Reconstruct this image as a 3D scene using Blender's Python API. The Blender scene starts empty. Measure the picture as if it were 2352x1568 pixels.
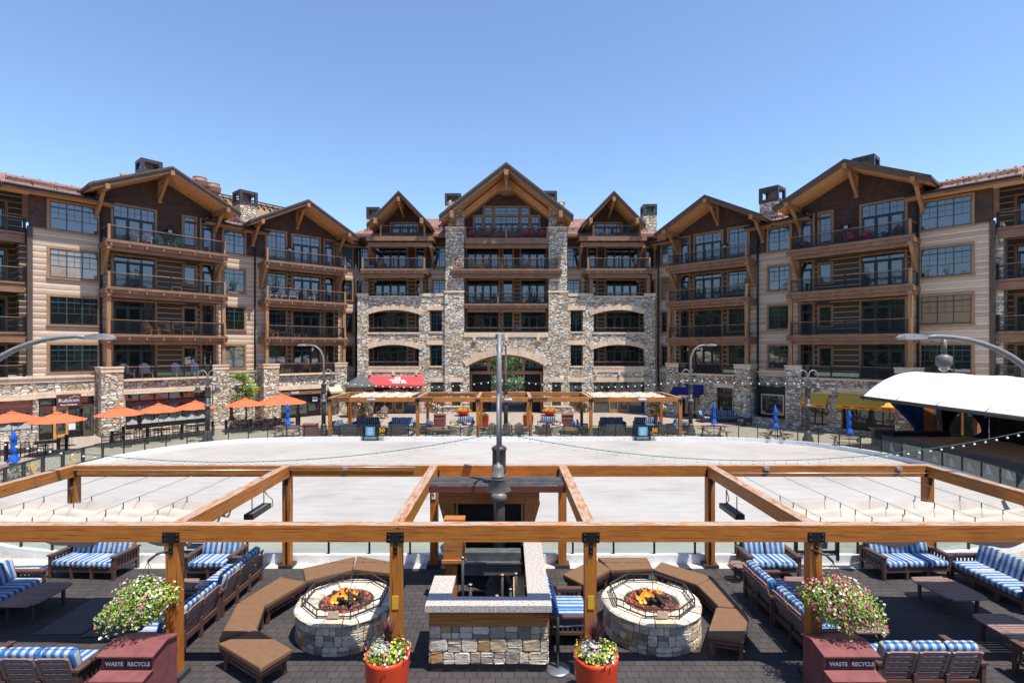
import bpy, math, random
from mathutils import Matrix, Vector
random.seed(7)
R = math.radians
PI = math.pi
scene = bpy.context.scene
COL = scene.collection
# ---------------------------------------------------------------- camera, sky, sun, exposure
FPX, CX, CY, EYE = 1195.6, 1167.0, 804.0, 5.98      # measured lens constants, photo units 2352 wide
cam = bpy.data.objects.new('camera', bpy.data.cameras.new('camera'))
COL.objects.link(cam)
cam.location = (0, 0, EYE); cam.rotation_euler = (R(90), 0, 0)
cam.data.sensor_width = 36; cam.data.lens = FPX / 2352 * 36
cam.data.shift_x = 9 / 2352; cam.data.shift_y = 20 / 2352
cam.data.clip_start = .1; cam.data.clip_end = 3000
scene.camera = cam
SUN = Vector((.27, -.24, 1)).normalized()
ELEV = math.asin(SUN.z); AZ = math.atan2(SUN.x, SUN.y)
scene.world = bpy.data.worlds.new('World'); scene.world.use_nodes = True
wn = scene.world.node_tree; wn.nodes.clear()
sky = wn.nodes.new('ShaderNodeTexSky'); sky.sky_type = 'NISHITA'; sky.sun_disc = False
sky.sun_elevation = ELEV; sky.sun_rotation = AZ
sky.altitude = 1900; sky.air_density = 1.0; sky.dust_density = .25; sky.ozone_density = 2.5
bg = wn.nodes.new('ShaderNodeBackground'); bg.inputs['Strength'].default_value = .15
wo = wn.nodes.new('ShaderNodeOutputWorld')
wn.links.new(sky.outputs[0], bg.inputs[0]); wn.links.new(bg.outputs[0], wo.inputs[0])
sl = bpy.data.lights.new('sun', 'SUN'); sl.energy = 4.2; sl.angle = R(.5); sl.color = (1, .94, .85)
so = bpy.data.objects.new('sun', sl); COL.objects.link(so)
so.rotation_euler = SUN.to_track_quat('Z', 'Y').to_euler(); so.location = (20, -10, 60)
scene.view_settings.view_transform = 'Standard'; scene.view_settings.look = 'None'
scene.view_settings.exposure = .86; scene.view_settings.gamma = 1
scene.render.engine = 'CYCLES'
scene.cycles.max_bounces = 8; scene.cycles.transparent_max_bounces = 16; scene.cycles.diffuse_bounces = 4
try: scene.cycles.use_denoising = True
except Exception: pass
# ---------------------------------------------------------------- materials
MT = {}
def sr(h):
    h = h.lstrip('#'); c = [int(h[i:i+2], 16)/255 for i in (0, 2, 4)]
    return tuple(x/12.92 if x <= .04045 else ((x+.055)/1.055)**2.4 for x in c) + (1,)
def C(*a): return tuple(a) + ((1,) if len(a) == 3 else ())
class NT:
    def __init__(s, name):
        m = bpy.data.materials.new(name); m.use_nodes = True; s.m = m; s.t = m.node_tree; s.t.nodes.clear()
        s.out = s.n('OutputMaterial'); s.b = s.n('BsdfPrincipled'); s.l(s.b, s.out.inputs[0]); MT[name] = m
        s.tc = s.n('TexCoord')
    def n(s, t, **k):
        x = s.t.nodes.new('ShaderNode'+t)
        for a, v in k.items(): setattr(x, a, v)
        return x
    def l(s, a, b):
        if hasattr(a, 'outputs'): a = a.outputs[0]
        s.t.links.new(a, b)
    def mp(s, src='Object', sc=(1, 1, 1), rot=(0, 0, 0)):
        m = s.n('Mapping'); s.l(s.tc.outputs[src], m.inputs[0]); m.inputs['Scale'].default_value = sc; m.inputs['Rotation'].default_value = rot
        return m
    def noise(s, vec, scale=5, det=3, rough=.55):
        x = s.n('TexNoise'); s.l(vec, x.inputs['Vector']); x.inputs['Scale'].default_value = scale
        x.inputs['Detail'].default_value = det; x.inputs['Roughness'].default_value = rough; return x
    def ramp(s, fac, stops, interp='LINEAR'):
        r = s.n('ValToRGB'); r.color_ramp.interpolation = interp
        while len(r.color_ramp.elements) > 1: r.color_ramp.elements.remove(r.color_ramp.elements[-1])
        r.color_ramp.elements[0].position = stops[0][0]; r.color_ramp.elements[0].color = stops[0][1]
        for p, c in stops[1:]:
            e = r.color_ramp.elements.new(p); e.color = c
        s.l(fac, r.inputs[0]); return r
    def mix(s, fac, a, b, mode='MIX'):
        x = s.n('Mix', data_type='RGBA', blend_type=mode)
        for v, i in ((fac, 0), (a, 6), (b, 7)):
            if isinstance(v, (int, float)): x.inputs[i].default_value = v
            elif isinstance(v, tuple): x.inputs[i].default_value = v
            else: s.l(v, x.inputs[i])
        return x.outputs[2]
    def math(s, op, a, b=None, c=None):
        x = s.n('Math', operation=op)
        for i, v in enumerate((a, b, c)):
            if v is None: continue
            if isinstance(v, (int, float)): x.inputs[i].default_value = v
            else: s.l(v, x.inputs[i])
        return x.outputs[0]
    def bump(s, h, st=.4, d=.02):
        x = s.n('Bump'); x.inputs['Strength'].default_value = st; x.inputs['Distance'].default_value = d
        s.l(h, x.inputs['Height']); s.l(x, s.b.inputs['Normal']); return x
    def fin(s, col=None, rough=.7, metal=0, spec=None):
        if col is not None:
            if isinstance(col, tuple): s.b.inputs['Base Color'].default_value = col
            else: s.l(col, s.b.inputs['Base Color'])
        s.b.inputs['Roughness'].default_value = rough; s.b.inputs['Metallic'].default_value = metal
        if spec is not None: s.b.inputs['Specular IOR Level'].default_value = spec
        return s.m
def plain(name, col, rough=.6, metal=0, var=.25, sc=6, bump=.15, spec=None):
    t = NT(name); n = t.noise(t.mp(), sc, 4); dk = tuple(c*(1-var) for c in col[:3])+(1,); lt = tuple(min(1, c*(1+var*.7)) for c in col[:3])+(1,)
    t.fin(t.ramp(n, [(.3, dk), (.7, lt)]).outputs[0], rough, metal, spec)
    if bump: t.bump(n.outputs[0], bump, .01)
    return t.m
def sep(t, v):
    x = t.n('SeparateXYZ'); t.l(v, x.inputs[0]); return x
def stone(name, cols, scx=2.5, scz=5.2, mortar=(.15, .125, .095, 1), mw=.04, warp=.06, vor=.72):
    t = NT(name); mp = t.mp('Object', (scx, scx, scz))
    nz = t.noise(t.mp('Object', (1, 1, 1)), 3.5, 2); wv = t.n('VectorMath', operation='SCALE'); t.l(nz.outputs['Color'], wv.inputs[0]); wv.inputs['Scale'].default_value = warp*6
    ad = t.n('VectorMath', operation='ADD'); t.l(mp, ad.inputs[0]); t.l(wv, ad.inputs[1])
    sp0 = sep(t, mp.outputs[0]); row = t.math('FLOOR', sp0.outputs[2]); wr = t.n('TexWhiteNoise', noise_dimensions='1D'); t.l(row, wr.inputs['W']); cmb = t.n('CombineXYZ'); t.l(t.math('MULTIPLY', wr.outputs[0], 7.3), cmb.inputs[0]); t.l(t.math('MULTIPLY', wr.outputs[0], 5.1), cmb.inputs[1])
    ad2 = t.n('VectorMath', operation='ADD'); t.l(ad, ad2.inputs[0]); t.l(cmb, ad2.inputs[1]); ad = ad2
    v1 = t.n('TexVoronoi', feature='F1'); v2 = t.n('TexVoronoi', feature='DISTANCE_TO_EDGE')
    for v in (v1, v2):
        t.l(ad, v.inputs['Vector']); v.inputs['Scale'].default_value = 1; v.inputs['Randomness'].default_value = vor
    sp = sep(t, v1.outputs['Color'])
    n = len(cols); rp = t.ramp(sp.outputs[0], [(i/n, c) for i, c in enumerate(cols)], 'CONSTANT')
    n2 = t.noise(t.mp(), 14, 4, .65)
    br = t.ramp(n2, [(.25, C(.55, .55, .55)), (.75, C(1.25, 1.25, 1.25))])
    c1 = t.mix(1.0, rp.outputs[0], br.outputs[0], 'MULTIPLY')
    br2 = t.math('MULTIPLY_ADD', sp.outputs[1], .5, .75)
    vv = t.n('Combine' 'XYZ')
    for i in range(3): t.l(br2, vv.inputs[i])
    c1 = t.mix(1.0, c1, vv.outputs[0], 'MULTIPLY')
    e = t.ramp(v2.outputs['Distance'], [(0, C(0, 0, 0)), (mw, C(0, 0, 0)), (mw*2.4, C(1, 1, 1))])
    t.fin(t.mix(e.outputs[0], mortar, c1), .88)
    hh = t.math('ADD', t.math('MINIMUM', v2.outputs['Distance'], .16), t.math('MULTIPLY', n2.outputs[0], .09))
    hh = t.math('ADD', hh, t.math('MULTIPLY', sp.outputs[2], .1))
    t.bump(hh, .9, .16)
    return t.m
STC = [C(.70, .64, .52), C(.52, .47, .38), C(.74, .62, .44), C(.80, .76, .67), C(.60, .41, .21), C(.42, .38, .33), C(.72, .66, .55), C(.52, .32, .16), C(.68, .58, .41), C(.80, .77, .69), C(.40, .33, .27), C(.60, .55, .47)]
stone('stone_wall', STC)
for i_, c_ in enumerate([C(.55, .48, .38), C(.40, .35, .28), C(.52, .40, .25), C(.62, .56, .46), C(.42, .25, .11), C(.31, .26, .21), C(.56, .48, .36), C(.24, .185, .14)]):
    t = NT('rock_%d' % i_); n = t.noise(t.mp('Object', (1, 1, 2)), 9, 6, .7); n2 = t.noise(t.mp(), 2.2, 3); k_ = .42 if i_ % 2 else .3
    f = t.math('ADD', t.math('MULTIPLY', n.outputs[0], .6), t.math('MULTIPLY', n2.outputs[0], .4))
    t.fin(t.ramp(f, [(.34, tuple(x*.45 for x in c_[:3])+(1,)), (.5, c_), (.66, tuple(min(.8, x*1.25) for x in c_[:3])+(1,))]).outputs[0], .85); t.bump(n.outputs[0], .8, .03)
ROCK = tuple('rock_%d' % i_ for i_ in range(8))
plain('grate_steel', C(.13, .13, .13), .5, 0, .1)
plain('mortar', C(.075, .065, .055), .95, 0, .3, 10)
stone('stone_coping', [C(.70, .66, .58), C(.60, .57, .52), C(.74, .70, .62), C(.66, .58, .48)], 3.2, 3.2, C(.32, .29, .25), .02, .06)
def siding(name, a, b, chink, pitch=.40, cw=.075):
    t = NT(name); o = t.tc.outputs['Object']; sp = sep(t, o); z = t.math('DIVIDE', sp.outputs[2], pitch)
    nw = t.noise(t.mp('Object', (.7, .7, .7)), 2.0, 2); z = t.math('ADD', z, t.math('MULTIPLY', nw.outputs[0], .06))
    fr = t.math('FRACT', z); fl = t.math('FLOOR', z)
    wn_ = t.n('TexWhiteNoise', noise_dimensions='1D'); t.l(fl, wn_.inputs['W'])
    g = t.noise(t.mp('Object', (1.1, 1.1, 16)), 2.2, 5, .7)
    f = t.math('ADD', t.math('MULTIPLY', g.outputs[0], .8), t.math('MULTIPLY', wn_.outputs[0], .3))
    col = t.ramp(f, [(.35, a), (.8, b)])
    k = t.math('LESS_THAN', fr, cw/pitch)
    t.fin(t.mix(k, col.outputs[0], chink), .85)
    pr = t.ramp(fr, [(0, C(0, 0, 0)), (cw/pitch, C(0, 0, 0)), (cw/pitch+.08, C(.8, .8, .8)), (.6, C(1, 1, 1)), (.93, C(.85, .85, .85)), (1, C(.1, .1, .1))])
    t.bump(t.math('ADD', pr.outputs[0], t.math('MULTIPLY', g.outputs[0], .3)), .8, .06); return t.m
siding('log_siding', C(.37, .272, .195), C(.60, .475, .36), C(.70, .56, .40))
siding('bay_siding', C(.060, .042, .030), C(.125, .090, .063), C(.52, .40, .24), .40, .06)  # darker boards, their colour deepened further to add recess shade
def brickmat(name, c1, c2, mort, w, h, ms=.012, rough=.85, bump=.5, off=.5, src='UV', squash=1.0, freq=2, var=.35, stain=0, rot=0):
    t = NT(name); mp = t.mp(src, (1, 1, 1), (0, 0, rot)); b = t.n('TexBrick'); t.l(mp, b.inputs['Vector'])
    b.offset = off; b.inputs['Color1'].default_value = c1; b.inputs['Color2'].default_value = c2; b.inputs['Mortar'].default_value = mort
    b.inputs['Scale'].default_value = 1; b.inputs['Mortar Size'].default_value = ms; b.inputs['Brick Width'].default_value = w; b.inputs['Row Height'].default_value = h
    b.inputs['Mortar Smooth'].default_value = .2
    n = t.noise(mp, 1.3, 5, .6); n2 = t.noise(mp, 22, 3)
    f = t.math('MULTIPLY_ADD', n.outputs[0], .6, t.math('MULTIPLY', n2.outputs[0], .4))
    r = t.ramp(f, [(.3, C(1-var, 1-var, 1-var)), (.7, C(1+var, 1+var, 1+var))])
    col = t.mix(1.0, b.outputs['Color'], r.outputs[0], 'MULTIPLY')
    t.fin(col, rough)
    inv = t.math('SUBTRACT', 1, b.outputs['Fac'])
    t.bump(t.math('ADD', inv, t.math('MULTIPLY', n2.outputs[0], .3)), bump, .012); return t.m
brickmat('shingle_wall', C(.092, .050, .034), C(.060, .035, .025), C(.014, .010, .008), .21, .17, .012)
brickmat('shingle_roof', C(.25, .128, .105), C(.195, .10, .084), C(.13, .065, .05), .34, .30, .014, .8, .5)
brickmat('shingle_roof_brown', C(.27, .18, .11), C(.20, .13, .085), C(.09, .06, .04), .3, .22, .018)
brickmat('plaza_paver', C(.36, .30, .245), C(.30, .25, .205), C(.19, .16, .135), .26, .13, .016, .9, .4, var=.16)
brickmat('rubber_paver', C(.050, .041, .041), C(.039, .033, .034), C(.020, .016, .016), .23, .19, .010, .8, .8, var=.35)
brickmat('limestone', C(.72, .57, .40), C(.62, .46, .33), C(.36, .28, .2), 1.15, 3.0, .012, .85, .5, var=.2)
def wood(name, a, b, rough=.6, sc=(1, 1, 1), peel=None, grain=9, knots=True, spec=None):
    t = NT(name); mp = t.mp('UV', (1, grain, 1)); g = t.noise(mp, 2.4, 6, .65)
    n2 = t.noise(t.mp('UV'), 1.1, 3)
    f = t.math('ADD', t.math('MULTIPLY', g.outputs[0], .65), t.math('MULTIPLY', n2.outputs[0], .35))
    col = t.ramp(f, [(.33, a), (.66, b)]).outputs[0]
    ck = t.noise(t.mp('UV', (.55, 26, 1)), 1.6, 2, .4)
    cr = t.ramp(ck, [(.61, C(1, 1, 1)), (.65, C(.35, .28, .22))])
    col = t.mix(1.0, col, cr.outputs[0], 'MULTIPLY')
    if knots:
        kv = t.n('TexVoronoi', feature='F1'); t.l(t.mp('UV', (1, 1.6, 1)), kv.inputs['Vector']); kv.inputs['Scale'].default_value = 1.7
        kr = t.ramp(kv.outputs['Distance'], [(0, C(.2, .15, .12)), (.035, C(.35, .28, .22)), (.075, C(1, 1, 1))]); col = t.mix(1.0, col, kr.outputs[0], 'MULTIPLY')
    if peel:
        ge = t.n('NewGeometry'); nz = sep(t, ge.outputs['Normal'])
        up = t.math('GREATER_THAN', nz.outputs[2], .9)
        pn = t.noise(t.mp('UV', (1, 4.5, 1)), 2.6, 6, .75)
        pr = t.ramp(pn, [(.43, C(0, 0, 0)), (.54, C(1, 1, 1))])
        col = t.mix(t.math('MULTIPLY', up, pr.outputs[0]), col, peel)
    t.fin(col, rough, 0, spec); t.bump(f, .35, .012); return t.m
wood('pergola_wood', C(.27, .086, .011), C(.49, .172, .023), .55, peel=C(.36, .30, .25), grain=8)
wood('fascia_wood', C(.15, .076, .042), C(.31, .168, .095), .65, grain=10)
wood('trim_wood', C(.25, .125, .055), C(.41, .225, .102), .6, grain=8)
wood('soffit_wood', C(.50, .25, .095), C(.66, .34, .14), .6, grain=5)
wood('barge_dark', C(.055, .038, .028), C(.11, .078, .056), .7, grain=10)
wood('barge_trim', C(.075, .043, .029), C(.14, .085, .056), .7, grain=10)
wood('bar_wood', C(.30, .115, .028), C(.46, .185, .05), .5, grain=8)
wood('plastic_lumber', C(.072, .036, .030), C(.115, .060, .050), .5, grain=14, knots=False)
wood('plastic_lumber_light', C(.20, .125, .11), C(.29, .19, .17), .5, grain=14, knots=False)
wood('teak', C(.42, .19, .065), C(.58, .28, .10), .5, grain=12)
wood('door_orange', C(.50, .22, .05), C(.68, .33, .08), .4, grain=8)
plain('frame_dark', C(.010, .020, .021), .45, 0, .2)
plain('frame_green', C(.026, .062, .061), .45, 0, .2)
plain('black_metal', C(.014, .014, .015), .4, .3, .3)
plain('dark_metal', C(.040, .038, .038), .5, 0, .25)
plain('lamp_metal', C(.15, .14, .135), .45, 0, .2)
plain('lamp_arm', C(.21, .21, .215), .42, 0, .15)
plain('steel', C(.35, .36, .38), .35, .8, .2)
plain('aluminium', C(.5, .5, .5), .4, .6, .1)
plain('drain_metal', C(.02, .018, .018), .85, 0, .2)
plain('granite_shade', C(.2, .2, .2), .5)
plain('bin_red', C(.20, .068, .068), .42, 0, .22, 5)
plain('bin_panel', C(.06, .022, .018), .45, 0, .15)
plain('planter_orange', C(.62, .060, .018), .35, 0, .12, 3, .05)
plain('cushion_brown', C(.155, .080, .038), .85, 0, .12, 9, .12)
plain('umbrella_orange', C(.72, .120, .045), .8, 0, .10, 3, .05)
plain('umbrella_blue', C(.010, .115, .52), .8, 0, .2, 6, .2)
plain('umbrella_brown', C(.14, .07, .03), .8)
plain('curtain_blue', C(.010, .055, .24), .8, 0, .3, 5)
plain('curtain_black', C(.010, .008, .009), .9, 0, .3, 5)
plain('canopy_white', C(.80, .80, .79), .55, 0, .03, 2, .02)
plain('shade_cloth', C(.43, .385, .33), .85, 0, .08, 4, .1)
plain('awning_red', C(.56, .045, .055), .8, 0, .1, 3, .05)
plain('awning_navy', C(.006, .010, .12), .8, 0, .15, 3, .05)
plain('awning_dark', C(.006, .006, .02), .8, 0, .15, 3, .05)
plain('awning_yellow', C(.60, .34, .045), .8, 0, .1, 3, .05)
plain('awning_amber', C(.80, .36, .02), .8, 0, .06, 3, .05)
plain('awning_cream', C(.55, .45, .32), .8, 0, .1, 3, .05)
plain('white_paint', C(.78, .77, .75), .55, 0, .08, 3, .05)
plain('kerb_white', C(.76, .76, .745), .6, 0, .15, 4, .1)
plain('gravel_white', C(.44, .42, .39), .9, 0, .35, 40, .6)
plain('lettering_white', C(.8, .8, .8), .5, 0, .02)
plain('lettering_brown', C(.30, .16, .08), .5, 0, .02)
plain('lettering_gold', C(.75, .38, .02), .5, 0, .02)
plain('sign_blue', C(.02, .27, .46), .5, 0, .06)
plain('sign_navy', C(.012, .055, .11), .5, 0, .06)
plain('sign_maroon', C(.095, .032, .026), .5, 0, .1)
plain('sign_yellow', C(.60, .36, .03), .5, 0, .1)
plain('sign_red', C(.5, .02, .02), .5)
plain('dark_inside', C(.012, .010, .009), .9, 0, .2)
plain('slate', C(.075, .083, .090), .7, 0, .35, 5)
plain('lava_rock', C(.42, .095, .055), .95, 0, .5, 18, .6)
plain('charred_log', C(.030, .022, .018), .9, 0, .6, 12, .8)
plain('leaf_green', C(.090, .155, .028), .6, 0, .45, 3, 0)
plain('leaf_dark', C(.030, .060, .020), .7, 0, .45, 2, 0)
plain('leaf_lime', C(.27, .38, .06), .6, 0, .35, 3, 0)
plain('leaf_silver', C(.38, .42, .42), .7, 0, .2, 3, 0)
plain('grass_purple', C(.085, .025, .028), .7, 0, .3, 3, 0)
plain('petal_white', C(.75, .62, .66), .6, 0, .1, 3, 0)
plain('petal_pink', C(.66, .10, .26), .6, 0, .3, 3, 0)
plain('petal_magenta', C(.50, .015, .10), .6, 0, .3, 3, 0)
plain('petal_yellow', C(.78, .55, .05), .6, 0, .1, 3, 0)
plain('bark', C(.09, .06, .04), .9, 0, .3, 8)
plain('plastic_green', C(.13, .28, .20), .5, 0, .1)
plain('plastic_red', C(.50, .03, .05), .5, 0, .1)
plain('plastic_white', C(.62, .60, .58), .5, 0, .1)
plain('cooler_blue', C(.02, .20, .42), .5, 0, .1)
plain('stage_floor', C(.36, .23, .145), .8, 0, .2, 3)
plain('terracotta', C(.26, .12, .085), .6, 0, .3, 5)
plain('copper', C(.62, .28, .14), .4, .3, .1)
plain('hose_yellow', C(.6, .48, .2), .5)
plain('plywood', C(.5, .32, .17), .7, 0, .3, 8)
# granite counter
t = NT('granite'); n = t.noise(t.mp(), 28, 5, .85); t.fin(t.ramp(n, [(.38, C(.14, .12, .11)), (.48, C(.42, .38, .35)), (.62, C(.58, .55, .51))]).outputs[0], .3); t.bump(n.outputs[0], .1, .003)
# stripes on the outdoor cushions
def stripes(name, a, b, ax=0, per=.145):
    t = NT(name); sp = sep(t, t.tc.outputs['Object']); fr = t.math('FRACT', t.math('DIVIDE', t.math('ADD', sp.outputs[ax], 10.02), per))
    k = t.math('LESS_THAN', fr, .52); n = t.noise(t.mp(), 30, 3); nf = t.noise(t.mp(), 6, 2)
    c = t.mix(k, a, b); r = t.ramp(nf, [(.3, C(.82, .82, .82)), (.7, C(1.1, 1.1, 1.1))]); c = t.mix(1.0, c, r.outputs[0], 'MULTIPLY')
    t.fin(c, .85); t.bump(t.math('ADD', t.math('MULTIPLY', n.outputs[0], .2), nf.outputs[0]), .35, .03); return t.m
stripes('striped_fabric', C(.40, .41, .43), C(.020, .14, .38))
stripes('striped_fabric_shaded', C(.20, .26, .34), C(.008, .028, .10))  # darkened copy of the stripes, shade on far seats put into the colour
# rink slab
t = NT('rink_concrete'); mp = t.mp('Object', (1, 1, 1)); n1 = t.noise(mp, .22, 6, .62); n2 = t.noise(t.mp('Object', (.4, 2.2, 1)), 1.4, 5, .65)
f = t.math('ADD', t.math('MULTIPLY', n1.outputs[0], .55), t.math('MULTIPLY', n2.outputs[0], .45))
rk = t.ramp(f, [(.34, C(.245, .230, .212)), (.43, C(.325, .308, .290)), (.52, C(.365, .349, .330)), (.62, C(.40, .386, .370))])
sc_ = t.noise(t.mp('Object', (.35, 5, 1), (0, 0, .5)), 1.5, 3, .5); s1 = t.ramp(sc_, [(.655, C(1, 1, 1)), (.68, C(.86, .85, .84)), (.70, C(1, 1, 1))]); sd = t.noise(t.mp('Object', (5, .4, 1), (0, 0, .9)), 1.5, 3, .5); s2 = t.ramp(sd, [(.66, C(1, 1, 1)), (.68, C(1.12, 1.12, 1.12)), (.70, C(1, 1, 1))])
t.fin(t.mix(1.0, t.mix(1.0, rk.outputs[0], s1.outputs[0], 'MULTIPLY'), s2.outputs[0], 'MULTIPLY'), .6); t.bump(n2.outputs[0], .08, .01)
# glass
def glass(name, base, rough=.03, coat=.4, blind=False):
    t = NT(name); oi = t.n('ObjectInfo'); n = t.noise(t.mp('Object', (1, 1, 1)), 1.1, 2)
    if blind:
        sp = sep(t, t.tc.outputs['Object']); fr = t.math('FRACT', t.math('DIVIDE', sp.outputs[2], .06))
        s = t.ramp(fr, [(0, C(.02, .015, .01)), (.3, C(.28, .19, .11)), (.8, C(.34, .24, .15))])
        col = t.mix(t.math('GREATER_THAN', oi.outputs['Random'], .45), s.outputs[0], base)
    else: col = base
    t.fin(col, rough, 0, 1.0); t.b.inputs['IOR'].default_value = 1.55
    t.b.inputs['Coat Weight'].default_value = coat; t.b.inputs['Coat Roughness'].default_value = rough
    t.bump(n.outputs[0], .06, .10); return t.m
glass('window_glass', C(.010, .012, .014)); glass('window_glass_blind', C(.012, .012, .012), .04, .7, True)
glass('window_glass_sky', C(.07, .09, .12)); glass('shop_glass', C(.03, .04, .035))  # top-floor panes: sky reflection put into the pale base colour
def clear(name, tint, gl=.10, gcol=C(.8, .85, .85)):
    t = NT(name); tr = t.n('BsdfTransparent'); tr.inputs[0].default_value = tint
    g = t.n('BsdfGlossy'); g.inputs[0].default_value = gcol; g.inputs['Roughness'].default_value = .03
    lw = t.n('LayerWeight'); lw.inputs[0].default_value = .35; ms = t.n('MixShader'); f = t.math('MULTIPLY_ADD', lw.outputs['Fresnel'], .22, gl*.2)
    t.l(f, ms.inputs[0]); t.l(tr, ms.inputs[1]); t.l(g, ms.inputs[2]); t.l(ms, t.out.inputs[0]); return t.m
clear('fence_glass', C(.82, .87, .84)); clear('fence_glass_smoke', C(.40, .39, .38)); clear('bulb_glass', C(.85, .85, .82), 2.2); plain('bulb_white', C(.82, .82, .80), .15, 0, .03, 3, 0)
t = NT('mesh_screen'); tr = t.n('BsdfTransparent'); tr.inputs[0].default_value = (1, 1, 1, 1); ms = t.n('MixShader'); ms.inputs[0].default_value = .28; t.l(tr, ms.inputs[1]); t.b.inputs['Base Color'].default_value = C(.02, .02, .02); t.l(t.b, ms.inputs[2]); t.l(ms, t.out.inputs[0])
t = NT('flame'); em = t.n('Emission'); lw = sep(t, t.tc.outputs['Generated']); rp = t.ramp(lw.outputs[2], [(0, C(1, .75, .22)), (.35, C(1, .36, .04)), (1, C(.9, .12, .01))])
t.l(rp, em.inputs[0]); em.inputs['Strength'].default_value = 1.1; tr = t.n('BsdfTransparent'); ms = t.n('MixShader'); fw = t.n('LayerWeight'); fw.inputs[0].default_value = .3
t.l(t.math('MULTIPLY_ADD', t.math('SUBTRACT', 1, fw.outputs['Facing']), .75, .1), ms.inputs[0]); t.l(tr, ms.inputs[1]); t.l(em, ms.inputs[2]); t.l(ms, t.out.inputs[0])
t = NT('neon_red'); em = t.n('Emission'); em.inputs[0].default_value = C(1, .08, .05); em.inputs[1].default_value = 1.2; t.l(em, t.out.inputs[0])

ONEMESH = {'printed_lines', 'snow_guards', 'snow_rail', 'frosted_mountains', 'railing', 'foliage', 'flowers', 'top_rail', 'lava_rocks', 'bulbs', 'slats', 'backrest', 'gable_roof', 'soffit', 'valance', 'roof_rack', 'embers', 'crown', 'board_wall', 'tabletop', 'grass_blades', 'back_frame', 'mesh_back'}
# ---------------------------------------------------------------- mesh builder
ZV = Vector((0, 0, 1))
def rock_course(m, P, N_, w, z0, h, mi):
    # one rough stone: P = start, N_ = outward normal, w = run along the wall direction T
    T_ = Vector((-N_.y, N_.x, 0)); c = P+T_*w/2+Vector((0, 0, z0+h/2)); rr = []
    for k, (sx_, sz_, d) in enumerate([(1, 1, 0), (.97, .96, .7), (.86, .82, 1)]):
        for q in range(8):
            x, z = ((1, .7), (.82, 1), (-.82, 1), (-1, .7), (-1, -.7), (-.82, -1), (.82, -1), (1, -.7))[q]
            j = (.02, .07, .12)[k]; rr.append(c+T_*(x*sx_+random.uniform(-j, j)*.6)*(w/2-.003)+Vector((0, 0, (z*sz_+random.uniform(-j, j))*(h/2-.003)))+N_*(d*random.uniform(.012, .030)-.004))
    f = [(k*8+i, k*8+(i+1) % 8, (k+1)*8+(i+1) % 8, (k+1)*8+i) for k in range(2) for i in range(8)]+[tuple(16+i for i in range(8))]
    m.add(rr, f, mi)
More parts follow.
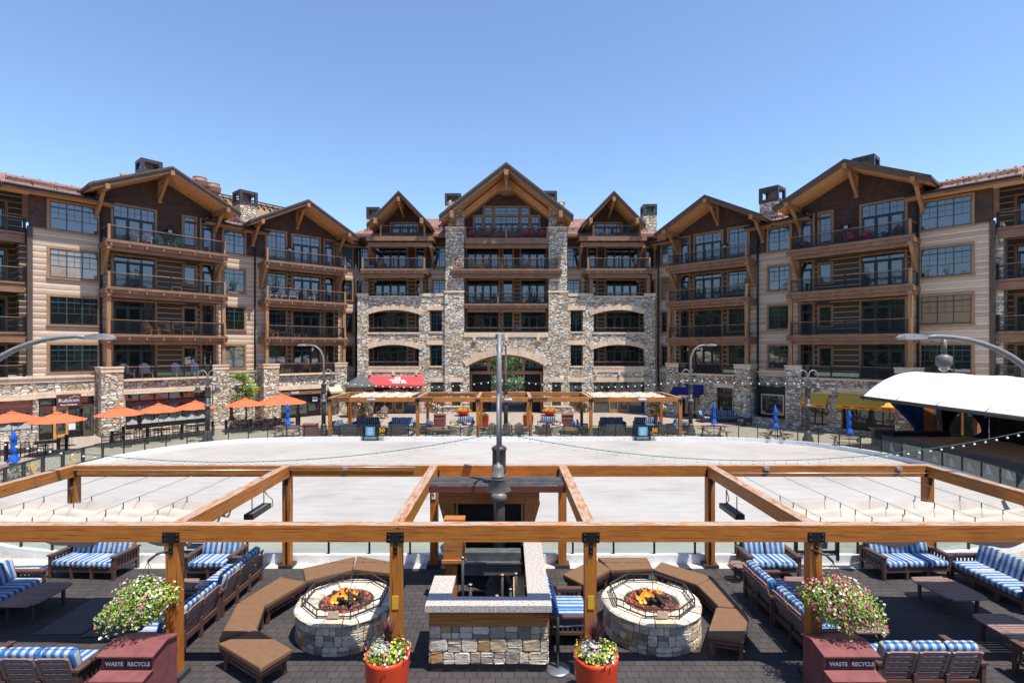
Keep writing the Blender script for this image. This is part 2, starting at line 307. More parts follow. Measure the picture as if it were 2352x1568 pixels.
class MB:
    def __init__(s): s.v = []; s.f = []; s.mi = []; s.sm = []; s.parts = []
    def add(s, vs, fs, mi=0, smooth=False, T=None):
        o = len(s.v)
        s.v += [tuple(T @ Vector(v)) if T is not None else tuple(v) for v in vs]
        f0 = len(s.f)
        for f in fs: s.f.append(tuple(o+i for i in f)); s.mi.append(mi); s.sm.append(smooth)
        s.parts.append((o, len(s.v), f0, len(s.f)))
        return s
    def box(s, x0, x1, y0, y1, z0, z1, mi=0, T=None):
        if x0 > x1: x0, x1 = x1, x0
        if y0 > y1: y0, y1 = y1, y0
        if z0 > z1: z0, z1 = z1, z0
        v = [(x, y, z) for z in (z0, z1) for y in (y0, y1) for x in (x0, x1)]
        return s.add(v, [(0, 2, 3, 1), (4, 5, 7, 6), (0, 1, 5, 4), (2, 6, 7, 3), (0, 4, 6, 2), (1, 3, 7, 5)], mi, False, T)
    def cbox(s, c, d, mi=0, T=None): return s.box(c[0]-d[0]/2, c[0]+d[0]/2, c[1]-d[1]/2, c[1]+d[1]/2, c[2]-d[2]/2, c[2]+d[2]/2, mi, T)
    def rbox(s, x0, x1, y0, y1, z0, z1, r=.03, mi=0, T=None, smooth=True):   # box with rounded (two-step bevelled) edges
        cx, cy, cz = (x0+x1)/2, (y0+y1)/2, (z0+z1)/2; hx, hy, hz = abs(x1-x0)/2, abs(y1-y0)/2, abs(z1-z0)/2
        r = min(r, hx*.9, hy*.9, hz*.9); rings = []
        for dz, dr in ((-hz, r), (-hz+r*.3, r*.3), (-hz+r, 0), (hz-r, 0), (hz-r*.3, r*.3), (hz, r)):
            ax, ay = hx-dr, hy-dr; q = r*.9; ring = []
            for sx, sy, seq in ((1, 1, 0), (-1, 1, 1), (-1, -1, 2), (1, -1, 3)):
                for k in range(3):
                    a = seq*PI/2 + k*PI/4
                    ring.append((cx+sx*(ax-q)+q*math.cos(a), cy+sy*(ay-q)+q*math.sin(a), cz+dz))
            rings.append(ring)
        n = 12; v = [p for g in rings for p in g]; f = [tuple(range(n-1, -1, -1)), tuple(range(5*n, 6*n))]
        for k in range(5):
            for i in range(n): j = (i+1) % n; f.append((k*n+i, k*n+j, (k+1)*n+j, (k+1)*n+i))
        return s.add(v, f, mi, smooth, T)
    def beam(s, p, q, w, h, mi=0, up=ZV, T=None):
        p, q = Vector(p), Vector(q); d = (q-p)
        if d.length < 1e-6: return s
        d.normalize(); a = d.cross(up)
        if a.length < 1e-3: a = d.cross(Vector((0, 1, 0)))
        a.normalize(); b = a.cross(d); a *= w/2; b *= h/2
        v = [p-a-b, p+a-b, p+a+b, p-a+b, q-a-b, q+a-b, q+a+b, q-a+b]
        return s.add(v, [(0, 1, 2, 3), (7, 6, 5, 4), (0, 4, 5, 1), (1, 5, 6, 2), (2, 6, 7, 3), (3, 7, 4, 0)], mi, False, T)
    def tube(s, pts, r, n=8, mi=0, T=None, smooth=True):
        pts = [Vector(p) for p in pts]; rs = r if isinstance(r, (list, tuple)) else [r]*len(pts); v = []; up = None
        for i, p in enumerate(pts):
            d = (pts[min(i+1, len(pts)-1)]-pts[max(i-1, 0)]).normalized()
            a = d.cross(up) if up is not None else d.cross(Vector((0, 0, 1)) if abs(d.z) < .9 else Vector((0, 1, 0)))
            if a.length < 1e-4: a = d.cross(Vector((1, .3, 0)))
            a.normalize(); b = a.cross(d); up = b
            for k in range(n):
                t = 2*PI*k/n; v.append(p+(a*math.cos(t)+b*math.sin(t))*rs[i])
        f = [(k*n+i, k*n+(i+1) % n, (k+1)*n+(i+1) % n, (k+1)*n+i) for k in range(len(pts)-1) for i in range(n)]
        f += [tuple(range(n-1, -1, -1)), tuple((len(pts)-1)*n+i for i in range(n))]
        return s.add(v, f, mi, smooth, T)
    def lathe(s, prof, c=(0, 0, 0), n=16, mi=0, T=None, smooth=True, sx=1, sy=1, a0=0):
        v = []
        for r, z in prof:
            for k in range(n): t = 2*PI*k/n+a0; v.append((c[0]+r*math.cos(t)*sx, c[1]+r*math.sin(t)*sy, c[2]+z))
        f = [(k*n+i, k*n+(i+1) % n, (k+1)*n+(i+1) % n, (k+1)*n+i) for k in range(len(prof)-1) for i in range(n)]
        if prof[0][0] > 1e-4: f.append(tuple(range(n-1, -1, -1)))
        if prof[-1][0] > 1e-4: f.append(tuple((len(prof)-1)*n+i for i in range(n)))
        return s.add(v, f, mi, smooth, T)
    def prism(s, poly, z0, z1, mi=0, T=None):        # polygon in x,y raised from z0 to z1
        n = len(poly); v = [(p[0], p[1], z0) for p in poly]+[(p[0], p[1], z1) for p in poly]
        f = [tuple(range(n-1, -1, -1)), tuple(range(n, 2*n))]+[(i, (i+1) % n, n+(i+1) % n, n+i) for i in range(n)]
        return s.add(v, f, mi, False, T)
    def vprism(s, poly, y0, y1, mi=0, T=None):       # polygon in x,z pushed through y
        n = len(poly); v = [(p[0], y0, p[1]) for p in poly]+[(p[0], y1, p[1]) for p in poly]
        f = [tuple(range(n)), tuple(range(2*n-1, n-1, -1))]+[(i, n+i, n+(i+1) % n, (i+1) % n) for i in range(n)]
        return s.add(v, f, mi, False, T)
    def hull6(s, P, mi=0, T=None):                   # 8 corner hexahedron
        return s.add(P, [(0, 3, 2, 1), (4, 5, 6, 7), (0, 1, 5, 4), (1, 2, 6, 5), (2, 3, 7, 6), (3, 0, 4, 7)], mi, False, T)
    def quads(s, items, mi=0):                       # loose small leaf quads: (centre, size, normal)
        for c, w, h, n in items:
            n = n.normalized(); a = n.cross(Vector((random.uniform(-1, 1), random.uniform(-1, 1), random.uniform(-1, 1))))
            if a.length < 1e-3: continue
            a.normalize(); b = n.cross(a); a = a*w/2; b = b*h/2
            s.add([c-a, c-b*1.0, c+a, c+b], [(0, 1, 2, 3)], mi)
        return s
    def mesh(s, name, mats):
        me = bpy.data.meshes.new(name); me.from_pydata(s.v, [], s.f)
        for m in (mats if isinstance(mats, (list, tuple)) else [mats]): me.materials.append(MT[m])
        me.polygons.foreach_set('material_index', s.mi); me.polygons.foreach_set('use_smooth', s.sm)
        uv = me.uv_layers.new(name='UVMap'); me.update()
        buf = [0.0]*(len(me.loops)*2)
        for p in me.polygons:
            n = p.normal
            if abs(n.z) > .97: tx, ty = Vector((1, 0, 0)), Vector((0, 1, 0))
            else:
                tx = ZV.cross(n).normalized(); ty = n.cross(tx)
            # run the grain along the face's longest edge when the face is a long bar
            if len(p.vertices) == 4:
                e = [Vector(s.v[p.vertices[(k+1) % 4]])-Vector(s.v[p.vertices[k]]) for k in range(4)]
                l0, l1 = e[0].length, e[1].length; big = e[0] if l0 > l1 else e[1]
                if max(l0, l1) > 5*max(min(l0, l1), 1e-5) and min(l0, l1) < .5:
                    tx = big.normalized(); ty = n.cross(tx)
            for li in p.loop_indices:
                co = Vector(s.v[me.loops[li].vertex_index]); buf[2*li] = co.dot(tx); buf[2*li+1] = co.dot(ty)
        uv.data.foreach_set('uv', buf)
        return me
    def pieces(s, gap=.03):
        P = s.parts; n = len(P); bb = []
        for (v0, v1, f0, f1) in P:
            a = s.v[v0:v1]; bb.append([min(p[i] for p in a)-gap/2 for i in range(3)]+[max(p[i] for p in a)+gap/2 for i in range(3)])
        par = list(range(n))
        def fd(i):
            while par[i] != i: par[i] = par[par[i]]; i = par[i]
            return i
        for i in range(n):
            for j in range(i+1, n):
                if all(bb[i][k] <= bb[j][k+3] and bb[j][k] <= bb[i][k+3] for k in range(3)): par[fd(i)] = fd(j)
        g = {}
        for i in range(n): g.setdefault(fd(i), []).append(i)
        out = []
        for ids in g.values():
            m = MB()
            for i in ids:
                v0, v1, f0, f1 = P[i]; o = len(m.v)-v0; m.v += s.v[v0:v1]
                m.f += [tuple(q+o for q in f) for f in s.f[f0:f1]]; m.mi += s.mi[f0:f1]; m.sm += s.sm[f0:f1]
            out.append(m)
        return out
    def build(s, name, mats, parent=None, M=None):
        if parent is not None and name not in ONEMESH and 1 < len(s.parts) < 400:
            ps = s.pieces()
            if 1 < len(ps) <= 40: return [put(m.mesh(name, mats), name, parent, M) for m in ps][0]
        return put(s.mesh(name, mats), name, parent, M)
WM = {}
def W(o): return WM.get(o.name, Matrix.Identity(4))
def put(me, name, parent=None, M=None):
    o = bpy.data.objects.new(name, me); COL.objects.link(o)
    M = M if M is not None else (W(parent) if parent else Matrix.Identity(4)); WM[o.name] = M.copy()
    if parent: o.parent = parent; o.matrix_local = W(parent).inverted() @ M
    else: o.matrix_world = M
    return o
def tag(o, label=None, cat=None, group=None, kind=None):
    if label: o['label'] = label
    if cat: o['category'] = cat
    if group: o['group'] = group
    if kind: o['kind'] = kind
    return o
def thing(name, label, cat, loc=(0, 0, 0), rz=0, group=None):
    M = Matrix.Translation(loc) @ Matrix.Rotation(rz, 4, 'Z')
    return tag(put(None, name, None, M), label, cat, group)
def copy_tree(o, M, label=None, group=None, parent=None):
    c = o.copy(); COL.objects.link(c); WM[c.name] = M.copy()
    if parent: c.parent = parent
    else: c.matrix_world = M
    if label: c['label'] = label
    if group: c['group'] = group
    for ch in o.children:
        copy_tree(ch, M @ (W(o).inverted() @ W(ch)), None, None, c)
    return c
def XF(loc, rz=0): return Matrix.Translation(loc) @ Matrix.Rotation(rz, 4, 'Z')
def struct(o): o['kind'] = 'structure'; return o
def text(s, size, mat, parent, M, extr=.006, name='lettering', squash=1.0, bold=0):
    cu = bpy.data.curves.new('t', 'FONT'); cu.body = s; cu.size = size; cu.extrude = extr; cu.align_x = 'CENTER'; cu.align_y = 'CENTER'; cu.offset = bold*size
    cu.resolution_u = 3
    ob = bpy.data.objects.new('t', cu); COL.objects.link(ob); dg = bpy.context.evaluated_depsgraph_get(); dg.update()
    me = bpy.data.meshes.new_from_object(ob.evaluated_get(dg)); bpy.data.objects.remove(ob); me.materials.clear(); me.materials.append(MT[mat])
    me.transform(Matrix.Diagonal((squash, 1, 1, 1))); me.name = name
    return put(me, name, parent, M @ Matrix.Rotation(R(90), 4, 'X'))      # stands upright, facing -y of M
def gpx(X, Y, z=0):       # point at height z seen at photo position X,Y
    s = (Y-CY)/(EYE-z); return Vector(((X-CX)/s, FPX/s, z))
# ---------------------------------------------------------------- ground and rink
def sheet(name, poly, z, mat, depth=.0):
    m = MB(); n = len(poly); m.add([(p[0], p[1], z) for p in poly], [tuple(range(n))]); return struct(m.build(name, mat))
sheet('ground', [(-400, -300), (400, -300), (400, 500), (-400, 500)], 0, 'plaza_paver')
sheet('deck_paving', [(-16, -3), (16, -3), (16, 14.25), (-16, 14.25)], .004, 'rubber_paver')
sheet('kerb_strip', [(-16, 14.25), (16, 14.25), (16, 14.95), (-16, 14.95)], .008, 'gravel_white')
half = [(6, 34.5), (10, 34.5), (14.5, 34.25), (18.0, 33.0), (20.2, 30.6), (21.3, 27.6), (21.4, 24), (20.5, 20.7), (18.3, 17.7), (15.4, 15.75), (12.6, 14.95), (10, 14.75), (6, 14.75)]
ctrl = [(x, y) for x, y in half] + [(-x-.2, y) for x, y in reversed(half)]
def loop_curve(ctrl, per=8):
    out = []; n = len(ctrl)
    for i in range(n):
        a, b, c, d = [Vector(ctrl[(i+k-1) % n]) for k in range(4)]
        for k in range(per):
            t = k/per; out.append(.5*((2*b)+(c-a)*t+(2*a-5*b+4*c-d)*t*t+(3*b-a-3*c+d)*t**3))
    return out
rink = loop_curve(ctrl)
sheet('rink_surface', rink, .012, 'rink_concrete')
def off(poly, d):
    n = len(poly); out = []
    for i in range(n):
        t = (poly[(i+1) % n]-poly[i-1]).normalized(); out.append(poly[i]+Vector((-t.y, t.x))*d)
    return out
outer = off(rink, -.0) ; o1 = off(rink, .16)
if abs(o1[0].y) < abs(rink[0].y): o1 = off(rink, -.16)
m = MB(); n = len(rink)
for i in range(n):
    j = (i+1) % n; a, b, c, d = rink[i], rink[j], o1[j], o1[i]
    m.hull6([(a.x, a.y, 0), (b.x, b.y, 0), (c.x, c.y, 0), (d.x, d.y, 0), (a.x, a.y, .25), (b.x, b.y, .25), (c.x, c.y, .25), (d.x, d.y, .25)])
tag(m.build('rink_kerb', 'kerb_white'), 'low white kerb wall running all round the bare ice rink slab', 'kerb wall')
# glass fence: posts and panels evenly along the kerb
fence = thing('rink_fence', 'glass panelled fence with black posts standing on the white rink kerb', 'fence')
per = []; tot = 0
mid = [(rink[i]+o1[i])/2 for i in range(n)]
for i in range(n):
    per.append(tot); tot += (mid[(i+1) % n]-mid[i]).length
NP = 96
def along(t):
    t %= tot
    for i in range(n-1, -1, -1):
        if per[i] <= t:
            a, b = mid[i], mid[(i+1) % n]; return a+(b-a)*((t-per[i])/(b-a).length)
fp = [along(tot*k/NP) for k in range(NP)]
pm = MB().box(-.025, .025, -.025, .025, .25, .98).mesh('post', 'black_metal')
rail = MB()
for k in range(NP):
    p, q = fp[k], fp[(k+1) % NP]; d = (q-p); L = d.length; ang = math.atan2(d.y, d.x)
    put(pm, 'post', fence, XF((p.x, p.y, 0), ang))
    dark = p.x > 20.2 and 20 < p.y < 30.5 and k % 5 == 2
    g = MB().box(.03, L-.03, -.006, .006, .28, .93).build('glass_panel', 'fence_glass', fence, XF((p.x, p.y, 0), ang))
    rail.beam((p.x, p.y, .965), (q.x, q.y, .965), .05, .03)
    if p.x < -19.4 and 20.8 < p.y < 26.6:      # heavier framed panels at the left end
        f = MB().box(.02, .09, -.03, .03, .25, 1.0).box(L-.09, L-.02, -.03, .03, .25, 1.0).box(.02, L-.02, -.03, .03, .25, .30).box(.02, L-.02, -.03, .03, .94, 1.03)
        f.build('panel_frame', 'dark_metal', fence, XF((p.x, p.y, 0), ang))
        if k % 2: text('C', .50, 'lettering_gold', fence, XF((p.x, p.y, .62), ang) @ Matrix.Translation((L/2, 0, 0)), .03, 'emblem', bold=.02)
rail.build('top_rail', 'black_metal', fence)
# gates with notice boards on the far side, '50 YEARS' plates beside them
for gx, lab in ((-9.1, 'black framed gate holding a blue notice, left of the far pergola centre'), (8.9, 'black framed gate holding a blue notice, right end of the far pergola')):
    g = thing('rink_gate', lab, 'gate', (gx, 34.42, 0), 0, 'gates in the far rink fence')
    MB().box(-.52, -.45, -.05, .04, .03, 1.04).box(.45, .52, -.05, .04, .03, 1.04).box(-.45, .45, -.05, .04, .97, 1.04).box(-.45, .45, -.05, .04, .03, .07).box(-.45, .45, -.05, .04, .27, .31).build('frame', 'black_metal', g)
    MB().box(-.45, .45, -.02, 0, .31, .97).build('dark_panel', 'fence_glass_smoke', g)
    nb = MB().box(-.31, .31, -.08, -.04, .34, .93).build('notice_board', 'sign_blue', g)
    ln = MB()
    for i in range(11): w = random.uniform(.15, .26); ln.box(-w, w, -.086, -.08, .39+i*.045, .403+i*.045)
    ln.build('printed_lines', 'lettering_white', nb)
    yp = MB().box(.54, 1.02, -.06, -.05, .30, .93).build('anniversary_panel', 'fence_glass_smoke', g)
    text('50', .38, 'lettering_gold', yp, W(g) @ Matrix.Translation((.78, -.08, .70)), .004, bold=.02)
    text('YEARS', .12, 'lettering_gold', yp, W(g) @ Matrix.Translation((.78, -.08, .43)), .004)
for gx, lab in ((-8.7, 'dark blue CLOSED sign on the near rink fence between the left sofas'), (8.65, 'dark blue CLOSED sign on the near rink fence between the right sofas')):
    g = thing('closed_sign', lab, 'sign', (gx, 14.6, 0), 0, 'closed signs on the near rink fence')
    MB().box(-.30, .30, -.02, .0, .42, .93).build('sign_board', 'sign_navy', g)
    MB().box(-.62, -.54, -.04, .04, .1, 1.0).box(.54, .62, -.04, .04, .1, 1.0).box(-.54, .54, -.04, .04, .3, .36).build('frame', 'black_metal', g)
    text('CLOSED', .125, 'lettering_white', g, W(g) @ Matrix.Translation((0, -.026, .78)), .003, bold=.02)
    MB().box(-.2, .2, -.026, -.02, .62, .635).box(-.17, .17, -.026, -.02, .58, .592).build('printed_lines', 'lettering_white', g)

# ---------------------------------------------------------------- the lodge
class FR:       # facade frame: u along the wall, n out of the wall, z up
    def __init__(s, A, B, right=False, shift=0):
        A = Vector(A); B = Vector(B); d = (B-A).normalized(); A = A-d*shift; s.s = -1 if right else 1
        xa = d*s.s; ya = Vector((-xa.y, xa.x)); s.M = Matrix(((xa.x, ya.x, 0, A.x), (xa.y, ya.y, 0, A.y), (0, 0, 1, 0), (0, 0, 0, 1)))
    def p(s, u, n, z): return (s.s*u, -n, z)
    def bx(s, mb, u0, u1, n0, n1, z0, z1, mi=0): return mb.box(s.s*u0, s.s*u1, -n0, -n1, z0, z1, mi)
    def at(s, u, n, z): return s.M @ Matrix.Translation(s.p(u, n, z))
WMESH = {}
def window_meshes(w, h, cols, tr, grid, heavy):
    k = (round(w, 2), round(h, 2), cols, tr, grid, heavy)
    if k in WMESH: return WMESH[k]
    f = MB(); b = .055; x0, x1 = -w/2, w/2; D = .05
    f.box(x0, x0+b, -D, 0, 0, h).box(x1-b, x1, -D, 0, 0, h).box(x0+b, x1-b, -D, 0, 0, b).box(x0+b, x1-b, -D, 0, h-b, h)
    zt = h*(1-tr) if tr else h-b; cw = (w-2*b)/cols
    for c in range(1, cols): f.box(x0+b+c*cw-.03, x0+b+c*cw+.03, -D-.003, 0, b, h-b)
    if tr: f.box(x0+b, x1-b, -D-.006, 0, zt-.035, zt+.035)
    for c in range(cols):
        a = x0+b+c*cw
        if tr and grid:
            f.box(a+cw/2-.012, a+cw/2+.012, -.03, 0, zt+.03, h-b)
            if grid == 2: f.box(a+.02, a+cw-.02, -.028, 0, (zt+h)/2-.012, (zt+h)/2+.012)
        if heavy:
            lw = .085; f.box(a+.02, a+.02+lw, -.045, 0, b, zt-.03).box(a+cw-.02-lw, a+cw-.02, -.045, 0, b, zt-.03).box(a+.02+lw, a+cw-.02-lw, -.043, 0, b, b+.2).box(a+.02+lw, a+cw-.02-lw, -.043, 0, zt-.15, zt-.03)
        elif grid:
            f.box(a+cw/2-.012, a+cw/2+.012, -.03, 0, h*.40, zt-.03)
            f.box(a+.02, a+cw-.02, -.028, 0, h*.40-.022, h*.40+.022).box(a+.02, a+cw-.02, -.027, 0, h*.60-.012, h*.60+.012)
    g = MB().box(x0+.01, x1-.01, -.018, .0, .01, h-.01)
    tm = MB(); q = .15; e = .07; sil = .10
    tm.box(x0-q, x0, -e, 0, -.02, h+q).box(x1, x1+q, -e, 0, -.02, h+q).box(x0, x1, -e-.003, 0, h, h+q)
    tm.box(x0-q-.04, x1+q+.04, -e-.05, 0, -.02-sil, -.02)
    WMESH[k] = (f.mesh('window_frame', 'frame_dark' if heavy else 'frame_green'), g, tm.mesh('window_trim', 'trim_wood'), {})
    return WMESH[k]
def window(par, F, u0, u1, n, z0, z1, cols=2, tr=.2, grid=1, heavy=False, glass='window_glass', trim=True, name='window', dark=False):
    w = abs(u1-u0); h = z1-z0; fm, g, tm, gc = window_meshes(w, h, cols, tr, grid, heavy); M = F.at((u0+u1)/2, n, z0)
    o = put(fm, name, par, M)
    if glass not in gc: gc[glass] = g.mesh('pane', glass)
    put(gc[glass], 'pane', o, M)
    if trim: put(tm, 'trim', o, M)
    return o
def railing(par, F, u0, u1, n, z, h=1.05, style='cable', posts=5, ends=True, side=0, woodmid=False):
    m = MB(); sc = MB()
    N = posts
    for i in range(N+1):
        u = u0+(u1-u0)*i/N; end = i in (0, N); w = .075 if end else .05
        F.bx(m, u-w, u+w, n-w, n+w, z, z+h+.06, 1 if (end and ends) or (woodmid and i == N//2) else 0)
    F.bx(m, u0, u1, n-.05, n+.05, z+h-.03, z+h+.02, 2)
    F.bx(m, u0, u1, n-.02, n+.02, z+h-.13, z+h-.09)
    F.bx(m, u0, u1, n-.02, n+.02, z+.07, z+.11)
    if style == 'cable':
        k = 10
        for i in range(k): zz = z+.11+(h-.24)*(i+.5)/k; F.bx(m, u0, u1, n-.012, n+.012, zz-.012, zz+.012)
    else:
        k = int((u1-u0)/.13)
        for i in range(k): uu = u0+(u1-u0)*(i+.5)/k; F.bx(m, uu-.018, uu+.018, n-.018, n+.018, z+.11, z+h-.1)
    if side:       # returns to the wall at both ends
        for u in (u0, u1):
            F.bx(m, u-.04, u+.04, n-side, n-.08, z+h-.03, z+h+.02, 2)
            for i in range(8): zz = z+.12+(h-.24)*i/7; F.bx(m, u-.008, u+.008, n-side, n-.08, zz-.008, zz+.008)
    return m.build('railing', ('black_metal', 'trim_wood', 'fascia_wood'), par, F.M)
def deck(par, F, u0, u1, n0, n1, z, joists=8, drop=.62, lit=True):
    m = MB()
    F.bx(m, u0, u1, n0, n1, z-.10, z, 0)
    F.bx(m, u0-.06, u1+.06, n1-.05, n1+.06, z-.16, z+.03, 0)
    F.bx(m, u0+.03, u1-.03, n1-.16, n1-.04, z-.42, z-.16, 0)
    F.bx(m, u0+.25, u1-.25, n1-.42, n1-.24, z-drop-.06, z-.34, 0)
    for i in range(joists):
        u = u0+.22+(u1-u0-.44)*i/(joists-1); F.bx(m, u-.06, u+.06, n0, n1+.06, z-.38, z-.20, 0)
    F.bx(m, u0-.1, u0+.1, n0, n1-.02, z-.42, z-.10, 0); F.bx(m, u1-.1, u1+.1, n0, n1-.02, z-.42, z-.10, 0)
    F.bx(m, u0+.1, u1-.1, n0, n1-.17, z-.135, z-.105, 1)
    return m.build('balcony_deck', ('fascia_wood', 'soffit_wood'), par, F.M)
def gable(par, F, uc, hw, zE, zA, n0, n1, th=.16, barge=.34, braces=True, outl=(0, .82), roofmat='shingle_roof', wallz=None):
    k = (zA-zE)/hw
    rf = MB(); sf = MB(); bg_ = MB(); br = MB()
    for sg in (-1, 1):
        e, a = uc+sg*hw, uc
        P = [F.p(e, n0, zE), F.p(e, n1, zE), F.p(a, n1, zA), F.p(a, n0, zA)]
        rf.hull6(P+[(x, y, z+th) for x, y, z in P])
        P2 = [F.p(e-sg*.12, n0, zE-.02), F.p(e-sg*.12, n1-.1, zE-.02), F.p(a, n1-.1, zA-.02-.12*k), F.p(a, n0, zA-.02-.12*k)]
        P2 = [(x, y, z-.06) for x, y, z in P2]; sf.hull6([(x, y, z-.05) for x, y, z in P2]+P2)
        for q, (nn, zz, hh) in enumerate(((n1+.02, .0, barge*.45), (n1-.06, -barge*.40, barge))):
            P3 = [F.p(e, nn-.06, zE+zz+th-hh), F.p(e, nn, zE+zz+th-hh), F.p(a, nn, zA+zz+th-hh), F.p(a, nn-.06, zA+zz+th-hh)]
            bg_.hull6(P3+[(x, y, z+hh) for x, y, z in P3], q)
        bg_.beam(F.p(e-sg*.03, n0, zE+.02), F.p(e-sg*.03, n1+.05, zE+.02), .12, .16, 0)
    if braces:
        for t in (0,)+tuple(x*sg for x in outl[1:] for sg in (-1, 1)):
            u = uc+hw*t; zb = zA-(abs(t)*hw)*k-.36
            br.beam(F.p(u, .0, zb), F.p(u, n1+.12, zb), .24, .34)
            br.beam(F.p(u, .06, zb-1.45), F.p(u, n1*.62, zb-.12), .22, .24)
            F.bx(br, u-.13, u+.13, 0, .14, zb-1.7, zb-.1)
    rf.build('gable_roof', roofmat, par, F.M); sf.build('soffit', 'soffit_wood', par, F.M); bg_.build('barge_board', ('barge_dark', 'barge_trim'), par, F.M)
    if braces: br.build('roof_brackets', 'trim_wood', par, F.M)
def chimney(par, F, u, n, z0, z1, w=1.3, capw=1.35, caph=1.1, st=True):
    if st: c = MB(); F.bx(c, u-w/2, u+w/2, n-w/2, n+w/2, z0, z1-caph); c.build('chimney_stack', 'stone_wall', par, F.M)
    c = MB(); h = capw/2; b = z1-caph
    F.bx(c, u-h, u+h, n-h, n+h, b-.05, b+.22); F.bx(c, u-h, u+h, n-h, n+h, z1-.25, z1)
    for a in (-1, 1):
        for d in (-1, 1): F.bx(c, u+a*(h-.12)-.12, u+a*(h-.12)+.12, n+d*(h-.12)-.12, n+d*(h-.12)+.12, b+.22, z1-.25)
    F.bx(c, u-.22, u+.22, n-.22, n+.22, b+.2, z1-.45, 1)
    c.build('chimney_cap', ('dark_metal', 'terracotta'), par, F.M)
def snowguards(par, F, u0, u1, nE, zE, nR, zR, rows=6, step=.9, rails=True):
    m = MB()
    for r in range(rows):
        t = (r+.6)/rows; nn = nE+(nR-nE)*t; zz = zE+(zR-zE)*t
        u = u0+(r % 2)*step/2
        while u < u1: F.bx(m, u-.05, u+.05, nn-.05, nn+.05, zz, zz+.10, 0); u += step
    m.build('snow_guards', 'copper', par, F.M)
    if rails:
        m = MB()
        for r in range(2):
            t = .10+.12*r; nn = nE+(nR-nE)*t; zz = zE+(zR-zE)*t+.14
            m.tube([F.p(u0, nn, zz), F.p(u1, nn, zz)], .022, 5); m.tube([F.p(u0, nn, zz+.12), F.p(u1, nn, zz+.12)], .022, 5)
            for i in range(int((u1-u0)/1.2)+1): u = u0+i*1.2; F.bx(m, u-.02, u+.02, nn-.02, nn+.02, zz-.16, zz+.14)
        m.build('snow_rail', 'black_metal', par, F.M)
def downpipe(par, F, u, n, z0, z1):
    m = MB(); m.tube([F.p(u, n+.55, z1), F.p(u, n+.12, z1-.35), F.p(u, n+.12, z1-.7)], .07, 6); m.tube([F.p(u, n+.12, z1-.7), F.p(u, n+.12, z0)], .085, 6)
    m.build('downpipe', 'drain_metal', par, F.M)
def lamp_wall(par, F, u, n, z):
    m = MB(); F.bx(m, u-.28, u+.28, n, n+.34, z+.12, z+.2); F.bx(m, u-.12, u+.12, n, n+.2, z-.1, z+.12, 1); F.bx(m, u-.18, u+.18, n, n+.06, z-.2, z+.2); m.build('wall_lamp', ('black_metal', 'plastic_white'), par, F.M)
DK = [3.95, 7.08, 10.34, 13.58]
WT = [6.34, 9.58, 12.78, 15.95]; WB = [4.52, 7.72, 10.88, 14.08]
def wall_holes(mb, F, u0, u1, z0, z1, n0, n1, holes, mi=0):
    us = sorted({u0, u1, *[h[0] for h in holes], *[h[1] for h in holes]}); zs = sorted({z0, z1, *[h[2] for h in holes], *[h[3] for h in holes]})
    for a, b in zip(us, us[1:]):
        run = None
        for c, d in zip(zs, zs[1:]):
            uc, zc = (a+b)/2, (c+d)/2
            if a < u0-1e-6 or b > u1+1e-6 or c < z0-1e-6 or d > z1+1e-6 or any(h[0] < uc < h[1] and h[2] < zc < h[3] for h in holes):
                if run: F.bx(mb, a, b, n0, n1, run[0], run[1], mi); run = None
            else: run = (run[0], d) if run else (c, d)
        if run: F.bx(mb, a, b, n0, n1, run[0], run[1], mi)
